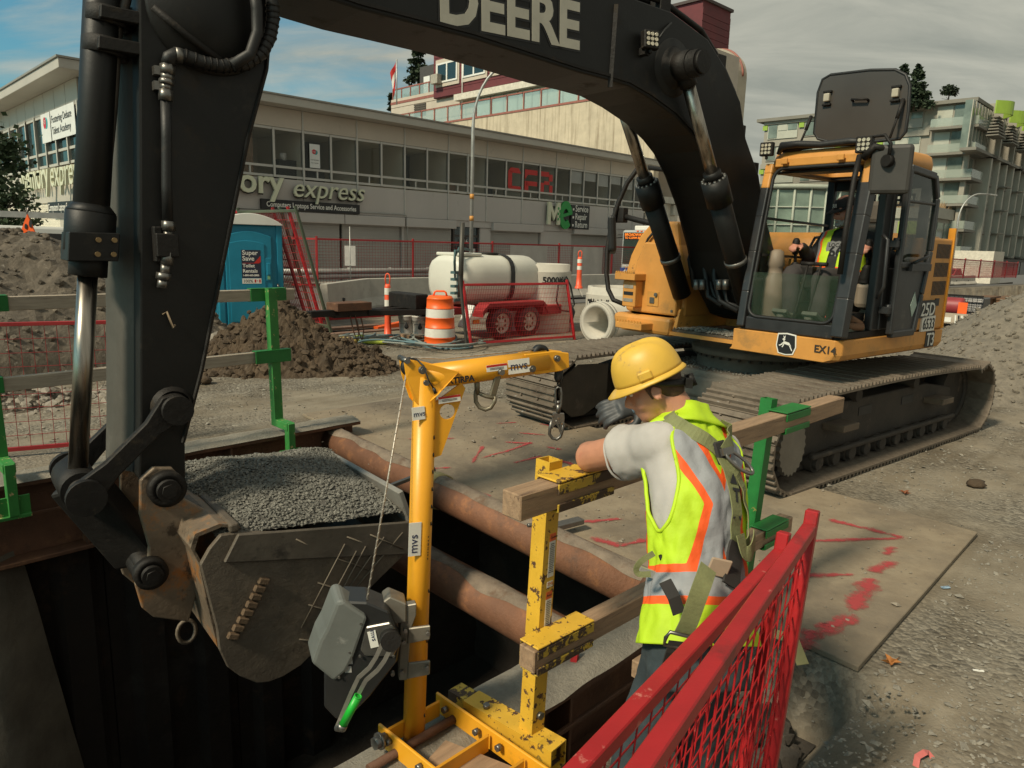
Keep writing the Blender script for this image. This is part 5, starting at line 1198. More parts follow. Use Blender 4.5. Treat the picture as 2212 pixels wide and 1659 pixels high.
# -- tracks
def track_path(n):
 r=.345;zc=r+.045;s1=1.80;pts=[]
 def top(s):return 2*r+.045+.035*math.sin((s+s1)/(2*s1)*PI)+.02*(s/s1)
 segs=[]
 N=60
 for i in range(N):segs.append((s1-2*s1*i/N,top(s1-2*s1*i/N)))
 for i in range(N//2):a=PI/2+PI*i/(N//2);segs.append((-s1+r*1.0*math.cos(a),zc+r*math.sin(a)))
 for i in range(N):segs.append((-s1+2*s1*i/N,.045))
 for i in range(N//2):a=-PI/2+PI*i/(N//2);segs.append((s1+r*math.cos(a),zc+r*math.sin(a)))
 segs.append(segs[0]);L=[0]
 for a,b in zip(segs,segs[1:]):L.append(L[-1]+math.hypot(b[0]-a[0],b[1]-a[1]))
 out=[];T_=L[-1]
 for k in range(n):
  t=T_*k/n;i=0
  while L[i+1]<t:i+=1
  f=(t-L[i])/max(1e-9,L[i+1]-L[i]);a,b=segs[i],segs[i+1]
  out.append((a[0]+(b[0]-a[0])*f,a[1]+(b[1]-a[1])*f,math.atan2(b[1]-a[1],b[0]-a[0])))
 return out,T_
def build_tracks():
 NS=50;path,T_=track_path(NS);p=T_/NS;sw=.39
 mb=MB()
 mb.box(-p*.51,p*.49,-sw,sw,-.008,.010)
 for x,h in((-p*.38,.030),(-p*.05,.024),(p*.28,.024)):mb.prism([(x-.014,-sw,.0101),(x+.014,-sw,.0101),(x+.008,-sw,.0101+h),(x-.008,-sw,.0101+h)],(0,2*sw,0))
 for y in(-.13,.13):
  for x in(-.04,.045):mb.cyl((x,y,.0102),(x,y,.028),.014,6)
 for y in(-.05,.05):mb.box(p*.05,p*.17,y-.022,y+.022,.0102,.0125)
 sm=mb.mesh('track_shoe');mats(sm,TRK)
 for yc in(1.195,-1.195):
  mb=em()
  for s,z,a in path:mb.box(s-.07,s+.07,yc-.12,yc-.06,z-.07 if abs(z-.4)>.3 else z-.04,z-.012) if False else mb.obox((s-math.sin(-a)*-.05,yc,z) if False else(s+.05*math.sin(a)*-1*-1,yc,z-.05*math.cos(a)*-1*-1 if False else z),(0.001,0,0),(0,.001,0),(0,0,.001))
  mb=em()
  r=.345
  for yy in(yc-.1,yc+.1):mb.tube([(s*.985,yy,.39+(z-.39)*.88) for s,z,a in path],.035,6,closed=True)
  tr=part('track',mb,TRKD,EXC)
  for s,z,a in path:
   o=bpy.data.objects.new('track_shoe',sm);COL.objects.link(o);o.parent=tr
   # outwards normal is to the right of travel on the top run (travelling -s on top)
   tx=V((math.cos(a),0,math.sin(a)));nz=V((math.sin(a),0,-math.cos(a)))
   if(V((s,0,z-.39))).dot(nz)<0 and abs(z-.39)>.1:nz=-nz
   elif abs(z-.39)<=.1:nz=V((1 if s>0 else-1,0,0))
   yv=nz.cross(tx)
   o.matrix_basis=Matrix(((tx.x,yv.x,nz.x,s),(tx.y,yv.y,nz.y,yc),(tx.z,yv.z,nz.z,z),(0,0,0,1)))
   # side frame, rollers, idler, sprocket
  sd=1 if yc>0 else-1;out=yc+sd*.235
  mb=em();prof=[(-1.55,.20),(1.35,.20),(1.50,.34),(1.40,.50),(.8,.60),(-.9,.60),(-1.55,.50)];mb.prism([(s,yc-.17,z) for s,z in prof],(0,.34,0));mb.box(-1.5,1.35,out-.02,out+.03,.19,.235)
  fr=part('track_frame',mb,TRKD,EXC,.015)
  for s in(-1.35,-1.08,-.80,-.52,-.25,.05,.35,.62,.9,1.18):
   mb=em();mb.cyl((s,yc-.20,.135),(s,yc+.20,.135),.085,16);mb.cyl((s,out-.10,.135),(s,out+.0,.135),.062,14);part('lower_roller',mb,TRKD,fr)
  for s in(-.6,.55):mb=em();mb.cyl((s,yc-.2,.64),(s,yc+.2,.64),.06,14);part('carrier_roller',mb,TRKD,fr)
  for s in(.92,-1.05):mb=em();mb.prism([(s-.16,out-.07,.40),(s+.16,out-.07,.40),(s+.13,out+.11,.40),(s-.13,out+.11,.40)],(0,0,.06));part('step_bracket',mb,pm('muddy_step',(.13,.095,.065),.85,0,.3,6,.3,30),fr,.008)
  for s in(.35,-.5):mb=em();mb.box(s-.12,s+.12,out-.068,out-.060,.44,.52);part('frame_slot',mb,BPRINT,fr)
  mb=em();mb.cyl((1.80,yc-.12,.39),(1.80,yc+.12,.39),.27,28)
  for k in range(22):a=2*PI*k/22;c=V((1.80+.29*math.cos(a),yc,.39+.29*math.sin(a)));mb.obox(c,V((math.cos(a)*.035,0,math.sin(a)*.035)),V((0,.06,0)),V((-math.sin(a)*.02,0,math.cos(a)*.02)))
  sp=part('drive_sprocket',mb,TRKD,EXC)
  mb=em();n=44;pts=[]
  for k in range(n):a=2*PI*k/n;r_=.235-(.022 if k%2 else 0);pts.append((1.70+r_*.8*math.cos(a),out+.0,.36+r_*math.sin(a)))
  mb.prism(pts,(0,sd*.04,0));part('sprocket_cover',mb,pm('dusty_cover',(.20,.175,.14),.85,0,.15,5,.2,30),sp)
  mb=em();pol=[(1.35,.66),(1.78,.68),(1.98,.58),(2.05,.42),(2.0,.25),(1.85,.14),(1.68,.14),(1.35,.28)];inn=yc-sd*.30;mb.prism([(s,inn,z) for s,z in pol],(0,-sd*.02,0));part('inner_cover',mb,pm('grimy_cover_plate',(.075,.06,.045),.75,.1,.25,4,.2,30,((.13,.105,.08),5,.58,.15)),sp,.006)
  mb=em();mb.cyl((-1.80,yc-.1,.39),(-1.80,yc+.1,.39),.29,26);part('idler_wheel',mb,TRKD,EXC)
  # car body between the tracks
 mb=em();mb.prism([(-1.0,-.7,.38),(-.55,-1.0,.38),(.55,-1.0,.38),(1.25,-.85,.38),(1.35,-.55,.38),(.85,-.35,.38),(.85,.35,.38),(1.35,.55,.38),(1.25,.85,.38),(.55,1.0,.38),(-.55,1.0,.38),(-1.0,.7,.38)],(0,0,.22));mb.box(-.9,.82,-.75,.75,.30,.66)
 cb=part('car_body',mb,pm('dusty_car_body',(.20,.17,.135),.9,0,.25,5,.3,30,((.09,.07,.052),3,.55,.12)),EXC,.03)
 mb=em();mb.lathe([(.62,.66),(.62,.80),(.68,.80),(.68,.86),(.60,.86),(.60,.98)],44);part('swing_ring',mb,pm('dusty_ring',(.16,.135,.105),.85,.1,.25,5,.2,30),EXC)
 mb=em()
 for k in range(40):a=2*PI*k/40;mb.cyl((.65*math.cos(a),.65*math.sin(a),.77),(.65*math.cos(a),.65*math.sin(a),.80),.016,6)
 part('ring_bolt',mb,TRKD,EXC,kind='stuff')
 vs=[];fs=[]
 for k in range(1600):
  s,l=rnd(.1,1.3),rnd(-.95,.95)
  if s>.8 and abs(l)<.4:continue
  stone(vs,fs,(s,l,.605 if abs(l)>.75 or s>.82 else .665),rnd(.006,.02))
 mb=em();mb.add(vs,fs);part('spilled_gravel',mb,MC['loose_gravel_stones'],EXC,kind='stuff')
build_tracks()
# -- upper structure and cab
def build_house():
# plan outline with the round tail; lower skirt
 def outline(r,side):
  pts=[(.15,.49),(1.20,.50),(1.20,side-.05),(1.15,side)]
  pts+=[(-.75,side)]
  a0=math.atan2(side,-.75);a1=2*PI-a0
  for k in range(1,24):a=a0+(a1-a0)*k/24;pts.append((r*math.cos(a),r*math.sin(a)))
  pts+=[(-.75,-side),(0,-side+.08),(.5,-1.26),(.86,-1.06),(.98,-.94),(1.0,-.40),(.15,-.38)]
  return pts
 def ring(sc,z,side=1.50):return[V((s*(sc if s<0 else 1),l*sc,z)) for s,l in outline(1.68,side)]
 mb=em();mb.loft([ring(.94,.98),ring(.985,1.005),ring(1.0,1.05),ring(1.0,1.17)],0,True,False)
 sk=part('base_skirt',mb,YEL,EXC,.006)
 mb=em();mb.box(.1,1.03,-.41,.49,1.0,1.035);part('deck_edge',mb,YEL,EXC);mb=em();mb.box(-.2,1.00,-.41,.49,1.036,1.06);part('deck_plate',mb,pm('grimy_deck',(.10,.075,.05),.85,0,.4,4,.4,20,((.17,.14,.11),6,.55,.1)),EXC)
 # engine body behind the cab with rounded top
 def eng(sc,z):
  pts=[(-.22,1.46),(-.76,1.48)];a0=math.atan2(1.48,-.76);a1=2*PI-a0
  for k in range(1,26):a=a0+(a1-a0)*k/26;pts.append((1.66*math.cos(a),1.66*math.sin(a)))
  pts+=[(-.76,-1.48),(-.22,-1.40)]
  return[V((-.22+(s+.22)*sc,l*sc,z)) for s,l in pts]
 mb=em();mb.loft([eng(1,1.175),eng(1,1.90),eng(.975,1.99),eng(.92,2.04),eng(.80,2.06)],0,True,True)
 en=part('engine_housing',mb,YEL,EXC)
 # left side access door with louvres and codes
 mb=em();mb.box(-.76,-.10,1.38,1.487,1.18,2.02);sd=part('side_panel',mb,YEL,EXC,.02)
 for k in range(3):
  mb=em()
  for j in range(11):s=-.42-j*.028;mb.box(s-.008,s+.008,1.4872,1.490,1.50+k*.17,1.63+k*.17)
  part('louvre',mb,BPRINT,sd)
 mb=em();mb.box(-.60,-.52,1.487,1.495,1.40,1.47);part('door_latch',mb,BPRINT,sd)
 mb=em();mb.box(-.765,-.74,1.44,1.50,1.18,2.12);part('edge_trim',mb,pm('amber_edge',(.62,.26,.02),.5),sd)
 def code(txt,px,py,h,wmax,back=None,lat=1.505):
  s,z=EX(px,py,lat);o=EM@V((s,lat,z));mb=MB();text_mb(mb,txt,o,-FD,Z,h/.7,.0015,.01*h)
  xs=[(EI@V(p)).x for p in mb.v];w=max(xs)-min(xs);k=min(1,wmax/w)
  if k<1:mb=MB();text_mb(mb,txt,o,-FD,Z,h/.7,.0015,.01*h);mb.v=[tuple(EM@V(((EI@V(p)).x*k+s*(1-k),(EI@V(p)).y,(EI@V(p)).z))) for p in mb.v]
  return mb,s,z,w*k
 mb,s,z,w=code('25D',1988,683,.12,.34);part('model_code',mb,WPRINT,sd);m2=em();m2.box(s-w-.02,s+.02,1.487,1.5045,z-.02,z+.14);part('code_backing',m2,BPRINT,sd)
 mb,s,z,w=code('6533',1992,712,.10,.24);part('model_code',mb,BPRINT,sd);m2=em();m2.box(s-w-.02,s+.02,1.487,1.5045,z-.02,z+.12);part('code_backing',m2,WPRINT,sd)
 mb,s,z,w=code('T3',1999,747,.12,.16);part('model_code',mb,WPRINT,sd);m2=em();m2.box(s-w-.015,s+.015,1.501,1.5045,z-.015,z+.135);part('code_backing',m2,BPRINT,sd)
 # stag badge and unit number on the front skirt
 l,z=ES(1699,743,1.2);s=1.203
 mb=em()
 def shield(k,ds):return[(s+ds,l+x*k,z+0+y*k) for x,y in((-.085,.085),(0,.095),(.085,.085),(.095,-.02),(.07,-.085),(0,-.095),(-.07,-.085),(-.095,-.02))]
 mb.prism(shield(1.0,0),(.003,0,0));bd=part('badge_rim',mb,WPRINT,sk);mb=em();mb.prism(shield(.88,.0035),(.003,0,0));part('badge_field',mb,BPRINT,sk)
 mb=em();q=.0072;dd=[((-6,0),(-2,3),(4,2),(7,-2),(3,-1),(-2,0)),((-3,2),(-1,6),(-4,6.5),(-5,5),(-3.4,4.6)),((-5,0),(-9,-2),(-8,-3),(-4,-1)),((-3,0),(-5,-4),(-4,-4.3),(-2,-1)),((5,0),(9,-7),(8,-7.5),(4,-1)),((-3,6.4),(-4,10),(-2.6,8.2),(-1,10.5),(-1.6,6.6))]
 for pol in dd:mb.prism([(s+.007,l+x*q,z+y*q) for x,y in pol],(.002,0,0))
 part('badge_stag',mb,WPRINT,sk)
 mb=MB();l2,z2=ES(1759,752,1.2);text_mb(mb,'EX14',EM@V((1.204,l2,z2-.03)),LT,Z,.085,.001,.002);part('unit_number',mb,pm('faded_black_print',(.03,.022,.015),.7),sk)
 # right front module with the curved outer side
 prof=[(-.30,1.175),(-1.09,1.175),(-1.15,1.35),(-1.14,1.55),(-1.07,1.78),(-.95,1.99),(-.80,2.13),(-.46,2.13),(-.42,1.9),(-.30,1.6)]
 mb=em();mb.prism([(-.72,l,z) for l,z in prof],(1.62,0,0));md=part('tool_module',mb,YEL,EXC,.03)
 mb=em();mb.prism([(.905,l,z) for l,z in((-.33,1.19),(-.90,1.19),(-.94,1.45),(-.89,1.70),(-.79,1.92),(-.45,1.92),(-.38,1.75),(-.33,1.6))],(.10,0,0));part('front_panel',mb,YEL,md,.02)
 mb=em();mb.tube([(.93,l,z) for l,z in((-.935,1.20),(-.975,1.45),(-.92,1.72),(-.81,1.95),(-.68,2.08))],.014,6);part('rubber_seal',mb,RUB,md)
 mb=em();mb.prism([(-.3,l,z) for l,z in((-1.02,.985),(-.36,.985),(-.34,1.17),(-1.12,1.17),(-1.13,1.08))],(1.36,0,0));part('lower_guard',mb,YEL,md,.04)
 for z0,l0,l1,d in((1.595,-1.02,-.74,.18),(1.10,-.92,-.56,.24)):
  mb=em();mb.box(1.0,1.0+d,l0,l1,z0-.07,z0);sp=part('step',mb,YEL,md,.006);mb=em()
  for k in range(9):l=l0+.02+(l1-l0-.04)*k/8;mb.prism([(1.0+d,l-.012,z0+.0005),(1.0+d,l+.012,z0+.0005),(1.0+d,l,z0+.022)],(-.014,0,0))
  part('step_teeth',mb,YELD,sp)
 mb=em();mb.box(1.0,1.12,-.95,-.77,1.25,1.52);lb=part('lamp_box',mb,YEL,md,.01)
 for k in range(3):mb=em();mb.box(1.1205,1.124,-.93,-.80,1.30+k*.07,1.335+k*.07);part('lamp_slot',mb,BPRINT if k%2 else pm('slot_lamp',(.35,.32,.27),.2,.3,.3,20),lb)
 mb=em();mb.box(1.006,1.012,-.70,-.55,1.27,1.42);ld=part('latch_plate',mb,YELD,md);mb=em();mb.box(1.013,1.02,-.66,-.60,1.30,1.36);mb.cyl((1.013,-.58,1.39),(1.03,-.58,1.39),.02,10);part('latch',mb,STEEL,ld)
 mb=em()
 for z in(1.24,1.42,1.6):mb.cyl((.99,-.37,z),(1.015,-.37,z),.014,6)
 part('panel_bolt',mb,STEEL,md)
 # raised blocks on top of the module
 mb=em();mb.box(.15,.62,-.70,-.36,2.131,2.20);part('battery_cover',mb,pm('grey_cover',(.20,.19,.17),.6),md,.01)
 mb=em();mb.box(-.30,.55,-.62,-.33,1.62,2.13);part('filter_box',mb,YEL,md,.02)
 mb=em();mb.box(-.9,-.4,-.36,.46,1.06,1.9);part('valve_cover',mb,YELD,EXC,.02)
 # rails and mirrors at the right front
 def fp(x,y,s):l,z=ES(x,y,s);return(s,l,z)
 mb=em();mb.tube([fp(1392,362,.75),fp(1375,368,.8),fp(1355,395,.85),fp(1335,440,.9),fp(1320,490,.95),fp(1312,540,1.0),fp(1310,590,1.03),fp(1314,625,1.05),fp(1325,648,1.05),fp(1350,658,1.03)],.026,8);part('grab_rail',mb,BLKD,md)
 mb=em();mb.tube([fp(1340,465,.85),fp(1375,475,.85),fp(1405,482,.85),fp(1414,495,.85),fp(1412,530,.85)],.03,8);part('mirror_bar',mb,BLKD,md)
 mb=em();c=fp(1340,465,.86);mb.obox(c,(.04,0,0),(0,.08,0),(0,0,.08));part('mirror_bracket',mb,BLKD,md,.01)
 mb=em();c=V(fp(1322,508,.97));mb.obox(c,(.09,.09,.02),(-.03,.03,0),(.02,0,.19));part('side_mirror',mb,RUB,md,.03)
 mb=em();mb.tube([fp(1400,362,.3),fp(1460,370,.2),fp(1478,385,.1),fp(1476,480,.1)],.026,8);part('grab_rail',mb,BLKD,EXC)
 # hoses between module, boom foot and cab
 for k,pts in enumerate(([(1500,620),(1490,560),(1500,520),(1515,530),(1522,580),(1530,640),(1560,660)],[(1510,615),(1507,565),(1517,540),(1530,560),(1536,620),(1550,655),(1590,668)],[(1592,650),(1572,600),(1560,560),(1575,545),(1600,550),(1606,600)],[(1590,600),(1580,570),(1592,560),(1606,575)],[(1500,520),(1520,470),(1540,430)],[(1512,525),(1530,480),(1550,440)],[(1545,560),(1543,600),(1555,650),(1595,672)],[(1562,560),(1560,610),(1572,655),(1600,665)])):
  mb=em();mb.tube([fp(x,y,.95-.05*(k%3)) for x,y in pts],.026,8);part('hydraulic_hose',mb,RUB,EXC)
 for x in(1504,1517,1553,1567):mb=em();mb.cyl(fp(x,604,1.0),fp(x+1,626,1.0),.032,8);part('hose_fitting',mb,STEEL,EXC)
 for l in(-.34,.47):mb=em();mb.prism([(-.1,l-.03,1.06),(1.0,l-.03,1.06),(.95,l-.03,1.25),(.35,l-.03,1.55),(-.1,l-.03,1.5)],(0,.06,0));part('boom_bracket',mb,YELD,EXC,.01)
 vs=[];fs=[]
 for k in range(700):stone(vs,fs,(rnd(.6,1.0),rnd(-.35,.47),1.07),rnd(.008,.022))
 mb=em();mb.add(vs,fs);part('spilled_gravel',mb,MC['loose_gravel_stones'],EXC,kind='stuff')
build_house()
CL,CRT,ZB_,ZT_=1.485,.53,1.175,2.66
def fs_(z):return 1.175-.25*((z-ZB_)/(ZT_-ZB_))**1.25
def build_cab():
 cab=part('cab',em().box(-.18,1.16,CRT+.01,CL-.01,ZB_+.001,ZB_+.05),BLKD,EXC)
 CB=pm('cab_black_trim',(.026,.026,.027),.4,.1,.3,4,.05,40,((.07,.06,.05),7,.62,.08))
 def post(pts,w,name='pillar',m=CB,bev=.012):
  mb=em()
  for a,b in zip(pts,pts[1:]):mb.beam(a,b,w,w*1.05,LT) if False else mb.beam(a,V(b)+(V(b)-V(a)).normalized()*.01,w,w*1.0,V((0,1,0)))
  return part(name,mb,m,cab,bev)
 zs=[ZB_+.02,1.5,1.85,2.15,2.40]
 for l,w in((CRT+.035,.075),(CL-.02,.105)):post([(fs_(z),l,z) for z in zs],w,'front_pillar')
 for l in(CRT+.035,CL-.035):
  mb=em();zz=[2.395,2.52,2.60];pts=[(fs_(z),l,z) for z in zz];
  for a,b in zip(pts,pts[1:]):mb.beam(a,V(b)+V((-.005,0,.012)),.078,.078,V((0,1,0)))
  part('pillar_cap',mb,YEL,cab,.015)
  # rubber edge line inside the front opening
 mb=em();z0,z1,l0,l1=ZB_+.12,2.57,CRT+.085,CL-.085;path=[]
 rr=.09
 for cx,cz,a0 in((l1-rr,z0+rr,-90),(l1-rr,z1-rr,0),(l0+rr,z1-rr,90),(l0+rr,z0+rr,180)):
  for k in range(6):a=R_(a0+k*18);path.append((cx+rr*math.cos(a),cz+rr*math.sin(a)))
 mb.tube([(fs_(z)+.01,l,z) for l,z in path],.016,6,closed=True);part('window_seal',mb,RUB,cab)
 mb=em();mb.box(1.10,1.18,CRT+.07,CL-.07,ZB_+.0,ZB_+.115);part('front_sill',mb,CB,cab,.012)
 mb=em();mb.box(fs_(1.42)-.006,fs_(1.42)+.0,CRT+.09,CL-.09,ZB_+.115,1.68);part('lower_windscreen',mb,glass('cab_green_glass',(.05,.085,.055),.19,.04),cab)
 # roof
 def rr_(sc,z,o=0.):
  pts=[]
  for cs,cl,a0 in((.90-.12,CL-.12,0),(-.15+.12,CL-.12,90),(-.15+.12,CRT+.12,180),(.90-.12,CRT+.12,270)):
   for k in range(5):a=R_(a0+k*22.5);pts.append((cs+.12*math.cos(a),cl+.12*math.sin(a)))
  c=(.375,1.0);return[V((c[0]+(s-c[0])*sc,c[1]+(l-c[1])*sc,z)) for s,l in pts]
 mb=em();inn=lambda z:[V((.36+(.26 if p.x>.36 else-.26),1.0+(.33 if p.y>1.0 else-.33),z)) if False else V((.36+(p.x-.375)*.50,1.0+(p.y-1.0)*.70,z)) for p in rr_(1,z)]
 mb.loft([inn(2.56),rr_(1.02,2.575),rr_(1.03,2.64),rr_(1.0,2.70),rr_(.95,2.72),inn(2.715),inn(2.56)],0,False,True);part('roof',mb,YEL,cab)
 mb=em();mb.box(.925,.955,CRT+.08,CL-.08,2.585,2.655);part('roof_front',mb,YEL,cab,.008)
 for l in(.72,1.22):mb=em();mb.box(.98,1.0,l-.03,l+.03,2.60,2.65);part('roof_lug',mb,YEL,cab,.005)
 mb=em();mb.tube([(.93,.62,2.70),(.95,.66,2.76),(.94,.80,2.765),(.92,1.0,2.745),(.93,1.25,2.75),(.93,1.36,2.74)],[.02,.035,.03,.028,.03,.02],8);mb.tube([(.90,.64,2.73),(.86,.9,2.75),(.88,1.3,2.74)],.022,8);part('folded_blind',mb,RUB,cab)
 # inner roof lining
 for a_,b_,c_,d_ in((-.12,.08,CRT+.04,CL-.04),(.66,.86,CRT+.04,CL-.04),(.081,.659,CRT+.04,.68),(.081,.659,1.32,CL-.04)):mb=em();mb.box(a_,b_,c_,d_,2.535,2.555);part('roof_lining',mb,BPRINT,cab)
 # left side: rear door pillar, sill, rear quarter
 mb=em();mb.box(.56,.68,CL-.07,CL,ZB_+.05,2.60);part('door_pillar',mb,CB,cab,.012)
 mb=em();mb.box(.49,.555,CL-.065,CL+.004,ZB_+.05,2.60);part('door_pillar',mb,CB,cab,.012)
 mb=em();mb.box(-.17,-.11,CL-.08,CL,ZB_+.05,2.58);mb.box(-.17,-.11,CRT,CRT+.08,ZB_+.05,2.58);part('rear_pillar',mb,CB,cab,.012)
 mb=em();mb.box(-.11,.49,CL-.06,CL-.01,ZB_+.05,1.75);part('quarter_panel',mb,CB,cab,.01)
 # door swung right back against the rear quarter
 dl=CL+.075;mb=em()
 dm=lambda s:.50+(s+.02)*.82
 pts=[(dm(s),z) for s,z in((-.02,ZB_+.02),(-.55,ZB_+.02),(-.63,ZB_+.35),(-.72,1.9),(-.72,2.35),(-.60,2.53),(-.02,2.56))]
 for(s0,z0),(s1,z1) in zip(pts,pts[1:]+pts[:1]):mb.beam((s0,dl,z0),(s1,dl,z1),.06,.05,V((0,1,0)))
 mb.beam((dm(-.02),dl,1.78),(dm(-.70),dl,1.78),.05,.06,V((0,1,0)));mb.beam((dm(-.03),dl,2.3),(dm(-.71),dl,2.3),.025,.03,V((0,1,0)))
 dr=part('cab_door',mb,CB,cab,.012)
 mb=em();mb.prism([(dm(s),dl-.004,z) for s,z in((-.03,1.8),(-.70,1.8),(-.70,2.34),(-.60,2.50),(-.03,2.53))],(0,.006,0));part('pane',mb,glass('cab_dark_glass',(.02,.03,.022),.62,.03),dr)
 mb=em();mb.prism([(dm(s),dl-.006,z) for s,z in((-.03,1.77),(-.68,1.77),(-.66,1.55),(-.57,ZB_+.04),(-.03,ZB_+.04))],(0,.012,0));part('door_panel',mb,pm('scuffed_door_panel',(.03,.031,.033),.35,0,.4,3,.05,20,((.075,.07,.062),4,.58,.1)),dr)
 mb=em();mb.tube([(dm(-.25),dl+.03,1.79),(dm(-.30),dl+.09,1.83),(dm(-.45),dl+.09,1.86),(dm(-.55),dl+.03,1.86)],.014,6);mb.beam((dm(-.2),dl+.03,1.76),(dm(-.66),dl+.03,1.76),.06,.05,V((0,1,0)));part('door_handle',mb,CB,dr)
 for z in(1.40,1.95):mb=em();mb.cyl((.54,dl-.02,z-.05),(.54,dl-.02,z+.05),.025,10);mb.box(.51,.60,CL+.004,dl+.01,z-.03,z+.03);part('hinge',mb,CB,cab,.004)
 mb=em();mb.tube([(.72,CL+.02,2.02),(.73,CL+.07,1.98),(.70,CL+.07,1.6),(.69,CL+.02,1.5)],.014,6);part('grab_handle',mb,CB,cab)
 mb=em();s,z=EX(2009,690,dl+.03);mb.prism([(dm(-.47),dl+.008,1.33),(dm(-.55),dl+.008,1.43),(dm(-.47),dl+.008,1.55),(dm(-.40),dl+.008,1.43)],(0,.003,0));part('sticker',mb,pm('pale_sticker',(.30,.38,.33),.5),dr)
 # right side window with bars, rear window
 mb=em();mb.box(-.11,1.05,CRT+.0,CRT+.05,ZB_+.05,1.62);part('right_panel',mb,CB,cab,.01)
 mb=em();mb.box(-.11,.95,CRT+.02,CRT+.026,1.63,2.54);part('right_pane',mb,glass('cab_clear_glass',(.12,.17,.14),.16,.03),cab)
 mb=em()
 for z in(1.80,2.12):mb.beam((1.0,CRT+.05,z+.03),(-.12,CRT+.05,z),.022,.022)
 mb.tube([(.55,CRT+.06,1.66),(.4,CRT+.1,1.75),(.2,CRT+.1,2.0),(-.1,CRT+.07,2.02)],.014,6);part('window_bar',mb,CB,cab)
 mb=em();mb.box(-.16,-.13,CRT+.08,CL-.08,ZB_+.05,1.55);part('rear_wall',mb,CB,cab);mb=em();mb.box(-.16,-.13,CRT+.08,CL-.08,2.45,2.55);part('rear_wall',mb,CB,cab)
 mb=em();mb.box(-.15,-.144,CRT+.08,CL-.08,1.55,2.45);part('rear_pane',mb,MC['cab_clear_glass'],cab)
 mb=MB();text_mb(mb,'DEERE',EM@V((-.142,1.36,2.30)),-LT if False else LT*-1,Z,.15,.002,.004);
 part('rear_lettering',mb,BPRINT,cab)
 # hatch standing open
 hs=.28;lo=[(.56,2.78),(.53,3.02),(.57,3.33),(.66,3.43),(1.05,3.47),(1.28,3.45),(1.38,3.36),(1.39,3.15),(1.36,2.86),(1.28,2.76),(.66,2.73)]
 corners=[ES(x,y,hs) for x,y in((1760,288),(1768,200),(1778,172),(1795,162),(1880,152),(1935,151),(1957,162),(1966,185),(1963,240),(1957,285),(1945,300),(1860,309),(1790,306),(1768,300))]
 mb=em();mb.prism([(hs,l,z) for l,z in corners],(.012,0,0));ht=part('roof_hatch',mb,pm('tinted_hatch',(.055,.047,.040),.35,0,.12,1.2,0,30,((.075,.066,.058),2,.6,.2)),cab,.004)
 mb=em();mb.tube([(hs+.006,l,z) for l,z in corners],.014,6,closed=True);part('hatch_seal',mb,RUB,ht)
 def hp(x,y,d=.02):l,z=ES(x,y,hs);return V((hs+d,l,z))
 for x,y in((1790,213),(1938,203)):
  mb=em();c=hp(x,y);mb.box(c.x-.01,c.x+.02,c.y-.04,c.y+.04,c.z+.045,c.z+.065);mb.box(c.x-.01,c.x+.02,c.y-.04,c.y+.04,c.z-.065,c.z-.045);lk=part('latch_bar',mb,BLKD,ht,.004,kind='stuff');mb=em();mb.box(c.x-.008,c.x+.03,c.y-.028,c.y+.028,c.z-.03,c.z+.04);part('latch',mb,pm('beige_latch',(.40,.36,.28),.5),lk,.008)
 a,b=hp(1845,218),hp(1878,217);mb=em();mb.tube([a,a+V((.03,0,.005)),b+V((.03,0,.005)),b],.012,6);part('hatch_handle',mb,BLKD,ht)
 for x0,y0,x1,y1 in((1756,252,1747,314),(1955,215,1940,302)):mb=em();mb.cyl(hp(x0,y0),hp(x1,y1,.15),.010,8);mb.cyl(hp(x0,y0,.03),hp((x0+x1)/2,(y0+y1)/2,.085),.016,8);part('gas_strut',mb,BLKD,ht)
 # work lights and mirror
 l,z=ES(1660,323,1.0);led_light(EM@V((1.02,l,z)),FD*.95+LT*.15,.115,EXC,'work_light')
 l,z=ES(1871,313,1.0);led_light(EM@V((1.02,l,z)),FD*.95+LT*.1,.125,EXC,'work_light')
 s,z=EX(1924,366,1.62);c=V((s,1.62,z));mb=em();mb.obox(c,V((.03,.012,0)),V((-.055,.135,.0)),V((.0,0,.185)));mr=part('door_mirror',mb,pm('mirror_housing',(.035,.032,.028),.6,0,.2,6,.05,60),cab,.03)
 mb=em();mb.cyl(c+V((.035,0,.06)),c+V((.08,-.01,.06)),.045,14);mb.tube([c+V((.06,0,.06)),c+V((.09,.02,.18)),c+V((.07,-.04,.25)),c+V((.02,-.20,.25)),(1.0,1.47,2.60)],.014,6);part('mirror_arm',mb,BLKD,mr)
 mb=em();mb.tube([(1.03,1.43,2.60),(1.05,1.52,2.68),(1.0,1.56,2.66),(.9,1.58,2.6)],.03,8);mb.tube([(1.04,1.40,2.62),(1.12,1.42,2.45),(1.2,1.44,2.1),(1.235,1.45,1.7)],.022,8);part('cable_conduit',mb,BLKD,cab)
 # interior: floor mat, seat, consoles, monitor post, travel levers and pedals
 TAN=pm('tan_console',(.21,.165,.12),.6,0,.12,3);SEATM=pm('seat_cloth',(.10,.085,.07),.85,0,.2,12)
 mb=em();mb.box(-.12,1.08,CRT+.05,CL-.05,ZB_+.051,ZB_+.075)
 for k in range(7):mb.box(.75,1.08,CRT+.12+k*.115,CRT+.20+k*.115,ZB_+.0755,ZB_+.095)
 part('floor_mat',mb,pm('grey_green_mat',(.10,.115,.085),.8,0,.25,6,.2,20),cab)
 mb=em();mb.box(.02,.50,.76,1.24,1.42,1.55);mb.prism([(.02,.78,1.50),(.12,.78,1.5),(.04,.78,2.12),(-.06,.78,2.12)],(0,.44,0));mb.box(-.08,.0,.86,1.14,2.14,2.34);mb.box(.08,.42,.85,1.15,1.23,1.42);part('seat',mb,SEATM,cab,.04)
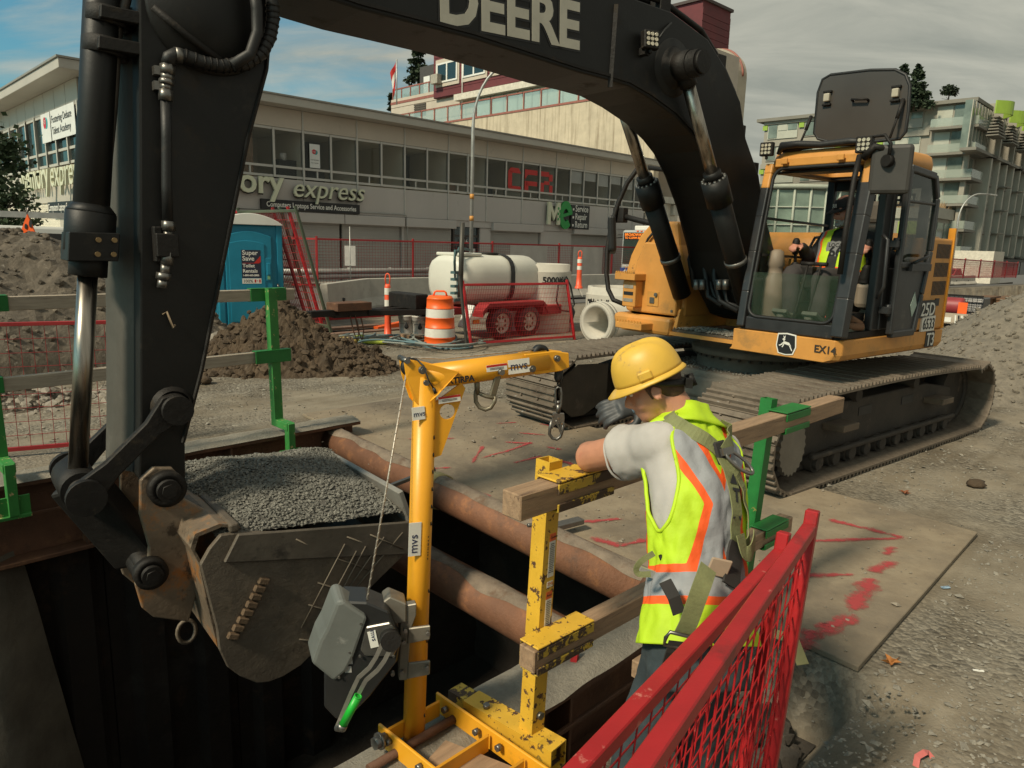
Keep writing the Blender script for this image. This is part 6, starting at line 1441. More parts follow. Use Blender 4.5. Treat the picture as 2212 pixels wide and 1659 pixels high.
 for l in(.66,1.33):
  mb=em();mb.box(.02,.60,l-.07,l+.07,1.40,1.62);mb.box(.08,.52,l-.06,l+.06,1.28,1.40);cs=part('armrest_console',mb,TAN,cab,.04)
  mb=em();mb.lathe([(.062,1.62),(.058,1.65),(.064,1.66),(.05,1.69),(.055,1.70),(.04,1.73),(.045,1.74),(.025,1.77)],14,Matrix.Translation((.55,l,0)));mb.cyl((.55,l,1.75),(.57,l,1.86),.014,8);mb.lathe([(0,1.83),(.026,1.84),(.030,1.90),(.034,1.96),(.02,1.985),(0,1.99)],12,Matrix.Translation((.57,l,0)));part('control_lever',mb,BLKD,cs)
 mb=em();mb.lathe([(.10,1.25),(.11,1.4),(.10,1.62),(.07,1.66),(.065,1.72),(.08,1.74),(.06,1.86),(.03,1.88)],14,Matrix.Translation((.84,.64,0)));mb.box(.70,.78,.70,.86,1.42,1.60);part('monitor_post',mb,TAN,cab)
 mb=em();mb.box(.66,.74,.78,.94,1.55,1.74);part('monitor',mb,BLKD,cab,.01)
 for l in(.95,1.07):
  mb=em();mb.tube([(.98,l-.02,1.27),(.93,l-.02,1.36),(.88,l,1.62),(.86,l+.01,1.76)],.011,6);mb.tube([(.86,l-.05,1.765),(.86,l+.07,1.765)],.017,8);part('travel_lever',mb,BLKD,cab)
 for l in(.86,1.14):mb=em();mb.obox((.98,l,1.30),V((.10,0,.06)),V((0,.07,0)),V((-.01,0,.015)));part('pedal',mb,pm('dusty_pedal',(.12,.13,.10),.8),cab,.008)
 mb=em();mb.box(-.2,.3,.60,.70,1.62,1.75);mb.box(.0,.5,.555,.60,1.62,1.80);part('side_console',mb,YELD,cab,.01)
 mb=em();mb.box(.0,.28,.582,.605,1.70,1.92);part('document_pocket',mb,pm('pocket_yellow',(.42,.30,.10),.7),cab);mb=em();mb.box(.08,.2,.606,.612,1.76,1.90);part('info_sticker',mb,WPRINT,cab)
 mb=em();mb.box(.62,.85,1.20,1.43,1.24,1.30);mb.box(.64,.82,1.22,1.40,1.301,1.37);part('tool_box',mb,BLKD,cab,.01)
 mb=em();mb.tube([(.70,1.40,1.27),(.78,1.41,1.29),(.86,1.38,1.33)],.035,8);mb.tube([(.76,1.44,1.26),(.84,1.42,1.26),(.93,1.40,1.26)],.035,8);part('leather_gloves',mb,pm('brown_leather',(.20,.10,.05),.8,0,.25,8),cab)
 mb=em();mb.box(.855,.87,1.14,1.17,1.32,1.38);part('warning_light',mb,emit('red_indicator',(.8,.06,.04),1.2),cab)
build_cab()
# == FOREGROUND: davit, guard posts, timber rails, fences
def bolt(mb,p,n,r=.012,h=.012):mb.cyl(p,V(p)+V(n).normalized()*h,r,6)
D0=D
def build_davit():
 DK=.925
 def D(x,y,d):return D0(x,y,d*DK)
 top,foot=D(919,800,2.72),D(893,1615,2.66);d=(foot-top).normalized()
 t=thing('davit_crane','yellow confined space davit with an offset arm standing on the trench edge','davit',foot)
 mb=MB();mb.cyl(top+d*.02,foot,.0415,28);ms=part('mast',mb,DAV,t)
 right=(D(1195,778,2.93)-D(925,812,2.71)).normalized();out=right.cross(d).normalized()
 if out.y>0:out=-out
 # peg holes down the mast
 mb=MB()
 for y in(945,982,1018,1055,1092,1128,1270,1375,1530,1600):
  p=PL(928,y,top+d*.3,V((0,1,0)));k=(p-top).dot(d);c=top+d*k+(out*.62+right*.78).normalized()*.0415;mb.cyl(c-right*.004,c+(out*.62+right*.78).normalized()*.001,.008,10)
 part('peg_hole',mb,BPRINT,ms)
 # arm
 A,B=D(915,815,2.71),D(1178,780,2.92);u=(B-A).normalized()
 mb=MB();mb.cyl(A,B,.044,28);ar=part('arm',mb,DAV,t)
 up=u.cross(out);up=-up if up.z<0 else up
 mb=MB()
 for s in(-.028,.028):mb.prism([B+u*a+up*b+out*s-out*.005 for a,b in((-.10,.041),(.02,.040),(.085,.025),(.085,-.03),(.05,-.04),(-.06,-.041))],out*.010)
 part('arm_head',mb,DAV,ar,.003)
 for c,r in((B+u*-.02+up*.032,.033),):mb=MB();mb.ring(c-out*.012,c+out*.012,r,.012,24);part('pulley',mb,RUB,ar)
 mb=MB()
 for a,b,r in((.03,.012,.012),(-.075,-.014,.013)):c=B+u*a+up*b+out*.042;mb.cyl(c-out*.012,c+out*.004,r,18);mb.cyl(c+out*.004,c+out*.012,r*.6,6)
 part('arm_bolt',mb,STEEL,ar)
 # head cheeks at the top of the mast and triangular gusset under the arm
 for s in(-.030,.030):
  mb=MB();pol=[D(866,772,2.70),D(890,776,2.70),D(986,800,2.74),D(940,850,2.71),D(905,880,2.71),D(889,862,2.70),D(872,812,2.70)];mb.prism([p+out*s-out*.004 for p in pol],out*.008);part('head_cheek',mb,DAV,t,.002)
 mb=MB();c=D(887,793,2.70);mb.ring(c-out*.012,c+out*.012,.034,.01,24);part('rear_pulley',mb,RUB,t)
 mb=MB();c0=D(872,776,2.70);mb.cyl(c0-out*.05,c0+out*.05,.010,12);c0=D(905,796,2.70)+out*.036;mb.cyl(c0,c0+out*.010,.014,18);mb.cyl(c0+out*.012,c0+out*.02,.010,6);c0=D(913,823,2.70)+out*.036;mb.cyl(c0,c0+out*.010,.010,18);part('head_pin',mb,STEEL,t,kind='stuff')
 mb=MB();mb.tube([D(898,775,2.66),D(915,790,2.64),D(925,820,2.63),D(940,845,2.63)],.003,5);mb.tube([D(937,838,2.63),D(941,850,2.63)],.006,6);part('pin_lanyard',mb,RUB,t)
 g=[D(938,868,2.715),D(996,826,2.75),D(1004,838,2.755),D(952,982,2.72),D(936,988,2.71)]
 # gusset with its round hole: fan between outline and circle
 hc=D(966,889,2.727);nrm=(g[1]-g[0]).cross(g[3]-g[0]).normalized();nrm=nrm if nrm.y<0 else-nrm;pts=[];n=32
 e1=(g[1]-g[0]).normalized();e2=nrm.cross(e1)
 flat=[((p-hc).dot(e1),(p-hc).dot(e2)) for p in g]
 def hit(a):
  dx,dy=math.cos(a),math.sin(a);best=9
  for(x0,y0),(x1,y1) in zip(flat,flat[1:]+flat[:1]):
   ex,ey=x1-x0,y1-y0;den=dx*ey-dy*ex
   if abs(den)<1e-9:continue
   tt=(x0*ey-y0*ex)/den;q=(x0*dy-y0*dx)/den
   if tt>0 and-1e-6<=q<=1+1e-6:best=min(best,tt)
  return best
 mb=MB();vs=[]
 angs=sorted([2*PI*k/n for k in range(n)]+[math.atan2(y,x)%(2*PI) for x,y in flat]);m=len(angs)
 for sgn in(0,.009):
  for a in angs:
   r2=hit(a);vs.append(hc+(e1*math.cos(a)+e2*math.sin(a))*.028+nrm*(sgn-.0045));vs.append(hc+(e1*math.cos(a)+e2*math.sin(a))*r2+nrm*(sgn-.0045))
 fs=[]
 for k in range(m):
  l=(k+1)%m;a,b,c,e=2*k,2*l,2*k+1,2*l+1;o=2*m
  fs+=[(a,b,e,c),(a+o,c+o,e+o,b+o),(a,a+o,b+o,b),(c,e,e+o,c+o)]
 mb.add(vs,fs);part('gusset',mb,DAV,t)
 # decals
 def decal(cx,cy,dd,w,h,rt,upv,txt,tm,base=WPRINT,ts=.7,name='decal',off=None,head=None,bend=0.):
  c=D(cx,cy,dd);rt=V(rt).normalized();upv=(V(upv)-rt*V(upv).dot(rt)).normalized();n2=rt.cross(upv);n2=n2 if n2.y<0 else-n2
  mb=MB();mb.obox(c,rt*w/2,upv*h/2,n2*.0012);dcl=part(name,mb,base,t)
  if txt:mb=MB();text_mb(mb,txt,c+n2*.0016-rt*w*.42-upv*h*.22,rt,upv,h*ts,.0004,.0);part('decal_lettering',mb,tm,dcl)
  if head:mb=MB();mb.obox(c+upv*h*.34+n2*.0012,rt*w/2,upv*h*.16,n2*.0006);part('decal_band',mb,REDL,dcl);mb=MB();[mb.obox(c-upv*h*(.02+.18*k)+n2*.0015,rt*w*.34,upv*h*.035,n2*.0003) for k in range(2)];part('decal_lines',mb,BPRINT,dcl)
 NAVY=pm('navy_print',(.02,.028,.08),.5)
 ra=u;oa=out*.0405
 def on_arm(px,py):
  return PL(px,py,A+out*.0445,out).y/DK
 decal(1121,791,on_arm(1121,791),.085,.052,u,up,'mvs',NAVY,ts=.85)
 decal(1073,794,on_arm(1073,794),.080,.024,u,up,None,None,head=True)
 mb=MB();cc=D(967,830,on_arm(967,825));text_mb(mb,'XTIRPA',cc,u,up,.030,.0006,.0012);part('arm_lettering',mb,BPRINT,ar)
 dm=2.62
 decal(971,862,2.712,.082,.024,(g[1]-g[0]) if False else u,up,None,None,head=True)
 decal(904,893,PL(904,893,top+out*.042,out).y/DK,.046,.046,right,-d,'mvs',NAVY,ts=.6)
 decal(893,1172,PL(893,1172,top+out*.045,out).y,.075,.040,-d,-right,'mvs',NAVY,ts=.85) if False else decal(896,1165,PL(896,1165,top+out*.042,out).y/DK,.125,.045,d*-1,right*-1,'mvs',NAVY,ts=1.0)
 mb=MB();cc=D(924,1208,PL(924,1208,top+out*.036+right*.03,out).y/DK);text_mb(mb,'XTIRPA',cc,-d,-right,.026,.0006,.0012);part('mast_lettering',mb,BPRINT,ms)
 # steel cable: along the arm over both pulleys and down to the winch
 mb=MB();mb.tube([D(1160,754,2.90),D(1050,765,2.82),D(960,775,2.75),D(890,772,2.70),D(876,782,2.69),D(878,805,2.68)],.0032,6);p,q=D(878,805,2.68),D(790,1312,2.50);mb.tube([p,q],.0036,6)
 L=(q-p).length;dd=(q-p).normalized();a=dd.orthogonal().normalized();b=dd.cross(a);pts=[p+dd*L*k/240+(a*math.cos(k*.8)+b*math.sin(k*.8))*.0026 for k in range(241)];mb.tube(pts,.0018,4);mb.tube([B+u*.045+up*.0,D(1208,830,2.93)],.004,6)
 part('steel_cable',mb,pm('wire_rope',(.42,.37,.31),.45,.5,.3,60),t)
 # hanging eye bracket below the arm
 mb=MB();a=D(1078,802,2.80);dr=(D(1063,858,2.80)-a);mb.beam(a-dr*.05,a+dr,.026,.012,out);bp=part('eye_plate',mb,pm('olive_steel',(.20,.175,.125),.5,.6,.2,6),t,.004)
 mb=MB();mb.cyl(a+out*.01,a+out*.03,.012,6);part('eye_bolt',mb,STEEL,bp)
 mb=MB();mb.tube([D(x,y,2.79) for x,y in((1032,832),(1027,850),(1028,868),(1036,880),(1049,885),(1060,881),(1068,868),(1070,856))],.0078,10);mb.tube([D(x,y,2.79) for x,y in((1031,848),(1050,856),(1069,860))],.0075,10);mb.tube([D(1030,818,2.79),D(1031,850,2.79)],.010,8);part('eye_ring',mb,MC['olive_steel'],t)
 # winch
 wd=2.50
 def wp(x,y,dz=0.):return D(x,y,wd+dz)
 body=[(742,1300),(792,1302),(840,1322),(866,1384),(858,1430),(800,1505),(760,1545),(727,1556),(700,1528),(700,1470),(720,1360)]
 mb=MB();mb.prism([wp(x,y,-.02) for x,y in body],V((-.03,.12,.0)));wi=part('winch_body',mb,pm('winch_black',(.018,.018,.018),.35,0,.2,6),t,.006)
 cov=[(727,1302),(742,1298),(795,1334),(789,1352),(765,1420),(748,1452),(722,1474),(673,1434),(690,1385),(704,1360)]
 mb=MB();mb.prism([wp(x,y,-.035) for x,y in cov],V((-.045,.10,.02)));part('winch_cover',mb,pm('grey_winch_cover',(.115,.12,.11),.5,0,.15,4,.05,30,((.28,.275,.25),7,.62,.12)),wi,.014)
 mb=MB();mb.prism([wp(x,y,-.03) for x,y in((790,1355),(842,1345),(866,1384),(850,1420),(788,1418),(778,1405))],V((0,.02,0)));part('winch_plate',mb,STEEL,wi,.004)
 mb=MB();c=wp(843,1381,-.05);n2=V((.25,-1,.25)).normalized();mb.cyl(c+n2*-.03,c+n2*.03,.034,24);part('winch_hub',mb,BLKD,wi)
 mb=MB();mb.obox(wp(806,1381,-.0325),V((.014,0,.004)),V((-.006,0,.03)),V((0,.001,0)));lb=part('winch_label',mb,WPRINT,wi);mb=MB();text_mb(mb,'mvs',wp(799,1362,-.034),V((.2,0,-1)),V((1,0,.2)),.026,.0004);part('label_lettering',mb,NAVY,lb)
 mb=MB();mb.obox(wp(754,1427,-.0215),V((.012,0,.001)),V((-.001,0,.013)),V((0,.001,0)));mb.obox(wp(752,1446,-.0215),V((.012,0,.001)),V((-.001,0,.012)),V((0,.001,0)));part('winch_label',mb,pm('dim_label',(.30,.29,.27),.5),wi)
 mb=MB()
 for x,y in((780,1346),(778,1416),(756,1408),(846,1352),(733,1462),(851,1417)):bolt(mb,wp(x,y,-.03),(0,-1,0),.005,.006)
 part('winch_screw',mb,STEEL,wi)
 for o in(0,.012):
  mb=MB();pts=[(825,1392),(812,1420),(798,1442),(774,1464),(757,1500),(738,1545),(727,1572)];pts2=[(842,1404),(830,1428),(815,1448),(790,1470),(775,1498)]
  P2=pts if o==0 else pts2
  for(x0,y0),(x1,y1) in zip(P2,P2[1:]):mb.beam(wp(x0,y0,-.085),wp(x1,y1,-.085),.006,.014,V((.7,0,.6)))
  part('crank_arm',mb,pm('brushed_alloy',(.50,.47,.42),.35,.8,.15,12),wi)
 mb=MB();mb.cyl(wp(773,1505,-.10),wp(742,1564,-.10),.0145,18);mb.ring(wp(773,1505,-.10),wp(774,1503,-.10),.0145,.010,18);part('crank_grip',mb,pm('bright_green_grip',(.012,.38,.03),.4,0,.08,8),wi)
 mb=MB();mb.cyl(wp(742,1564,-.10),wp(737,1574,-.10),.017,14);mb.cyl(wp(727,1572,-.085),wp(742,1574,-.10),.012,10);part('crank_pivot',mb,STEEL,wi)
 mb=MB();mb.lathe([(.0,.004),(.010,.004),(.018,.0),(.018,-.02)],14,Matrix.Translation(wp(790,1312,.0)));part('cable_guide',mb,BLKD,wi)
 # bracket between winch and mast
 ST2=pm('dull_bracket_steel',(.22,.20,.165),.5,.6,.2,6,.05,40,((.32,.29,.24),8,.6,.1))
 mb=MB();mb.prism([wp(x,y,.04) for x,y in((828,1300),(842,1290),(878,1305),(878,1345),(845,1350),(830,1340))],V((-.02,.08,0)));br=part('winch_bracket',mb,ST2,t,.004)
 mb=MB();mb.prism([wp(x,y,.05) for x,y in((866,1310),(900,1304),(899,1330),(888,1360),(880,1470),(862,1470))],V((-.01,.03,0)));part('bracket_plate',mb,ST2,br,.003)
 for ys in((1352,1360,1392,1386),(1428,1436,1462,1470)):
  mb=MB();mb.prism([wp(x,y,.045) for x,y in((882,ys[0]+6),(930,ys[0]),(929,ys[0]+30),(880,ys[0]+40))],V((-.005,.012,0)));part('mast_clamp',mb,ST2,br,.003)
 mb=MB()
 for x,y in((924,1366),(922,1440),(875,1360),(872,1385),(868,1450),(848,1452)):bolt(mb,wp(x,y,.04),(.2,-1,.1),.008,.018)
 part('bracket_bolt',mb,STEEL,br)
 # base frame on the trench edge
 f0=foot;e=-W_;s=U
 mb=MB();mb.ring(foot-d*.03,foot+d*.12,.055,.042,28);bs=part('base_socket',mb,DAV,t);mb=MB();mb.cyl(foot,foot+d*.35,.0415,20);part('mast_foot',mb,DAV,t)
 z=.05
 for k in(-.115,.165):
  mb=MB();p=V((f0.x,f0.y,z))+s*k+e*-.06;mb.beam(p,p+e*.66,.012,.085);part('base_plate',mb,DAV,t,.003)
 for q in(-.02,.26,.44):mb=MB();p=V((f0.x,f0.y,z))+e*q;mb.beam(p+s*-.108,p+s*.148,.012,.075);part('base_cross_plate',mb,DAV,t,.006)
 mb=MB()
 for k,sd in((-.122,-1),(.149,-1)):
  for q in(.02,.20,.32,.50):bolt(mb,V((f0.x,f0.y,z+.015))+s*k+e*q,s*sd,.013,.02)
 part('base_bolt',mb,STEEL,t)
 mb=MB();p=V((f0.x,f0.y,z-.02))+e*.05;mb.cyl(p-s*.24,p+s*.22,.017,10);part('clamp_screw',mb,RUST,t)
 mb=MB();p=V((f0.x,f0.y,z-.05))+e*.30;mb.beam(p-s*.02-e*.16,p+s*.10+e*.24,.17,.06);part('base_timber',mb,WOOD,t,.006)
 mb=MB();p=V((f0.x,f0.y,z+.02))-s*.13;mb.cyl(p-s*.05,p,.024,6);mb.cyl(p-s*.03,p-s*.02,.032,14);part('clamp_nut',mb,STEEL,t)
 # snap hook hanging at the arm end
 h=thing('snap_hook','silver self locking snap hook hanging from the end of the davit arm','snap hook',D(1203,945,2.93));hd=2.93
 def hp(x,y,o=0.):return D(x,y,hd+o)
 mb=MB();mb.lathe([(.0,.02),(.008,.018),(.016,.0),(.017,-.03),(.010,-.045),(.0,-.048)],14,hp_m(hp(1207,800)));part('rubber_stop',mb,RUB,h)
 mb=MB();mb.tube([hp(1212,762),hp(1216,790),hp(1214,812),hp(1209,836),hp(1204,840),hp(1205,815),hp(1208,790)],.0035,5);part('safety_lanyard',mb,RUB,h)
 mb=MB();mb.tube([hp(x,y) for x,y in((1200,842),(1205,836),(1211,838),(1213,850),(1212,874),(1209,884),(1204,882),(1200,874))],.0042,8,closed=True);part('swivel_ring',mb,STEEL,h)
 mb=MB();mb.cyl(hp(1206,874),hp(1206,892),.008,12);mb.cyl(hp(1206,866),hp(1206,873),.007,6);part('swivel',mb,STEEL,h)
 mb=MB();mb.prism([hp(x,y,-.006) for x,y in((1195,892),(1219,893),(1220,905),(1217,930),(1210,930),(1211,912),(1200,918),(1192,928),(1190,915))],V((0,.012,0)));part('hook_body',mb,STEEL,h,.002)
 mb=MB();mb.tube([hp(x,y) for x,y in((1192,908),(1188,925),(1187,938),(1194,947),(1203,949),(1211,943),(1215,930),(1216,912))],.0062,8);part('hook_bow',mb,STEEL,h)
 mb=MB();mb.beam(hp(1201,908,-.004),hp(1213,938,-.004),.008,.008);part('hook_gate',mb,STEEL,h,.002)
 mb=MB()
 for x,y in((1194,899),(1206,904),(1214,915)):bolt(mb,hp(x,y,-.006),(0,-1,0),.004,.003)
 part('hook_rivet',mb,CHR,h)
def hp_m(p):return Matrix.Translation(p)
build_davit()
# -- near guard rail: posts and timbers
def timber(p,q,w,h,m,label,group=None,name='timber_rail'):
 mb=MB();p,q=V(p),V(q);mb.beam(p,q,w,h);return single(name,mb,m,label,'timber',group,.004)
RA=D(1104,1092,2.22);RB=G(1806,872,RA.z);
RU=(RB-RA).normalized();RS=RU.cross(Z).normalized()
timber(RA,RB,.088,.088,WOOD,'upper square timber rail the worker leans on, from the yellow post to the green post')
LA=D(1137,1424,2.30);LB=G(1697,1128,LA.z)
timber(LA,LB,.075,.085,WOOD,'lower square timber rail behind the leaning worker')
mb=MB();p=D(1385,1455,2.35);mb.beam(p,p+RU*.7+Z*.02,.09,.07);single('timber_block',mb,WOOD,'short timber offcut lying against the near beam below the worker','timber',None,.004)
def square_post(mb,p,q,w,ax):
 p,q=V(p),V(q);d=(q-p).normalized();a=(V(ax)-d*V(ax).dot(d)).normalized();b=d.cross(a);t=.005
 for s in(-1,1):mb.obox((p+q)/2+a*s*(w/2-t/2),a*t/2,b*w/2,(q-p)/2);mb.obox((p+q)/2+b*s*(w/2-t/2),b*t/2,a*(w/2-t),(q-p)/2)
def rail_bracket(root,c,ax,side,L,w,h,m,tilt=0.):
 """C shaped saddle: top plate, back plate and lower lip holding a timber; c = timber centre"""
 t=.007;mb=MB()
 mb.obox(c+Z*(h/2+t),ax*L/2,side*(w/2+t),Z*t/2);part('bracket_top',mb,m,root,.002)
 mb=MB();mb.obox(c+side*(w/2+t*.6)+Z*(h*.30),ax*L/2,side*t/2,Z*h*.20);mb.obox(c+side*(w/2+t*.6)-Z*(h*.42),ax*L/2,side*t/2,Z*h*.16)
 mb.obox(c-Z*(h/2+t),ax*L/2,side*(w/2),Z*t/2);mb.obox(c-side*(w/2+t*.6),ax*L/2,side*t/2,Z*h*.5);part('bracket_side',mb,YPSD if m is YPST else m,root,.002)
def guard_post(name,label,top,foot,w,m,brackets,ax=None,group=None):
 t=thing(name,label,'guard post',foot,0,group);mb=MB();square_post(mb,foot,top,w,ax or RU);part('post',mb,m,t)
 for c,a,s,L,bw,bh in brackets:rail_bracket(t,c,a,s,L,bw,bh,m)
 return t
base=G(1152,1640,0.0);tp=D(1209,1000,base.y+.03)
def along(P,dirn,x,y):
 best=min((abs((lambda c:1106+1565*c.x/-c.z)(CR.transposed()@(P+dirn*k*.01-CP))-x),k) for k in range(0,300));return P+dirn*best[1]*.01
c1=along(RA,RU,1245,0);c2=along(LA,RU,1205,0)
# post stands just behind both rails
yo=-RS*.085
base=V((c2.x,c2.y,-.02))+yo+RU*-.035;tp=V((c1.x,c1.y,RA.z+.085))+yo+RU*-.055
yp=guard_post('guard_post','chipped yellow steel guard post clamped on the near trench edge, with caution labels',tp,base,.066,YPST,[(c1,RU,RS,.30,.090,.092),(c2,RU,RS,.30,.078,.09)])
# caution labels on the yellow post (face towards the right of the photograph)
pd=(tp-base).normalized();pn=(RU-pd*RU.dot(pd)).normalized();pr=pd.cross(pn);pr=pr if pr.x>0 else-pr
def plabel(k0,k1,m,txt=None,tm=BPRINT,ts=.016,lines=0,w=.030):
 c=base.lerp(tp,(k0+k1)/2)+RS*.0335;h=(tp-base).length*(k1-k0)
 mb=MB();c=c+RU*.010;mb.obox(c,RU*w/2,pd*h/2,RS*.0008);l=part('caution_label',mb,m,yp)
 if txt:mb=MB();text_mb(mb,txt,c-RU*w*.46-pd*ts*.3+RS*.001,RU,pd,ts,.0003);part('label_lettering',mb,tm,l)
 if lines:mb=MB();[mb.obox(c+pd*h*(.42-.84*i/lines)+RS*.001,RU*w*rnd(.3,.45),pd*.0014,RS*.0002) for i in range(lines)];part('label_lines',mb,tm,l)
OL=pm('caution_orange',(.70,.13,.03),.5)
plabel(.74,.765,OL,'Caution',BPRINT,.012);plabel(.62,.74,WPRINT,None,BPRINT,0,16);plabel(.585,.605,WPRINT,'TMI',pm('orange_print',(.6,.18,.02),.5),.018);plabel(.545,.57,OL,'Aviso:',BPRINT,.013);plabel(.44,.545,WPRINT,None,BPRINT,0,14)
mb=MB();bolt(mb,base.lerp(tp,.14)+RS*.034,RS,.015,.014);part('post_bolt',mb,STEEL,yp)
# foot clamp of the yellow post: square sleeve running across the beam
mb=MB();f=V((base.x,base.y,.02));mb.channel(f+W_*.40+RU*-.03,f-W_*.12,.075,.085,.006);part('clamp_sleeve',mb,YPSD,yp);mb=MB();mb.channel(f+W_*.30-RU*.03,f-W_*.14,.092,.10,.006);mb.beam(f-W_*.09-Z*.2,f-W_*.09+Z*.05,.085,.03,W_);part('clamp_base',mb,YPST,yp)
mb=MB();bolt(mb,f+W_*.2+Z*.05-RU*.04,Z,.014,.016);bolt(mb,f+W_*.05+RS*.05,RS,.014,.016);part('clamp_bolt',mb,STEEL,yp)
# green post at the right
c1=along(RA,RU,1705,0);c2=along(LA,RU,1660,0);gy=-RS*.08
tp=V((c1.x,c1.y,RA.z+.10))+gy-RU*.07;base=V((c2.x,c2.y,-.05))+gy-RU*.09
guard_post('guard_post','green steel guard post with two timber saddles behind the leaning worker',tp,base,.062,GRN,[(c1,RU,RS,.26,.090,.092),(c2,RU,RS,.24,.078,.09)])
# left hand guard rail on the far beam
def left_rail():
 grp='weathered timber rails on the far trench edge'
 zr=D(632,636,6.35).z
 A1,B1=D(-60,659,4.75),D(634,635,6.38);A2,B2=D(-60,838,4.65),D(628,764,6.30)
 A1.z=(A1.z+B1.z)/2+.0;
 timber(A1,B1,.05,.095,WOODG,'upper greyed timber rail on the far trench edge, passing behind the digging arm',grp)
 timber(A2,B2,.05,.095,WOODG,'lower greyed timber rail on the far trench edge, passing behind the digging arm',grp)
 for k,(x0,y0,x1,y1,dd,lab) in enumerate(((564,620,580,905,6.28,'green guard post beside the brown earth pile on the far beam'),(-42,640,-30,1000,4.70,'green guard post at the left edge of the far beam'))):
  tp,ft=D(x0,y0,dd),D(x1,y1,dd-.02);u1=(B1-A1).normalized();s1=u1.cross(Z).normalized()
  ca=A1+u1*((tp-A1).dot(u1));cb=A2+u1*((ft-A2).dot(u1)-.02);cb.z=(A2+(B2-A2)*((cb-A2).length/(B2-A2).length)).z
  ca.z=(A1+(B1-A1)*((ca-A1).length/(B1-A1).length)).z
  tp=V((ca.x,ca.y,tp.z))+s1*.065;ft=V((ca.x,ca.y,ft.z))+s1*.065+u1*.02
  t=guard_post('guard_post',lab,tp,ft,.075,GRNL,[],u1)
  for c in(ca,cb):mb=MB();mb.obox(c-s1*.03,u1*.16,s1*.006,Z*.055);mb.obox(c+Z*.055+s1*.0,u1*.16,s1*.036,Z*.004);mb.obox(c+s1*.031,u1*.16,s1*.005,Z*.05);part('bracket',mb,GRN,t,.002)
  q=s1;e=ft+s1*.02;mb=MB();mb.beam(e-s1*.06+Z*.0,e+s1*.22,.075,.065);mb.beam(e+s1*.20+Z*.03,e+s1*.20-Z*.33,.075,.06,u1);mb.obox(e+s1*.17-Z*.34,u1*.10,s1*.06,Z*.012);mb.obox(e+s1*.20-Z*.27,u1*.10,s1*.006,Z*.07);part('beam_clamp',mb,GRNL,t,.003)
left_rail()
# -- mesh fence panels
def panel(label,p0,p1,up,m,group,nw,nh,tw=.032,wr=.0022,ext=.0,name='fence_panel',mid=False,wm=None,foot=0.,toprail=None):
 """p0,p1 = lower corners, up = vector to the upper corners"""
 p0,p1,up=V(p0),V(p1),V(up);t=thing(name,label,'fence panel',(p0+p1)/2,0,group);a=(p1-p0).normalized();n=a.cross(up).normalized();un=up.normalized()
 for p in(p0,p1):mb=MB();mb.beam(p-un*foot,p+up+un*ext,tw,tw,a);part('post',mb,m,t,.003 if tw>.03 else 0)
 mb=MB();mb.beam(p0+up*.985+a*tw*.5,p1+up*.985-a*tw*.5,tw,tw,up);part('top_rail',mb,toprail or m,t,.003 if tw>.03 else 0)
 mb=MB();mb.beam(p0+up*.06+a*tw*.5,p1+up*.06-a*tw*.5,tw,tw,up);part('bottom_rail',mb,m,t)
 if mid:mb=MB();q=(p0+p1)/2;mb.beam(q+up*.06,q+up*.985,tw*.9,tw*.9,a);part('mid_post',mb,m,t)
 mb=MB();L=(p1-p0).length
 for k in range(1,nw):
  p=p0.lerp(p1,k/nw);mb.tube([p+up*.06,p+up*.98],wr,3,False)
 for k in range(1,nh):
  z=.06+.92*k/nh;mb.tube([p0+up*z+n*wr*1.8,p1+up*z+n*wr*1.8],wr,3,False)
 part('wire_mesh',mb,wm or m,t,kind='stuff');return t
 # the two nearest panels at the lower right
zA=D(1752,1128,1.96).z;qa,qb=D(1752,1128,1.96),D(1663,1659,1.885);dn=(qb-qa).normalized();up_=-dn*(zA-.02)/-dn.z
f1=G(1372,1668,zA);a1=(f1-qa).normalized()
panel('front red mesh fence panel at the lower right, its worn top rail nearest the camera',qa-up_,qa+a1*2.1-up_,up_,RED,None,32,12,.036,.0026,.035)
qa2=D(1688,1185,2.03);qb2=D(1617,1597,1.965);dn=(qb2-qa2).normalized();up2=-dn*(qa2.z-.02)/-dn.z;f2=G(1235,1668,qa2.z);a2=(f2-qa2).normalized()
panel('second red mesh fence panel just behind the front one, leaning beside the worker',qa2-up2,qa2+a2*2.1-up2,up2,RED,None,32,12,.036,.0026,.05)
# panel behind the digging arm at the left
p1=G(270,966);p0=G(0,990);dr=(p1-p0).normalized();panel('red mesh fence panel behind the digging arm at the left edge',p1-dr*2.6,p1,Z*1.13,REDD,None,30,9,.032,.0028,.06)
# panel in front of the water trailer
p0,p1=G(1018,750),G(1241,734);panel('red mesh panel leaning in front of the white water tank trailer',p0,p1,Z*1.12+V((-.08,.22,0))+V((-.1,0,0)),RED,None,64,12,.042,.0036,.06)
p0=G(1009,753);mb=MB();mb.beam(p0,p0+Z*1.28+V((-.16,.12,0)),.042,.042);mb.cyl(p0+V((-.15,.2,.9)),p0+V((-.13,.2,2.2)),.045,8);single('standpipe',mb,pm('dark_standpipe',(.07,.065,.055),.5,.5),'dark upright pipe beside the orange drum at the trailer end','pipe')
# stacked panels leaning beside the toilet
for k,(m,lab) in enumerate(((REDD,'innermost red panel of the stack leaning on the blue toilet'),(pm('dark_green_paint',(.03,.06,.035),.6),'dark green framed panel in the leaning stack by the toilet'),(RED,'bright red panel in the leaning stack by the toilet'),(pm('worn_green_brown',(.06,.075,.045),.6),'outermost green and brown panel of the leaning stack'))):
 p=G(668+16*k,706+5*k);panel(lab,p,p+W_*2.4,Z*2.40+V((-.62,-.2,0))*(1-.02*k),m,None,34,14,.05,.004,.05,'leaning_panel',False,REDD)
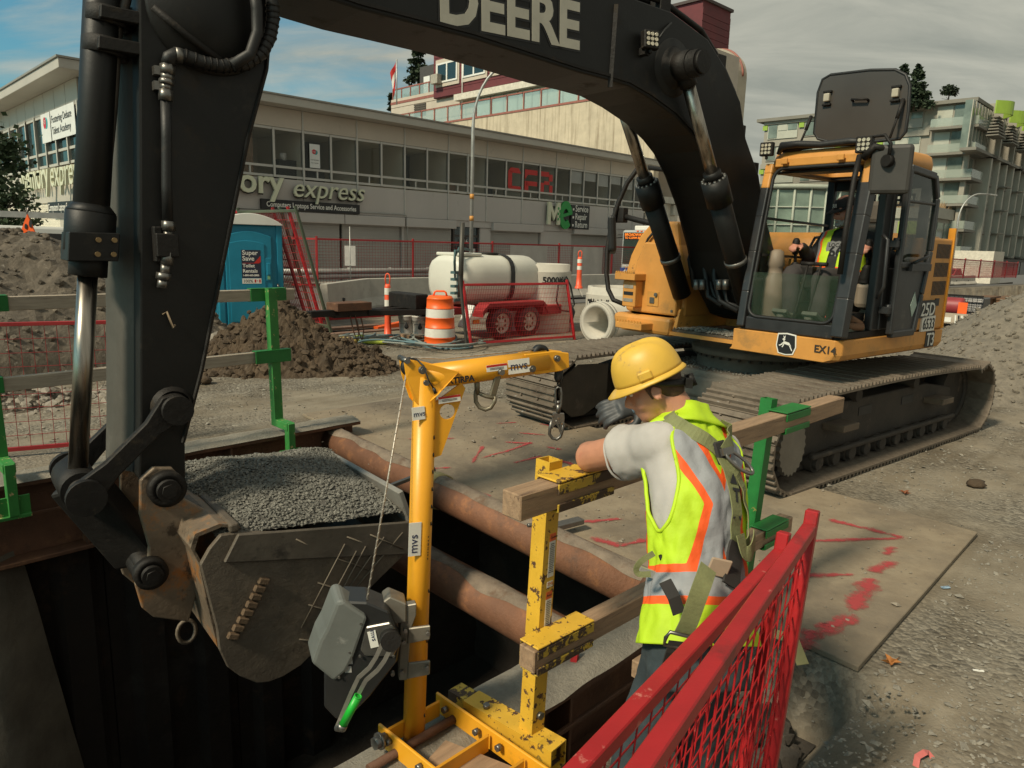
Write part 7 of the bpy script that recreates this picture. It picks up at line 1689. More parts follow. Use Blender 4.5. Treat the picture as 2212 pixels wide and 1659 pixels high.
 # street fence line
grp='red mesh panels along the far kerb'
fx=[G(x,y) for x,y in((560,619),(686,622),(892,619),(1062,616),(1205,612),(1319,609),(1420,606))]
fl=('far red fence panel behind the leaning stack of panels','far red fence panel between the leaning stack and the orange delineator','far red fence panel above the white water tank','far red fence panel right of the lamp post, with a pale sheet','far red fence panel behind the orange delineator on the barrier','far red fence panel in front of the bus')
for k in range(6):
 a,b=fx[k],fx[k+1];panel(fl[k],a,b,Z*1.85,REDD if k%2 else pm('fence_red_far',(.36,.025,.026),.5),grp,34,15,.07,.0055,.08)
for k,(x0,x1) in enumerate(((1100,1180),(1236,1300))):
 i=3 if k==0 else 4;a,b=fx[i],fx[i+1];dd=(b-a).normalized();s0=(PL(x0,560,a,dd.cross(Z))-a).dot(dd);s1=(PL(x1,560,a,dd.cross(Z))-a).dot(dd);mb=MB();n=dd.cross(Z)*.06;vs=[];
 for i2 in range(9):
  for z in(.35,1.78):vs.append(a+dd*(s0+(s1-s0)*i2/8)+n+Z*z+dd.cross(Z)*.03*math.sin(i2*2.2))
 mb.add(vs,[(2*i2,2*i2+2,2*i2+3,2*i2+1) for i2 in range(8)],0,True);single('pale_sheet',mb,pm('pale_mesh_sheet',(.42,.38,.34),.8,0,.1,2),('pale sheet tied to the far fence above the concrete ring','pale sheet tied to the far fence beside the delineator')[k],'sheet')
mb=MB();a=G(686,618)+W_*-.8;
for z,t_ in((.62,.10),(.42,.10)):mb.tube([a+Z*z-U*2,a+U*8+Z*z],t_,8)
for k in range(5):mb.beam(a+U*(k*2-1)+W_*.12,a+U*(k*2-1)+W_*.12+Z*.75,.14,.1)
single('guard_rail',mb,GALV,'grey steel guard rail behind the far red fence','guard rail')
mb=MB();a=G(686,618)+W_*2.2;mb.beam(a+Z*1.0,a+U*12+Z*1.0,.06,.08)
for k in range(7):mb.beam(a+U*k*2,a+U*k*2+Z*1.15,.08,.08);mb.beam(a+U*(k*2-.3)+Z*.03,a+U*(k*2+.3)+Z*.03,.3,.06)
single('low_red_fence',mb,REDD,'low red rail fence on the pavement in front of the shutters','rail fence')
# -- drums, delineators, barriers
def drum(label,c,h=1.0,rb=.285,rt=.225,flip=False,group='orange traffic drums',rz=0):
 t=thing('traffic_drum',label,'traffic drum',c,rz,group);M=Matrix.Translation(c)@Matrix.Rotation(rz,4,'Z')@(Matrix.Translation((0,0,h))@Matrix.Rotation(PI,4,'X') if flip else Matrix())
 lv=[(0.0,1.0),(.16,.985),(.165,.96),(.34,.93),(.345,.90),(.52,.875),(.525,.85),(.70,.83),(.705,.805),(.86,.785),(.93,.74),(.945,.60)]
 def R(z):return rb+(rt-rb)*z
 prof=[(R(0)*1.03,0),(R(0)*1.03,.02*h)]
 for k,(z0,z1) in enumerate(((.02,.17),(.17,.35),(.35,.53),(.53,.71),(.71,.88))):f=(1-.035*k);prof+=[(rb*f*1.0,(z0+.008)*h),(rb*f*.975,z1*h),(rb*f*.992,(z1+.004)*h)]
 prof+=[(rb*.80,.90*h),(rb*.72,.935*h),(0,.94*h)]
 mb=MB(M);mb.lathe(prof,30);part('drum_body',mb,ORG,t)
 for k in(1,3):f=(1-.035*k);z0,z1=((.17,.35),(.53,.71))[k//2];mb=MB(M);mb.lathe([(rb*f*1.006,(z0+.015)*h),(rb*f*.984,(z1-.01)*h)],30);part('reflective_band',mb,REFW,t)
 mb=MB(M);mb.tube([(-.12,0,.935*h),(-.10,0,1.0*h),(-.07,0,1.02*h),(.07,0,1.02*h),(.10,0,1.0*h),(.12,0,.935*h)],.018,6);part('handle',mb,ORG,t)
 if not flip:mb=MB(M);mb.lathe([(rb*1.0,.03),(rb*1.28,.035),(rb*1.45,.0),(0,0)],26);part('rubber_base',mb,pm('dusty_rubber_base',(.11,.10,.085),.9,0,.2,8,.3,60),t)
 return t
drum('upright orange and white traffic drum beside the trailer hoses',G(950,747),.97)
drum('upside down orange and white drum standing on the spoil mound',D(254,640,13.0),.95,flip=True) if False else drum('upside down orange and white drum beyond the digging arm at the left',D(250,668,15.0),.95,.30,.22,True)
drum('small distant orange drum at the right edge of the lower yard',D(2199,696,57),.97)
def delineator(label,c,h):
 t=thing('delineator_post',label,'delineator',c,0,'orange delineator posts');M=Matrix.Translation(c);mb=MB(M);mb.lathe([(.10,0),(.095,.05),(.075,.06),(.062,.3),(.058,h*.80),(.045,h*.84),(0,h*.84)],18);part('post',mb,pm('delineator_orange',(.80,.10,.035),.45,0,.08,3),t)
 for z0,z1 in((.50,.60),(.68,.78)):mb=MB(M);mb.lathe([(.0625,z0*h),(.0625,z1*h)],18);part('reflective_band',mb,REFW,t)
 mb=MB(M);mb.tube([(-.035,0,h*.82),(-.045,0,h*.93),(-.03,0,h*.985),(0,0,h),(.03,0,h*.985),(.045,0,h*.93),(.035,0,h*.82)],.014,6);part('loop_handle',mb,MC['delineator_orange'],t)
delineator('orange delineator post with white bands in front of the concrete barrier',G(838,731),1.24)
delineator('orange delineator post standing on the barrier beside the pale sheet',G(1250,623,.81),.92)
def barrier(label,c,rz,L,grp='concrete barriers along the work yard',m=CONC,zb=0.):
 t=thing('concrete_barrier',label,'barrier',c,rz,grp);M=Matrix.Translation(c)@Matrix.Rotation(rz,4,'Z');prof=[(-.30,0),(-.30,.08),(-.14,.30),(-.09,.80),(.09,.80),(.14,.30),(.30,.08),(.30,0)]
 mb=MB(M);mb.prism([(0.01,y,z) for y,z in prof],(L-.02,0,0));part('barrier_body',mb,m,t,.015);mb=MB(M);mb.cyl((L*.3,-.17,.36),(L*.3,-.10,.38),.05,12);part('lifting_hole',mb,BPRINT,t);return t
p0=G(793,664);ur=math.atan2(U.y,U.x);q0=G(700,686)
v=p0-q0;barrier('angled concrete barrier end behind the leaning panels',q0,math.atan2(v.y,v.x),v.length,m=CONC)
for k in range(4):barrier(('concrete barrier behind the orange delineator','concrete barrier behind the water tank','concrete barrier behind the large concrete ring','concrete barrier left of the excavator mirror')[k],p0+U*(k*3.05)-Z*.0,ur,3.0)
bb=ab(p0)[1]
for k in range(14):a=ab(p0)[0]+12.3+k*4.05;z=street_z(a)+(0.05);barrier('far concrete barrier along the edge of the raised street',T(a,bb+.1,z),ur,4.0,'barriers along the raised street edge',CONCL)
mb=MB();a0=ab(p0)[0]+16;mb.add([T(a0,bb-.15,-.05),T(94,bb-.15,street_z(94)+.0),T(94,bb-.15,-6),T(a0,bb-.15,-6),T(a0,bb+.5,-.05),T(94,bb+.5,street_z(94))],[(0,1,2,3),(0,1,5,4)]);
for k in range(26):a=a0+1+k*2.5;mb.obox(T(a,bb-.20,-1.6+street_z(a)),U*.12,W_*.05,Z*1.55)
mb.obox(T((a0+94)/2,bb-.30,-.35+street_z(60)),U*(94-a0)/2,W_*.10,Z*.12)
o=struct('retaining_wall',mb,pm('dark_girder_wall',(.04,.033,.027),.85,0,.4,1),'dark steel girder wall under the raised street')
# -- portable toilet
def build_toilet():
 c=G(548,716);rz=math.atan2(.86,.50)+R_(0);n=V((.50,-.86,0)).normalized();r=V((-n.y,n.x,0));rz=math.atan2(r.y,r.x)
 t=thing('portable_toilet','blue portable toilet cabin with a white roof and a rental sticker on its door','portable toilet',c,rz);M=ROOTM[t];w=.56
 def m_():return MB(M)
 mb=m_();mb.box(-w,w,.03,1.15,.08,2.08);cb=part('cabin_wall',mb,BLUP,t,.03)
 for x in(-w,w):mb=m_();mb.box(x-.06,x+.06,-.0,.08,.06,2.12);part('corner_post',mb,BLUP,t,.02)
 mb=m_();mb.box(-w-.02,w+.02,-.06,1.2,.0,.08);part('skid_base',mb,pm('toilet_base',(.015,.10,.15),.5),t)
 pts=[(-w-.06,2.08)]+[(-(w+.06)+(2*w+.12)*k/14,2.10+.20*math.sin(PI*k/14)**.8) for k in range(15)]+[(w+.06,2.08)]
 mb=m_();mb.prism([(x,-.05,z) for x,z in pts],(0,1.28,0));part('roof',mb,WHT,t,.015)
 mb=m_();pts=[(-w+.09,.14),(w-.16,.14),(w-.16,1.86)]+[(w-.16-(2*w-.25)*k/8,1.86+.10*math.sin(PI*k/8)) for k in range(1,8)]+[(-w+.09,1.86)];mb.prism([(x,.03,z) for x,z in pts],(0,-.05,0));d=part('door',mb,BLUP,t,.012)
 mb=m_();pts=[(-w+.15,.2),(w-.30,.2),(w-.30,1.72)]+[(w-.30-(2*w-.45)*k/8,1.72+.06*math.sin(PI*k/8)) for k in range(1,8)]+[(-w+.15,1.72)];mb.prism([(x,-.02,z) for x,z in pts],(0,-.015,0));part('door_panel',mb,BLUP,d,.01)
 mb=m_();mb.box(w-.29,w-.18,-.034,-.02,1.0,1.45);mb.box(w-.27,w-.20,-.06,-.034,1.12,1.35);part('latch_plate',mb,BLUP,d,.006);mb=m_();mb.box(w-.26,w-.21,-.045,-.034,1.03,1.10);part('occupied_window',mb,pm('pale_green_dot',(.2,.4,.2),.4),d)
 mb=m_();mb.cyl((w-.06,-.05,.88),(w-.06,.0,.93),.02,8);part('hasp',mb,STEEL,d)
 # sticker
 x0,x1,z0,z1=-.18,.18,1.06,1.60;mb=m_();mb.box(x0,x1,-.0385,-.036,z0,z1);s=part('sticker',mb,pm('sticker_navy',(.02,.024,.045),.5),d)
 mb=m_();mb.prism([(x1-.13,-.0395,z1-.25),(x1,-.0395,z1-.11),(x1,-.0395,z1-.23),(x1-.03,-.0395,z1-.25)],(0,.0005,0));mb.box(x0+.02,x1-.03,-.0395,-.039,z1-.258,z1-.250);part('sticker_flash',mb,REDL,s)
 mb=m_()
 for k,(l,sz) in enumerate((('Super',.125),('Save',.125),('Toilet',.095),('Rentals',.095),('1-800-665-2800',.047))):text_mb(mb,l,(x0+.015,-.0386,z1-(.095,.205,.335,.435,.505)[k]),(1,0,0),(0,0,1),sz,.0006,.002)
 part('sticker_lettering',mb,WPRINT,s)
 mb=m_();mb.box(x0,x1,-.0385,-.036,z0-.11,z0-.01);s2=part('sticker',mb,WPRINT,d);mb=m_();text_mb(mb,'100%',(x0+.015,-.0386,z0-.09),(1,0,0),(0,0,1),.085,.0006);part('sticker_lettering',mb,BPRINT,s2);mb=m_();mb.box(x1-.13,x1-.10,-.0395,-.0386,z0-.09,z0-.03);mb.box(x1-.045,x1-.015,-.0395,-.0386,z0-.09,z0-.03);mb.prism([(x1-.073+q*a,-.0392,z0-.06+q*b) for q,a,b in((.02,0,1),(.012,.5,.4),(.02,1,.2),(.012,.5,-.5),(.006,0,-1),(.012,-.5,-.5),(.02,-1,.2),(.012,-.5,.4))],(0,.0005,0));part('flag_print',mb,REDL,s2)
 mb=m_()
 for k in range(5):mb.box(-w-.012,-w-.001,.2+k*.19,.26+k*.19,.3,1.9)
 part('side_rib',mb,BLUP,t)
build_toilet()
# -- water tank trailer and concrete pieces
def build_trailer():
 c=G(1080,732);M=Matrix.Translation(c)@Matrix(((U.x,W_.x,0,0),(U.y,W_.y,0,0),(0,0,1,0),(0,0,0,1)));t=thing('water_trailer','red two axle trailer with spoked wheels behind the leaning red mesh panel','trailer',c)
 def m_():return MB(M)
 mb=m_();mb.box(-1.5,1.75,.25,.37,.50,.64);mb.box(-1.5,1.75,1.25,1.37,.50,.64);[mb.box(-1.5+k*.8,-1.4+k*.8,.37,1.25,.52,.62) for k in range(5)];part('chassis',mb,REDD,t,.01)
 mb=m_();mb.prism([(-.55,-.08,.58),(-.38,-.08,.72),(1.18,-.08,.72),(1.35,-.08,.58),(1.35,-.08,.45),(1.2,-.08,.64),(-.4,-.08,.64),(-.55,-.08,.45)],(0,.30,0));part('mudguard',mb,REDD,t,.006)
 mb=m_();mb.box(1.2,1.8,-.05,.2,.42,.62);part('rear_corner',mb,REDD,t,.02)
 for x in(0,.80):
  mb=m_();A=Matrix.Translation((x,.0,.31))@Matrix.Rotation(PI/2,4,'X');mb.lathe([(.20,-.12),(.29,-.12),(.315,-.09),(.315,.04),(.29,.07),(.20,.07)],26,A);w=part('wheel',mb,RUB,t);mb=m_();mb.lathe([(.205,-.02),(.21,.05),(.185,.055),(.17,.02),(.15,.015)],26,A);mb.lathe([(0,.05),(.07,.05),(.085,.03),(.085,.0)],16,A)
  for k in range(8):a=2*PI*k/8;mb.obox(A@V((.115*math.cos(a),.115*math.sin(a),.018)),A.to_3x3()@V((.05*math.cos(a),.05*math.sin(a),0)),A.to_3x3()@V((-.022*math.sin(a),.022*math.cos(a),0)),A.to_3x3()@V((0,0,.006)))
  part('rim',mb,pm('cream_rim',(.50,.46,.38),.5,0,.1,8,0,30,((.25,.18,.12),9,.62,.08)),w);mb=m_();mb.lathe([(0,.01),(.17,.01)],20,A);part('brake_drum',mb,RUST,w)
 mb=m_();mb.beam((-1.5,.8,.58),(-3.3,.8,.58),.16,.12);mb.beam((-1.5,.3,.58),(-2.6,.75,.58),.1,.1);mb.beam((-1.5,1.3,.58),(-2.6,.85,.58),.1,.1);mb.box(-3.75,-3.2,.72,.88,.55,.66);mb.cyl((-3.9,.8,.60),(-3.7,.8,.60),.06,10);part('drawbar',mb,BLKD,t,.01)
 mb=m_();mb.box(-3.3,-2.6,.62,.98,.64,.78);part('drawbar_box',mb,RUST,t,.01)
 mb=m_();
 for x in(-3.0,-2.9):mb.tube([(x,.7,.55),(x+.03,.66,.3),(x+.1,.64,.1),(x+.15,.66,.3),(x+.12,.7,.5)],.012,5)
 part('safety_chain',mb,RUST,t)
 mb=m_();mb.box(-1.55,-1.15,.15,.55,.35,.75);mb.box(-1.8,-1.5,.4,1.3,.62,.9);part('pump_unit',mb,BLKD,t,.02);mb=m_();mb.obox((-.95,-.05,.50),(.10,0,.20),(0,.12,0),(-.015,0,.01));part('white_guard',mb,WHT,t);mb=m_();mb.box(-.75,-.60,-.04,.0,.34,.42);part('marker_light',mb,pm('amber_lens',(.7,.2,.02),.3),t)
 tk=thing('water_tank','white plastic water tank strapped lengthwise on the trailer','tank',M@V((.1,.8,.65)));rings=[]
 for x,k in((-.80,.72),(-.76,.9),(-.65,1.0),(-.2,1.02),(.4,1.02),(1.3,1.0),(1.43,.9),(1.48,.7)):
  rg=[]
  for i in range(24):
   a=2*PI*i/24;q=3.0;cx,sx=math.cos(a),math.sin(a);f=(abs(cx)**q+abs(sx)**q)**(-1/q);rg.append(V((x,.80+.56*k*cx*f,1.14+.48*k*sx*f)))
  rings.append(rg)
 TW=pm('tank_white',(.62,.60,.52),.45,0,.08,1.2,.05,8);mb=m_();mb.loft(rings);part('tank_shell',mb,TW,tk)
 mb=m_();mb.cyl((.35,.8,1.62),(.35,.8,1.67),.24,20);part('tank_lid',mb,BLKD,tk);mb=m_();mb.box(-.70,-.1,.45,1.15,1.60,1.66);part('tank_neck',mb,TW,tk,.02)
 mb=m_()
 mb.ribbon([V((.55,.80+.575*math.cos(a),1.14+.495*math.sin(a))) if False else V((.55,.80+.585*math.copysign(abs(math.cos(a))**.66,math.cos(a)),1.14+.505*math.copysign(abs(math.sin(a))**.66,math.sin(a)))) for a in[PI*(1.25-1.5*k/20)+PI/2*0 for k in range(21)]],[V((0,math.cos(a),math.sin(a))) for a in[PI*(1.25-1.5*k/20) for k in range(21)]],.11,.012);part('tank_strap',mb,RUB,tk)
 mb=m_()
 for k in range(5):mb.box(-.95,-.80,.3,.42,.75+k*.13,.80+k*.13)
 mb.tube([(-.9,.35,1.3),(-.95,.3,1.6),(-.75,.4,1.75),(-.4,.5,1.72)],.025,6);mb.tube([(-.85,.4,1.2),(-1.05,.2,1.5),(-.95,.3,1.7),(-.65,.5,1.68)],.022,6);part('hose_rack',mb,pm('teal_grey_hose',(.06,.11,.11),.6),tk)
 mb=m_();mb.tube([(1.75,.0,1.05),(1.85,-.1,1.2),(2.0,-.1,1.0),(2.15,-.1,.6),(2.0,-.1,.45),(1.7,-.1,.5),(1.55,-.1,.7),(1.6,-.1,1.1)],.02,6);single('loose_hose',mb,RUB,'black hose looped over the right end of the leaning red panel','hose')
build_trailer()
def build_concrete():
 c=G(1285,741);c.z=0;u=U;c=c+Z*.40;mb=MB();mb.ring(c,c+u*2.6,.385,.30,36);mb.ring(c-u*.001+u*.0,c+u*.14,.40,.384,36);mb.ring(c+u*.14,c+u*.2,.415,.384,36);t=thing('concrete_pipe','round concrete pipe lying open towards the camera behind the excavator track','pipe',c-Z*.4);part('pipe_wall',mb,CONCL,t)
 # standing rings
 def ring(label,c,r,h,lip,m,txts):
  t=thing('concrete_ring',label,'concrete ring',c);M=Matrix.Translation(c);mb=MB(M);mb.lathe([(r,0),(r,h-.16),(r+.0,h-.155),(r*.95,h-.15),(r*.95,h),(r*.82,h),(r*.82,0)],44);part('ring_wall',mb,m,t)
  dirv=(CP-c);dirv.z=0;base=math.atan2(dirv.y,dirv.x)
  for txt,dz,sz,da,mm in txts:
   q=MB();text_mb(q,txt,(0,0,0),(1,0,0),(0,0,1),sz,.004,.004);xs=[p[0] for p in q.v];w=max(xs);mb=MB();vs=[]
   for x,y,z in q.v:a=base+da+(x-w/2)/r;rr=r+.006-y*.5;vs.append(c+V((rr*math.cos(a),rr*math.sin(a),dz+z)))
   mb.add(vs,q.f);part('ring_lettering',mb,mm,t)
  return t
 c=G(1332,722);c.z=0;ring('short concrete ring with black printed maker name beside the yellow excavator body',c,.70,1.02,.1,CONCL,(('Heidelberg',.66,.17,-.42,BPRINT),('Materials',.48,.17,-.45,BPRINT),('PEDRE',.24,.20,-.5,BPRINT)))
 mb=MB();cc=c;dirv=(CP-c);base=math.atan2(dirv.y,dirv.x)-1.02;p=c+V((math.cos(base),math.sin(base),0))*.70+Z*.62;tn=V((-math.sin(base),math.cos(base),0));nn=V((math.cos(base),math.sin(base),0));mb.obox(p,tn*.085,Z*.14,nn*.006);o=mb
 single('printed_emblem',mb,BPRINT,'black square emblem printed on the short concrete ring','emblem') if False else part('ring_emblem',mb,BPRINT,[x for x in bpy.data.objects if x.name.startswith('concrete_ring')][0])
 mb=MB();[mb.obox(p+nn*.008+tn*k+Z*dz,tn*.014,Z*hz,nn*.003) for k,hz,dz in((-.04,.09,0),(.0,.05,-.03),(.04,.05,-.03))];part('ring_emblem_mark',mb,WPRINT,[x for x in bpy.data.objects if x.name.startswith('concrete_ring')][0])
 c=G(1165,712);c.z=0;ring('tall pale concrete ring marked 5000KG behind the white water tank',c,.66,1.45,.1,CONCL,(('5000KG',1.06,.19,.52,BPRINT),('ASTM',1.06,.12,.82,BPRINT)))
build_concrete()
# pails, hoses, scraps
def pail(label,c):
 t=thing('paint_pail',label,'pail',c,0,'two white pails');M=Matrix.Translation(c);mb=MB(M);mb.lathe([(.13,0),(.145,.30),(.155,.30),(.155,.33),(0,.335)],22);part('pail_body',mb,pm('pail_white',(.48,.46,.42),.45,0,.1,5),t);mb=MB(M);mb.lathe([(.1465,.245),(.157,.30)],22);part('rim_band',mb,REDD if False else pm('pail_band',(.30,.28,.26),.5),t)
 mb=MB();mb.lathe([(0,-.07),(.035,-.05),(.04,-.02),(.02,.03),(0,.07)],10,Matrix.Translation(c+V((.02,-.142,.15)))@Matrix.Scale(.3,4,(0,1,0)));part('drop_mark',mb,BPRINT,t);mb=MB(M);mb.tube([(-.15,0,.26),(-.1,-.14,.18),(.1,-.14,.18),(.15,0,.26)],.005,4);part('wire_handle',mb,STEEL,t)
pail('white pail with a drop mark, left of the pair under the drawbar',D(878,718,13.6));pail('white pail with a drop mark, right of the pair beside the orange drum',D(907,720,13.55))
p=G(884,735);mb=MB()
for k in range(3):mb.beam(p+U*-.05+W_*(k*.18-.1),p+U*1.0+W_*(k*.18-.1),.12,.05)
for k in range(2):mb.beam(p+U*(.1+k*.7)-W_*.2+Z*.05,p+U*(.1+k*.7)+W_*.4+Z*.05,.09,.05)
single('wood_pallet',mb,WOOD,'low timber pallet under the two white pails','pallet')
HOS=pm('blue_grey_hose',(.10,.17,.19),.6,0,.2,6)
for k in range(7):
 pts=[];c0=G(820+12*k,738+2*k);ph=rnd(0,6)
 for i in range(46):u=i/45;pts.append(c0+V((-1.0+2.2*u+.35*math.sin(u*9+ph),.5*math.sin(u*6.3+ph)+.25*math.sin(u*15+ph),.03+.05*abs(math.sin(u*7+k))+.012*k)))
 mb=MB();mb.tube(pts,.018,6);single('air_hose',mb,HOS if k%2 else pm('grey_hose',(.20,.22,.20),.6),'loop of blue grey hose tangled on the ground between the earth pile and the drum','hose','tangled hoses')
mb=MB();c=G(907,748)+V((.2,0,.02));mb.tube([c+V((.45*math.cos(a*.35)+.3,.35*math.sin(a*.35),.0)) for a in range(18)],.02,6,closed=True);single('air_hose',mb,HOS,'single hose loop lying in front of the orange drum','hose',None)
mb=MB();c=G(812,745);mb.ell(c+Z*.06,.28,.07,.05);mb.tube([c+V((-.3,0,.06)),c+V((-.38,.05,.14)),c+V((-.25,.05,.16)),c+V((-.2,0,.08))],.022,6);single('lime_glove',mb,pm('lime_glove',(.50,.58,.08),.6),'lime coloured work glove dropped on the hoses','glove')
mb=MB();c=G(742,742);[mb.ell(c+V((k*.13,rnd(-.05,.05),.06)),.14,.10,.06) for k in range(-1,2)];single('yellow_rag',mb,pm('yellow_rag',(.50,.36,.10),.8,0,.2,9),'crumpled yellow bag at the foot of the leaning panels','bag')
p=G(850,712);mb=MB();mb.beam(p-U*2.2,p+U*1.4,.25,.05);mb.beam(p-U*2.0+W_*.4+Z*.06,p+U*1.2+W_*.4+Z*.06,.25,.05);single('timber_planks',mb,pm('old_planks',(.17,.10,.07),.85,0,.3,4),'brown planks lying below the concrete barrier','planks')
for k in range(3):p=G(800+25*k,688+2*k)+Z*(.05+.06*k);mb=MB();mb.beam(p-U*1.6,p+U*1.0,.05,.05);mb.beam(p-U*1.6+W_*.8,p+U*1.0+W_*.8,.05,.05);mb.beam(p-U*1.58,p-U*1.58+W_*.8,.05,.05);single('flat_panel',mb,RED,'red fence frame lying flat by the barrier','fence frame','flat red frames')
mb=MB();c=G(1222,700);mb.lathe([(.0,.0),(.16,.05),(.22,.3),(.10,.55),(.0,.62)],10,Matrix.Translation(c));single('black_bag',mb,RUB,'black covered machine part between the trailer and the concrete pipe','bag')
mb=MB();c=G(812,712);mb.beam(c,c+U*.9+Z*.1,.16,.12);single('striped_board',mb,ORG,'orange and white board lying beside the leaning panels','board')
# -- left background: van, ladder, warning sign; street lamps; bus
def build_van():
 c=D(-40,560,17.5);c.z=0;M=frame_at(c,R_(62));t=thing('work_van','white work van behind the spoil mound at the left','van',c)
 mb=MB(M);mb.prism([(-2.4,0,.35),(3.0,0,.35),(3.05,0,1.0),(2.5,0,1.75),(2.3,0,1.95),(-2.4,0,1.97)],(0,1.8,0));part('van_body',mb,pm('van_white',(.55,.55,.52),.4,0,.05,1),t,.06);mb=MB(M);mb.prism([(1.0,-.006,1.25),(2.55,-.006,1.25),(2.2,-.006,1.78),(1.0,-.006,1.80)],(0,.005,0));part('side_window',mb,BPRINT,t)
 for x in(-1.5,2.0):mb=MB(M);mb.cyl((x,-.05,.34),(x,.18,.34),.34,20);part('wheel',mb,RUB,t)
 l=thing('ladder','aluminium ladder lying on the roof rack of the white van','ladder',M@V((0,.3,2.15)));mb=MB(M)
 for y in(.25,.65):mb.box(-2.6,2.7,y,y+.03,2.16,2.30)
 part('ladder_rail',mb,GALV,l);mb=MB(M);[mb.cyl((-2.5+k*.3,.28,2.23),(-2.5+k*.3,.65,2.23),.018,6) for k in range(18)];part('rung',mb,GALV,l);mb=MB(M);[mb.box(x,x+.05,.1,1.6,1.98,2.15) for x in(-1.8,0,1.8)];part('roof_rack',mb,BLKD,t)
 s=thing('warning_sign','orange triangular warning sign with black worker symbols on the spoil mound','road sign',D(60,520,12.4));a,b,c2=D(58,462,12.4),D(36,522,12.4),D(82,520,12.4);mb=MB();mb.prism([a,b,c2],V((.01,.02,0)));f=part('sign_face',mb,ORG,s,.004)
 def sp(x,y):return D(x,y,12.39)
 for cx,cy,w,h in((56,489,3,6),(66,483,3.5,9),(62,504,8,4),(60,515,6,3)):mb=MB();mb.prism([sp(cx+w*math.cos(k*.7),cy+h*math.sin(k*.7)) for k in range(9)],V((0,-.003,0)));part('sign_symbol',mb,BPRINT,f)
 mb=MB();mb.cyl(D(58,468,12.44),D(60,560,12.44),.02,6);mb.tube([D(56,448,12.42),D(58,462,12.42),D(61,447,12.42)],.012,5);part('sign_stand',mb,STEEL,s)
build_van()
def lamp(label,base,h,reach,dirv,r=.09):
 t=thing('street_lamp',label,'street lamp',base,0,'street lamps');b=V(base);d=V(dirv).normalized();mb=MB();pts=[b,b+Z*h*.72]+[b+Z*(h*.72+h*.28*math.sin(R_(k*10)))+d*reach*(1-math.cos(R_(k*10))) for k in range(1,10)];pts.append(pts[-1]+d*reach*.5);mb.tube(pts,[r,r*.8]+[r*.6]*(len(pts)-2),10);part('pole',mb,GALV,t);mb=MB();mb.beam(pts[-1],pts[-1]+d*.7-Z*.05,.22,.10);part('lamp_head',mb,GALV,t,.02)
 return t,b
t,b=lamp('tall grey street lamp standing in front of the shop building',(lambda p:V((p.x,p.y,.15)))(D(1017,575,31.5)),D(1040,146,31.5).z,1.6,U*.6-W_*.8)
for z in(2.6,3.5):mb=MB();mb.cyl(b+Z*z,b+Z*(z+.2),.092,12);part('yellow_band',mb,YEL,t)
t,b=lamp('slender street lamp with a curved arm in front of the condo block',(lambda p:V((p.x,p.y,-.7)))(D(2062,530,62)),D(2062,416,62).z+.7,2.0,(1,.3,0),.10)
mb=MB();c=D(757,600,27);c.z=.1
t=thing('notice_stand','white notice on a thin stand behind the far fence','notice',c);mb.cyl(c,c+Z*2.2,.02,6);part('stand',mb,GALV,t);mb=MB();mb.obox(c+Z*1.15,V((.20,0,0)),Z*.36,V((0,.008,0)));part('sheet',mb,pm('dim_notice',(.40,.38,.36),.6),t)
def build_bus():
 c=D(1380,604,40);a,b=ab(c);c=T(a,b,street_z(a));M=Matrix.Translation(c)@Matrix.Rotation(math.atan2(U.y,U.x),4,'Z');t=thing('city_bus','city bus with a lit orange destination display behind the excavator rail','bus',c);w=1.28
 mb=MB(M);mb.box(.0,11,-w,w,.35,3.0);part('bus_body',mb,pm('bus_grey',(.38,.40,.40),.4,0,.05,1),t,.12);mb=MB(M);mb.box(.6,10,-.9,.9,3.0,3.25);part('roof_unit',mb,WHT,t,.05)
 mb=MB(M);mb.box(-.03,.1,-w+.12,w-.12,1.15,2.45);part('windscreen',mb,pm('bus_glass',(.03,.045,.04),.1,0,.3,1),t,.03);mb=MB(M);mb.box(-.045,.08,-w+.15,w-.15,2.47,2.86);ds=part('destination_display',mb,BPRINT,t)
 LED=emit('amber_led',(.9,.22,.02),.9);mb=MB(M);text_mb(mb,'BROADWAY B-LINE',(-.05,w-.22,2.68),(0,-1,0),(0,0,1),.21,.003);text_mb(mb,'TO COMM BDWY STN',(-.05,w-.22,2.52),(0,-1,0),(0,0,1),.17,.003);part('display_lettering',mb,LED,ds)
 mb=MB(M);mb.box(-.04,.1,-w+.02,w-.02,.62,.95);part('blue_band',mb,pm('bus_blue',(.02,.06,.22),.4),t);mb=MB(M);mb.box(-.045,.09,-w+.04,w-.04,.52,.615);part('yellow_band',mb,YEL,t)
 mb=MB(M);text_mb(mb,'8620',(-.045,w-.2,1.0),(0,-1,0),(0,0,1),.22,.003);part('bus_number',mb,WPRINT,t)
 for y in(-.9,.9):mb=MB(M);mb.cyl((-.05,y,.75),(.0,y,.75),.11,12);part('headlight',mb,pm('lamp_clear',(.6,.6,.55),.15),t)
 for k in range(3):mb=MB(M);mb.box(-.03,.05,-.3+k*.25,-.18+k*.25,2.92,2.97);part('roof_marker',mb,ORG,t)
 for y in(-1,1):mb=MB(M);mb.tube([(0,y*w*.98,2.6),(-.3,y*(w+.25),2.55),(-.32,y*(w+.3),2.2)],.03,6);mb.box(-.4,-.25,y*(w+.3)-.12,y*(w+.3)+.12,1.75,2.2);part('bus_mirror',mb,RUB,t)
 for x in(2.4,8.2):mb=MB(M);mb.cyl((x,-w-.02,.48),(x,w+.02,.48),.48,22);part('wheel',mb,RUB,t)
 mb=MB(M);mb.tube([(-.35,-.6,.5),(-.45,-.6,1.0),(-.45,.6,1.0),(-.35,.6,.5)],.03,6);mb.beam((-.45,-.6,.75),(-.45,.6,.75),.05,.05);part('bike_rack',mb,YEL,t)
build_bus()
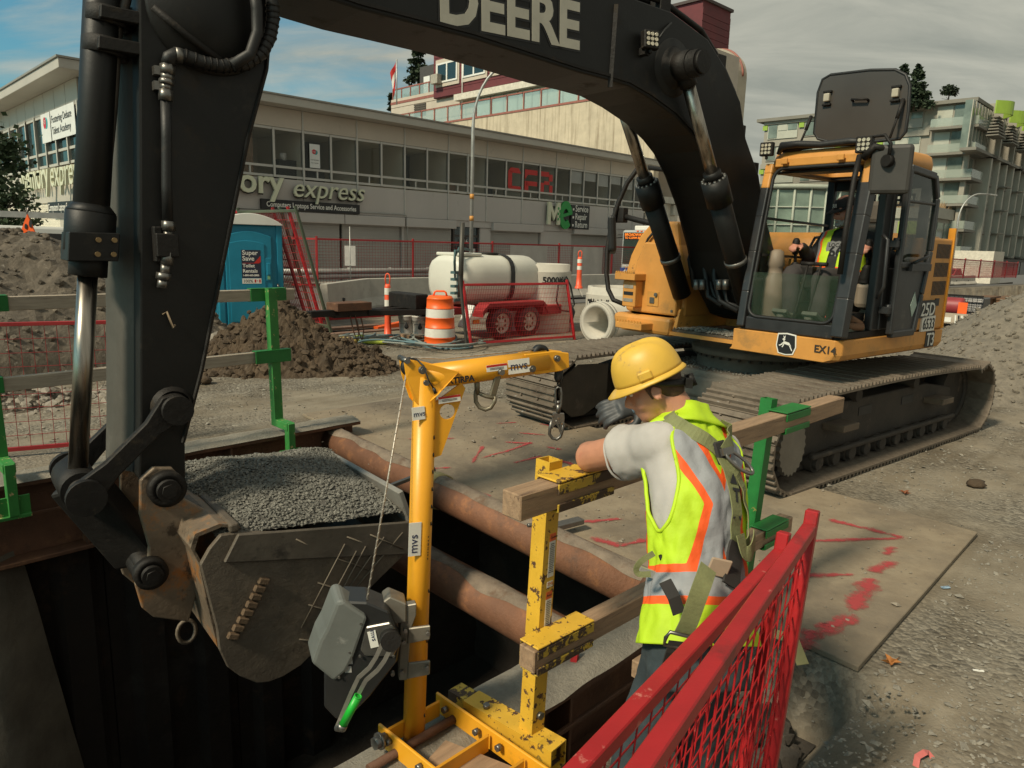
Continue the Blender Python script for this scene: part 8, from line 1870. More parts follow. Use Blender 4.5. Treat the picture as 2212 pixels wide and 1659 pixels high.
# -- right background: truck, street fence, cars
def build_right():
 c=D(2040,722,36);a,b=ab(c);c.z=zg(a,b);M=Matrix.Translation(c)@Matrix.Rotation(math.atan2(U.y,U.x),4,'Z');t=thing('pickup_truck','black pickup truck with a headache rack parked in the lower yard','truck',c)
 mb=MB(M);mb.box(.2,5.2,-1.0,1.0,.45,1.0);part('truck_body',mb,pm('truck_black',(.02,.02,.022),.3,0,.2,1),t,.05);mb=MB(M);mb.prism([(2.4,-.95,1.0),(4.4,-.95,1.0),(4.0,-.95,1.75),(2.7,-.95,1.75)],(0,1.9,0));part('truck_cab',mb,MC['truck_black'],t,.05)
 mb=MB(M);mb.box(.0,.2,-1.05,1.05,.55,1.05);part('timber_tailgate',mb,WOODG,t);mb=MB(M);mb.box(-.03,-.005,-.2,.15,.62,.85);part('number_plate',mb,WPRINT,t)
 for k in range(5):mb=MB(M);mb.obox((-.02,-.95+k*.14,.78),(.006,0,0),(0,.035,.0),(0,.02,.2));part('hazard_stripe',mb,WPRINT if k%2==0 else BPRINT,t)
 mb=MB(M);[mb.beam((2.2,-.95+k*.21,1.0),(2.2,-.95+k*.21,1.8),.02,.02) for k in range(10)];[mb.beam((2.2,-.95,1.1+k*.14),(2.2,.95,1.1+k*.14),.02,.02) for k in range(6)];mb.beam((2.2,-1.0,1.85),(2.2,1.0,1.85),.08,.08);part('mesh_rack',mb,BLKD,t)
 for x in(1.2,4.3):
  for y in(-.95,.95):mb=MB(M);mb.cyl((x,y-.12,.38),(x,y+.12,.38),.38,18);part('wheel',mb,RUB,t)
 mb=MB(M);mb.box(-.02,.0,.72,.9,.6,.72);part('tail_light',mb,emit('tail_red',(.7,.03,.02),.8),t)
 mb=MB(M);mb.lathe([(0,-.7),(.42,-.7),(.45,-.6),(.45,.6),(.42,.7),(0,.7)],18,Matrix.Translation((.9,.25,1.35))@Matrix.Rotation(PI/2,4,'X'));single('red_drum_tank',mb,pm('dull_red_tank',(.26,.03,.035),.5,0,.2,1.5),'dull red cylindrical tank loaded on the black pickup truck','tank');mb=MB(M);mb.box(.3,.36,-.75,-.35,1.05,1.6);single('orange_board',mb,ORG,'small orange sign board on the back of the black pickup','board')
 for k in range(3):c=D(2125+45*k,660,44+2*k);mb=MB();mb.obox(c,U*2.2,W_*.25,Z*.45);mb.obox(c+Z*.48,U*2.25,W_*.4,Z*.05);single('girder_stack',mb,pm('brown_girder',(.13,.065,.03),.8,0,.3,1),'brown rusty steel girder stacked below the raised street','girder','brown girders below the street')
 f=[T(45+k*5.2,13.35,street_z(45+k*5.2)) for k in range(9)]
 for k in range(8):panel('red mesh fence panel on the far raised street',f[k]+Z*.75,f[k+1]+Z*.75-U*.08,Z*1.5,RED,'red panels on the raised street',26,8,.09,.012,.1)
 for k,(aa,bb_,lab) in enumerate(((74,17,'red car with lit headlamps on the far street'),(90,20.5,'second car further along the far street'))):
  c=T(aa,bb_,street_z(aa));M=Matrix.Translation(c)@Matrix.Rotation(math.atan2(U.y,U.x),4,'Z');t=thing('parked_car',lab,'car',c);mb=MB(M);mb.prism([(0,-.9,.3),(4.3,-.9,.3),(4.3,-.9,.85),(3.7,-.9,1.0),(3.0,-.9,1.45),(1.5,-.9,1.45),(.8,-.9,.95),(0,-.9,.78)],(0,1.8,0));part('car_body',mb,pm('car_red',(.30,.06,.06),.35) if k==0 else pm('car_grey',(.2,.2,.2),.35),t,.06);mb=MB(M);mb.prism([(.86,-.82,.98),(1.5,-.82,1.40),(1.52,-.82,1.40),(.9,-.82,.98)],(0,1.64,0));mb.obox((1.15,0,1.20),(.33,0,.22),(0,.8,0),(-.006,0,.008));part('windscreen',mb,BPRINT,t)
  for y in(-.65,.65):mb=MB(M);mb.cyl((-.02,y,.68),(.03,y,.68),.10,10);part('headlight',mb,emit('headlight',(1,.93,.8),2.0),t)
  for x in(.8,3.5):mb=MB(M);mb.cyl((x,-.92,.32),(x,.92,.32),.32,16);part('wheel',mb,RUB,t)
 c=D(2075,560,80);mb=MB();mb.obox(V((c.x,c.y,.5)),U*2.4,W_*3.5,Z*1.9);t=thing('site_kiosk','pale boxy kiosk with a barred gate in front of the condo block','kiosk',V((c.x,c.y,-1.2)));part('wall',mb,MC['pale_slab'],t);mb=MB();[mb.obox(V((c.x,c.y,.4))+U*(2.6+k*.45),U*.05,W_*.05,Z*1.6) for k in range(8)];mb.obox(V((c.x,c.y,1.9))+U*4.2,U*1.8,W_*.06,Z*.06);part('barred_gate',mb,MC['pale_fin'],t)
build_right()
# -- small things on the ground at the right
def lump(name,label,cat,c,r,m,sq=.5):
 mb=MB();vs=[];nu,nv=14,9
 for j in range(nv+1):
  for i in range(nu):th=PI*j/nv;ph=2*PI*i/nu;d=V((math.sin(th)*math.cos(ph),math.sin(th)*math.sin(ph),math.cos(th)));k=1+.35*MN.noise(d*2.2+V(c));vs.append(V(c)+V((d.x*r*k,d.y*r*k*.8,d.z*r*sq*k+r*sq*.8)))
 mb.add(vs,[(j*nu+i,j*nu+(i+1)%nu,(j+1)*nu+(i+1)%nu,(j+1)*nu+i) for j in range(nv) for i in range(nu)],0,True);return single(name,mb,m,label,cat)
lump('dirt_clod','dark round clod of earth on the gravel at the right','clod',G(2108,1052),.075,BROWN)
lump('dirt_clod','brown clod on the yard to the left of the earth pile','clod',G(440,828),.11,BROWN)
def leaf(label,c,s,m,rz):
 mb=MB();pts=[];n=15
 for k in range(n):a=2*PI*k/n;r=s*(1.0 if k%3==0 else .45);pts.append(V((r*math.cos(a),r*math.sin(a)*.8,.012+.02*abs(math.sin(a*1.5)))))
 M=Matrix.Translation(c)@Matrix.Rotation(rz,4,'Z');o=[M@V((0,0,.004))]+[M@p for p in pts];mb.add(o,[(0,k+1,(k+1)%n+1) for k in range(n)]);mb.tube([M@V((0,0,.006)),M@V((s*1.5,.2*s,.01))],.002,4);single('fallen_leaf',mb,m,label,'leaf')
leaf('large dry orange brown leaf beside the lower corner of the road plate',G(1923,1436),.055,pm('dry_leaf',(.33,.13,.03),.8,0,.25,30),.5)
leaf('small dry leaf on the gravel between the track and the plate',G(1955,1068),.05,pm('dry_leaf_dark',(.22,.08,.035),.8,0,.25,30),1.6)
mb=MB();p=G(1985,1650);mb.ribbon([p+V((-.03,-.03,.01)),p+V((-.01,0,.03)),p+V((.03,.02,.035)),p+V((.055,.035,.02)),p+V((.06,.02,.01))],[Z+V((0,-.5,0))]*5,.022,.001);single('pink_tape',mb,pm('pink_tape',(.62,.16,.14),.6),'scrap of pink flagging tape on the ground at the lower right','tape')
mb=MB();p=G(2042,1272);mb.obox(p+Z*.01,V((.022,0,.003)),V((0,.011,0)),V((0,0,.002)));single('wrapper_scrap',mb,pm('blue_white_scrap',(.25,.35,.45),.5,0,.8,30),'blue and white wrapper scrap at the edge of the road plate','litter')
mb=MB();p=G(2113,1451);mb.obox(p+Z*.006,V((.020,-.008,.003)),V((.002,.006,0)),V((0,0,.002)));single('wrapper_scrap',mb,WPRINT,'thin white scrap of litter on the gravel at the right','litter')
# hand tools and yellow strap in the hole by the plate
mb=MB();p=G(1690,1440,-.03);mb.ribbon([p+V((-.16,.16,.02)),p+V((-.05,.14,.10)),p+V((.06,.05,.11)),p+V((.08,-.03,.03))],[Z+V((0,-.4,0))]*4,.06,.004);single('yellow_strap',mb,pm('pale_yellow_strap',(.42,.36,.16),.8,0,.1,20),'pale yellow lifting strap in the hole beside the road plate','strap')
mb=MB();p=T(1.45,1.05,.10);mb.beam(p,p+U*.26+W_*-.05,.07,.035);mb.cyl(p+U*.05+Z*.02,p-U*.16+W_*.04+Z*.05,.014,8);single('strap_ratchet',mb,STEEL,'dark metal ratchet lying on the upper strut behind the yellow post','ratchet',None,.004)
mb=MB();p=T(1.27,1.0,-.30);mb.tube([p+V((.03*math.cos(a*.5),0,.06*math.sin(a*.5))) for a in range(13)],.014,8,closed=True);single('shackle',mb,GALV,'grey shackle beside the yellow post above the lower strut','shackle')
mb=MB();p=D(1232,1500,3.0);mb.beam(p,p+V((.02,.05,.2)),.03,.03);single('red_stake',mb,RED,'short red stake in the trench behind the yellow post','stake')
# == PEOPLE
from mathutils.bvhtree import BVHTree
def cat(pts,n=4):
 """Catmull-Rom through points (lists of floats)"""
 out=[];m=len(pts)
 for i in range(m-1):
  p=[pts[max(i-1,0)],pts[i],pts[i+1],pts[min(i+2,m-1)]]
  for k in range(n):
   t=k/n;out.append([.5*(2*b+(c-a)*t+(2*a-5*b+4*c-d)*t*t+(3*b-a-3*c+d)*t**3) for a,b,c,d in zip(*p)])
 out.append(list(pts[-1]));return out
def limb(mb,pts,rs,n=14,flat=1.,k=4):
 q=cat([list(p)+[r] for p,r in zip(pts,rs)],k);q[0][3]*=.8;q[-1][3]*=.8
 return mb.tube([p[:3] for p in q],[p[3] for p in q],n,True,flat=flat)
TMPS=bpy.data.scenes.new('workshop')
def fuse(name,mb,m,parent,vox=.007,it=4,inv=None,fold=0):
 """weld overlapping lofts into one continuous skin"""
 me=mb.mesh(name,inv if inv is not None else rootm(parent).inverted());o=bpy.data.objects.new(name,me);COL.objects.link(o)
 r=o.modifiers.new('remesh','REMESH');r.mode='VOXEL';r.voxel_size=vox;r.use_smooth_shade=True
 s=o.modifiers.new('smooth','SMOOTH');s.factor=.5;s.iterations=it
 COL.objects.unlink(o);TMPS.collection.objects.link(o);TMPS.view_layers[0].update();dg=TMPS.view_layers[0].depsgraph;m2=bpy.data.meshes.new_from_object(o.evaluated_get(dg));bpy.data.objects.remove(o)
 m2.name=name;m2.materials.clear();mats(m2,m)
 if fold:
  for v in m2.vertices:q=v.co;k=MN.noise(V((q.x*16,q.y*16,q.z*9)))+.6*MN.noise(V((q.x*34+3,q.y*34,q.z*20)));v.co=q+v.normal*(fold*k)
 return part(name,m2,m,parent)
def hand(mb,wrist,fwd,palm_n,size,curl,spread=.02,thumb=1):
 """palm and five fingers: fwd = along the hand, palm_n = direction the palm faces, curl = bend per joint (radians)"""
 f=V(fwd).normalized();pn=V(palm_n);pn=(pn-f*pn.dot(f)).normalized();sd=f.cross(pn)*thumb;w=V(wrist);s=size/.19
 limb(mb,[w,w+f*.05*s,w+f*.095*s],[.026*s,.036*s,.036*s],12,.55)
 for j in(-1.5,-.5,.5,1.5):limb(mb,[w+f*.03*s+sd*j*.010*s,w+f*.10*s+sd*j*.019*s],[.012*s,.0115*s],8)
 for k,(j,L) in enumerate(((-1.5,.060),(-.5,.074),(.5,.080),(1.5,.072))):
  p=w+f*.098*s+sd*j*.0195*s;d=(f+sd*j*spread).normalized();pts=[p];
  for q in range(3):
   a=curl*(1+.12*k)*(q+.6);dd=d*math.cos(a)+pn*math.sin(a);pts.append(pts[-1]+dd*L*s*(.42,.32,.26)[q])
  limb(mb,pts,[.0098*s,.0092*s,.0085*s,.0070*s],8)
 p=w+f*.035*s+sd*.030*s;d=(f*.55+sd*.8+pn*.25).normalized();limb(mb,[p,p+d*.035*s,p+(d*.6+f*.5+pn*.3).normalized()*.062*s,p+(d*.4+f*.7+pn*.4).normalized()*.088*s],[.014*s,.0125*s,.0108*s,.0085*s],8)
def head_frame(c,f,up=Z):
 f=V(f).normalized();r=f.cross(V(up)).normalized();u=r.cross(f);return Matrix.Translation(c)@Matrix(((r.x,f.x,u.x,0),(r.y,f.y,u.y,0),(r.z,f.z,u.z,0),(0,0,0,1)))
def head(mb,H,k=1.):
 """x right, y forwards, z up; k scales"""
 def e(x,y,z,a,b,c):mb.ell(H@(V((x,y,z))*k),a*k,b*k,c*k,H)
 e(0,-.012,.035,.074,.094,.085);e(0,.012,-.02,.066,.078,.085);e(0,.035,-.075,.045,.050,.048);e(0,.062,-.098,.024,.022,.018)
 for x in(-.036,.036):e(x,.050,-.035,.026,.030,.030);e(x,.070,.028,.026,.016,.010)
 for x in(-1,1):
  mb.lathe([(0,-.008*k),(.019*k,-.006*k),(.021*k,.004*k),(.014*k,.008*k),(.008*k,.003*k),(0,.002*k)],14,H@Matrix.Translation(V((x*.076,-.012,-.012))*k)@Matrix.Rotation(x*R_(68),4,'Y')@Matrix.Rotation(R_(12),4,'X')@Matrix.Scale(1.55,4,(0,0,0) if False else(1,0,0)))
 limb(mb,[H@(V(p)*k) for p in((0,.078,.022),(0,.092,-.005),(0,.106,-.030),(0,.088,-.042))],[.009*k,.011*k,.014*k,.010*k],8)
 for x in(-.012,.012):e(x,.092,-.036,.009,.010,.008)
 limb(mb,[H@(V(p)*k) for p in((-.024,.074,-.068),(0,.086,-.066),(.024,.074,-.068))],[.006*k,.0085*k,.006*k],8);limb(mb,[H@(V(p)*k) for p in((-.020,.073,-.079),(0,.083,-.080),(.020,.073,-.079))],[.006*k,.0085*k,.006*k],8)
def face_bits(H,parent,k=1.,brow=(.05,.03,.018)):
 mb=MB();[mb.ell(H@(V((x,.076,.008))*k),.011*k,.008*k,.008*k,H) for x in(-.032,.032)];part('eyes',mb,pm('eye_white',(.62,.58,.53),.3),parent)
 mb=MB();[mb.ell(H@(V((x,.0825,.007))*k),.0052*k,.0035*k,.0055*k,H) for x in(-.032,.032)];part('irises',mb,BPRINT,parent)
 mb=MB();[limb(mb,[H@(V((x*s,y,z))*k) for x,y,z in((.050,.068,.024),(.034,.080,.031),(.016,.084,.027))],[.004*k,.006*k,.004*k],6) for s in(-1,1)];part('eyebrows',mb,pm('brow_hair',brow,.8),parent)
HAIR=pm('brown_hair',(.075,.035,.018),.7,0,.3,40,.4,90)
LIME=pm('lime_vest_fabric',(.46,.66,.015),.65,0,.07,5,.12,22);VOR=pm('orange_vest_tape',(.88,.12,.015),.6,0,.05,9);VSI=pm('silver_vest_tape',(.31,.315,.33),.4,.25,.08,9)
TEE=pm('grey_white_tee',(.43,.40,.375),.85,0,.08,7,.1,26);JEAN=pm('dark_jeans',(.030,.042,.048),.85,0,.3,9,.25,30,((.075,.088,.09),5,.58,.18));BOOT=pm('work_boot',(.06,.04,.025),.7,0,.3,8,.2,40)
HARN=pm('olive_harness_webbing',(.19,.20,.085),.8,0,.14,40,.2,150);HBLK=pm('black_webbing',(.025,.022,.02),.8,0,.2,30)
GLB=pm('blue_grey_knit',(.13,.20,.27),.9,0,.3,60,.3,140,((.30,.31,.31),50,.55,.05));GLK=pm('dark_nitrile',(.045,.047,.050),.55,0,.2,12)
def vest_material():
 m=bpy.data.materials.new('vest_with_tapes');m.use_nodes=True;nt=m.node_tree;L=nt.links.new;b=nt.nodes['Principled BSDF']
 at=nt.nodes.new('ShaderNodeVertexColor');at.layer_name='tape';r=nt.nodes.new('ShaderNodeValToRGB');r.color_ramp.interpolation='CONSTANT';L(at.outputs[0],r.inputs[0]);e=r.color_ramp.elements
 sp=nt.nodes.new('ShaderNodeSeparateColor');L(at.outputs[0],sp.inputs[0]);L(sp.outputs[0],r.inputs[0])
 e[0].position=0;e[0].color=(.30,.305,.32,1);e[1].position=.026;e[1].color=(.88,.11,.015,1);n=e.new(.0455);n.color=(.46,.66,.015,1)
 tc=nt.nodes.new('ShaderNodeTexCoord');no=nt.nodes.new('ShaderNodeTexNoise');no.inputs['Scale'].default_value=9;no.inputs['Detail'].default_value=6;L(tc.outputs['Object'],no.inputs['Vector']);q=nt.nodes.new('ShaderNodeValToRGB');L(no.outputs[0],q.inputs[0]);q.color_ramp.elements[0].position=.3;q.color_ramp.elements[0].color=(.84,.84,.84,1);q.color_ramp.elements[1].position=.65
 mx=nt.nodes.new('ShaderNodeMixRGB');mx.blend_type='MULTIPLY';mx.inputs[0].default_value=1;L(r.outputs[0],mx.inputs[1]);L(q.outputs[0],mx.inputs[2]);L(mx.outputs[0],b.inputs['Base Color']);b.inputs['Roughness'].default_value=.7
 n3=nt.nodes.new('ShaderNodeTexNoise');n3.inputs['Scale'].default_value=16;n3.inputs['Detail'].default_value=5;L(tc.outputs['Object'],n3.inputs['Vector']);bp=nt.nodes.new('ShaderNodeBump');bp.inputs['Strength'].default_value=.35;bp.inputs['Distance'].default_value=.02;L(n3.outputs[0],bp.inputs['Height']);L(bp.outputs[0],b.inputs['Normal']);return m
VESTM=vest_material()
class Torso:
 """elliptical torso along a spine; surface(theta, v, k): theta 0 = middle of the back, + towards the person's left"""
 def __init__(s,pel,nek,right,prof):s.p,s.n=V(pel),V(nek);s.ax=(s.n-s.p).normalized();r=V(right);s.r=(r-s.ax*r.dot(s.ax)).normalized();s.f=s.ax.cross(s.r);s.prof=prof;s.bend=0
 def dims(s,v):
  P=s.prof
  for a,b in zip(P,P[1:]):
   if v<=b[0]:t=max(0,(v-a[0])/(b[0]-a[0]));t=t*t*(3-2*t);return a[1]+(b[1]-a[1])*t,a[2]+(b[2]-a[2])*t
  return P[-1][1],P[-1][2]
 def at(s,th,v,k=0.):
  w,d=s.dims(v);q=2.5;c_,s_=math.cos(th),math.sin(th);f=(abs(c_)**q+abs(s_)**q)**(-1/q)
  c=s.p.lerp(s.n,v)-s.f*(s.bend*math.sin(PI*min(1,max(0,v))))
  return c-s.f*((d+k)*c_*f)-s.r*((w+k)*s_*f)
 def solid(s,mb,v0,v1,k,nv=20,nu=28):mb.loft([[s.at(2*PI*i/nu,v0+(v1-v0)*j/nv,k) for i in range(nu)] for j in range(nv+1)])
def build_worker():
 Hd=V((-.53,.85,0)).normalized();Rt=V((Hd.y,-Hd.x,0))
 pel,nek=D(1502,1345,1.95),D(1480,912,2.25)
 t=thing('person','worker in yellow hard hat and lime vest leaning on the timber rail','person',V((.52,2.02,0)),math.atan2(Hd.y,Hd.x))
 T_=Torso(pel,nek,Rt,[(-.3,.135,.105),(0,.130,.100),(.25,.120,.090),(.62,.138,.098),(.84,.146,.088),(.95,.108,.068),(1.05,.054,.054)]);T_.bend=.030
 sl,sr=T_.at(R_(90),.86,-.035),T_.at(R_(-90),.86,-.035)
 el=V((.262,2.45,RA.z+.044+.052));er=sr+V((.10,.28,-.12));er.z=max(er.z,RA.z+.10)
 hc=D(1408,836,2.27);hf=V((-.93,.16,-.46)).normalized();H=head_frame(hc,hf)
 wl=V((.52,2.66,RA.z+.10));wr=D(1402,862,2.50)
 hip=[T_.at(R_(a),-.05,-.08) for a in(80,-80)];kn=[V((.42,2.00,.27)),V((.64,2.07,.28))];an=[V((.45,1.90,-.27)),V((.68,2.0,-.27))]
 mb=MB();T_.solid(mb,-.16,1.0,-.014)
 limb(mb,[nek-T_.ax*.06,nek.lerp(hc,.35)+V((.012,-.01,0)),H@V((0,-.03,-.03))],[.060,.054,.052])
 head(mb,H,.88)
 limb(mb,[T_.at(R_(70),.84,-.08),sl,sl.lerp(el,.4),sl.lerp(el,.75),el],[.062,.062,.058,.054,.052])
 limb(mb,[el,el+V((.02,.012,.004)),el.lerp(wl,.25),el.lerp(wl,.7),wl],[.050,.054,.052,.038,.029]);hand(mb,wl,(wl-el),(0,.2,-1),.185,.35)
 limb(mb,[T_.at(R_(-70),.84,-.08),sr,sr.lerp(er,.5),er],[.062,.058,.048,.042]);limb(mb,[er,er.lerp(wr,.3),er.lerp(wr,.75),wr],[.042,.045,.034,.027])
 for a,k,n_ in zip(hip,kn,an):limb(mb,[a,a.lerp(k,.5),k,k.lerp(n_,.35),n_],[.075,.070,.055,.052,.036])
 hand(mb,wr,D(1325,882,2.47)-wr,V((-.1,.75,-.65)),.185,.50,.05)
 fuse('body',mb,SKIN,t,.0072,3);face_bits(H,t,.88)
 # stubble shadow is real short hair: hair at the sides and nape
 mb=MB();mb.ell(H@V((0,-.026,.026)),.071,.079,.072,H);mb.ell(H@V((0,-.052,-.020)),.058,.046,.056,H)
 for x in(-1,1):limb(mb,[H@V((x*.066,.012,.02)),H@V((x*.064,.008,-.012)),H@V((x*.061,.006,-.03))],[.009,.007,.004],8)
 fuse('hair',mb,HAIR,t,.006,2)
 # hard hat
 def hat_ring(z,kx,ky,dy=0.,n=40):return[H@V((kx*math.cos(2*PI*i/n),dy+ky*math.sin(2*PI*i/n),z)) for i in range(n)]
 HT=pm('scuffed_yellow_hat',(.66,.40,.055),.45,0,.10,7,.04,40,((.30,.19,.085),10,.60,.07,.7),((.60,.40,.14),6,.57,.12))
 mb=MB();rg=[];zb=.036;hs=.84
 for j in range(15):
  a=R_(90*j/14);z=zb+.112*math.sin(a)**1.0;c=hs*math.cos(a)**.62;ring=[]
  for i in range(60):
   th=2*PI*i/60;x=.108*c*math.cos(th);y=.134*c*math.sin(th);q=1
   rid=0.
   for xc,wd,hh in((0,.016,.008),(.045,.008,.004),(-.045,.008,.004)):rid+=hh*max(0,1-(abs(x-xc)/wd)**2)*(math.sin(a)**.6)
   side=.006*max(0,1-abs(abs(x)-.105)/.02)*max(0,1-abs(y)/.03)*(1 if j<5 else 0)
   ring.append(H@V((x*(1+side*6),y-.004,z+rid)))
  rg.append(ring)
 mb.loft(rg,0,True,True);hat=thing_child=part('hard_hat',mb,HT,t)
 mb=MB();o_=[]
 for r0,z in((0,.039),(.5,.035),(1,.028),(1,.023),(.5,.029),(0,.033)):
  o_.append([H@V((.845*(.106+r0*(.016))*math.cos(2*PI*i/60),-.004+.845*(.132+r0*(.012+.030*max(0,math.sin(2*PI*i/60))**1.5))*math.sin(2*PI*i/60),z-.010*r0*max(0,math.sin(2*PI*i/60)))) for i in range(60)])
 mb.loft(o_,0,False,True);part('hat_brim',mb,HT,hat)
 mb=MB();mb.tube([H@V((.078*math.cos(a),-.010+.092*math.sin(a),.030-.05*max(0,-math.sin(a)))) for a in[2*PI*k/28 for k in range(28)]],.008,6,closed=True,flat=1.7)
 c=H@V((0,-.112,-.026));bk=H.to_3x3()@V((0,-1,0));mb.cyl(c,c+bk*.022,.021,16);mb.beam(c-(H.to_3x3()@V((.045,0,0))),c+(H.to_3x3()@V((.045,0,0))),.022,.028);part('hat_suspension',mb,BLKD,hat)
 for x in(-1,1):mb=MB();mb.obox(H@V((x*.092,0,.056)),H.to_3x3()@V((.006,0,0)),H.to_3x3()@V((0,.022,0)),H.to_3x3()@V((0,0,.014)));part('accessory_slot',mb,HT,hat,.004)
 # tee shirt: torso and short sleeves
 mb=MB();T_.solid(mb,-.13,.97,.007)
 for s_,e_,sg in((sl,el,1),(sr,er,-1)):
  limb(mb,[T_.at(R_(66*sg),.84,-.065),s_,s_.lerp(e_,.25),s_.lerp(e_,.50)],[.066,.072,.072,.088],18)
  limb(mb,[s_-Z*.03,s_.lerp(e_,.25)-Z*.03,s_.lerp(e_,.47)-Z*.028],[.06,.064,.076],16)
 fuse('tee_shirt',mb,TEE,t,.0085,3,fold=.007)
 mb=MB();d=(el-sl).normalized();e1=d.cross(Z).normalized();e2=e1.cross(d);c=sl.lerp(el,.495);mb.tube([c+e1*.072*math.cos(a)+e2*(.072*math.sin(a)-(.024 if math.sin(a)<0 else 0)) for a in[2*PI*k/30 for k in range(30)]],.004,6,closed=True);part('sleeve_hem',mb,TEE,t)
 # jeans
 mb=MB();T_.solid(mb,-.30,.02,.012)
 for a,k,n_ in zip(hip,kn,an):limb(mb,[a+V((0,0,.02)),a.lerp(k,.5),k,k.lerp(n_,.5),n_+V((0,0,.02))],[.098,.088,.076,.072,.068],18)
 fuse('jeans',mb,JEAN,t,.012,3,fold=.008)
 for k,n_ in enumerate(an):
  mb=MB();f=V((-.2,.95,0)).normalized();limb(mb,[n_+V((0,0,.08)),n_+V((0,0,-.02)),n_-Z*.045+f*.10,n_-Z*.05+f*.17],[.052,.052,.046,.036],14);mb.obox(n_-Z*.078+f*.05,f*.135,f.cross(Z)*.046,Z*.012);fuse('boot',mb,BOOT,t,.008,3)
  # gloves: knit back and coated fingers on the right hand
 mb=MB();hf_=D(1325,882,2.47)-wr;limb(mb,[er.lerp(wr,.78),wr,wr+hf_.normalized()*.05,wr+hf_.normalized()*.085],[.036,.034,.045,.046],16,.78);part('glove_knit',mb,GLB,t)
 mb=MB();hand(mb,wr+hf_.normalized()*.008,hf_,V((-.1,.75,-.65)),.225,.50,.05);mb.v=[tuple(V(p)+V((-.002,-.004,-.004))) for p in mb.v];fuse('glove_fingers',mb,GLK,t,.0055,2)
 mb=MB();hand(mb,wl,(wl-el),(0,.2,-1),.205,.35);fuse('glove_fingers',mb,GLK,t,.0055,2)
 # vest with tapes: one shell, faces take lime, orange or silver
 nu,nv=150,130;mb=MB();vs=[];v0,v1=-.10,1.0
 def vest_k(th,v):return .017+.012*MN.noise(V((math.cos(th)*2.2,math.sin(th)*2.2,v*4.5)))+.006*MN.noise(V((th*5,v*13,4)))+(.022*max(0,.30-v)/.4)+.010*math.sin(th*5+v*3)*max(0,.35-v)
 for j in range(nv+1):
  v=v0+(v1-v0)*j/nv
  for i in range(nu):th=2*PI*i/nu;vs.append(T_.at(th,v,vest_k(th,v)))
 fs=[];cov=[]
 def tape_d(th,v):
  th_=(th+PI)%(2*PI)-PI;w,d=T_.dims(v);q=v-.53;x=-math.sin(th_)*w;L=[]
  if abs(th_)<R_(100):L=[abs(x-sg*(.25*max(q,0)+.012+.10*max(-q,0)))*.93+(9 if v<.2 else 0) for sg in(1,-1)]
  else:L=[abs(abs(th_)-R_(140))*.14+(9 if v<.2 else 0)]
  return min(L+[abs((v-.165)*.52)])
 for j in range(nv+1):
  for i in range(nu):cov.append(min(1,tape_d(2*PI*i/nu,v0+(v1-v0)*j/nv)))
 HA_,HV,HH=88,.74,.33
 for j in range(nv):
  v=v0+(v1-v0)*(j+.5)/nv
  for i in range(nu):
   th=2*PI*(i+.5)/nu;th_=(th+PI)%(2*PI)-PI;hole=False
   for sg in(1,-1):
    dth=(th_-sg*R_(HA_))/R_(38);dv=(v-HV)/HH
    if v>.40 and dth*dth+(dv*dv if v<HV else 0)<1:hole=True
   if not hole:fs.append((j*nu+i,j*nu+(i+1)%nu,(j+1)*nu+(i+1)%nu,(j+1)*nu+i))
 mb.add(vs,fs,0,True);me=mb.mesh('safety_vest',rootm(t).inverted());ca=me.color_attributes.new('tape','FLOAT_COLOR','POINT')
 for i,c in enumerate(cov):ca.data[i].color=(c,c,c,1)
 ve=part('safety_vest',me,VESTM,t);sf=ve.modifiers.new('solid','SOLIDIFY');sf.thickness=.004;sf.offset=1
 for sg in(1,-1):
  mb=MB();P_=[(R_(HA_*sg+38),1.0-.02*k) for k in range(14)]+[(R_(HA_*sg)+R_(38)*math.cos(a),HV-HH*math.sin(a)) for a in[PI*k/30 for k in range(31)]]+[(R_(HA_*sg-38),.74+.02*k) for k in range(14)]
  mb.tube([T_.at(th,v,vest_k(th,v)+.002) for th,v in P_],.0065,6);part('armhole_binding',mb,LIME,ve)
 mb2=MB();T_.solid(mb2,v0,v1,.024,40,60);bvh=BVHTree.FromPolygons([V(p) for p in vs],fs)
 # collar and shoulder yoke
 mb=MB();rings=[]
 for j in range(5):rings.append([T_.at(2*PI*i/30,.965+.03*j,.030-.004*j+.004*math.sin(i)) for i in range(30)])
 mb.loft(rings,0,False,True);co=part('vest_collar',mb,LIME,t);sf=co.modifiers.new('solid','SOLIDIFY');sf.thickness=.005
 def srf(x,y,off=.004):
  r=ray(x,y).normalized();hit,n,i,d=bvh.ray_cast(CP,r)
  if hit is None:hit,n,i,d=bvh.find_nearest(CP+r*2.1)
  if n.dot(r)>0:n=-n
  return hit+n*off,n
 def strap(pts,w,m,name,off=.006,th=.003,k=4):
  q=cat([list(p) for p in pts],k);P=[srf(x,y,off) for x,y in q];mb=MB();N=[p[1] for p in P];NS=[(N[max(0,i-2)]+N[max(0,i-1)]+N[i]+N[min(len(N)-1,i+1)]+N[min(len(N)-1,i+2)]).normalized() for i in range(len(N))]
  PP=[p[0] for p in P];PS=[(PP[max(0,i-1)]+PP[i]*2+PP[min(len(PP)-1,i+1)])/4 for i in range(len(PP))]
  mb.ribbon(PS,NS,w,th);return part(name,mb,m,hz)
 def tpt(th,v,off):return T_.at(R_(th),v,vest_k(R_(th),min(v,.9))+off)
 def tn_(th,v):a_=tpt(th,v,.0);b_=tpt(th,v,.05);return(b_-a_).normalized()
 def strap(pts,w,m,name,off=.008,th=.003):
  q=cat([list(p) for p in pts],6);mb=MB();mb.ribbon([tpt(a_,v_,off) for a_,v_ in q],[tn_(a_,v_) for a_,v_ in q],w,th);return part(name,mb,m,hz)
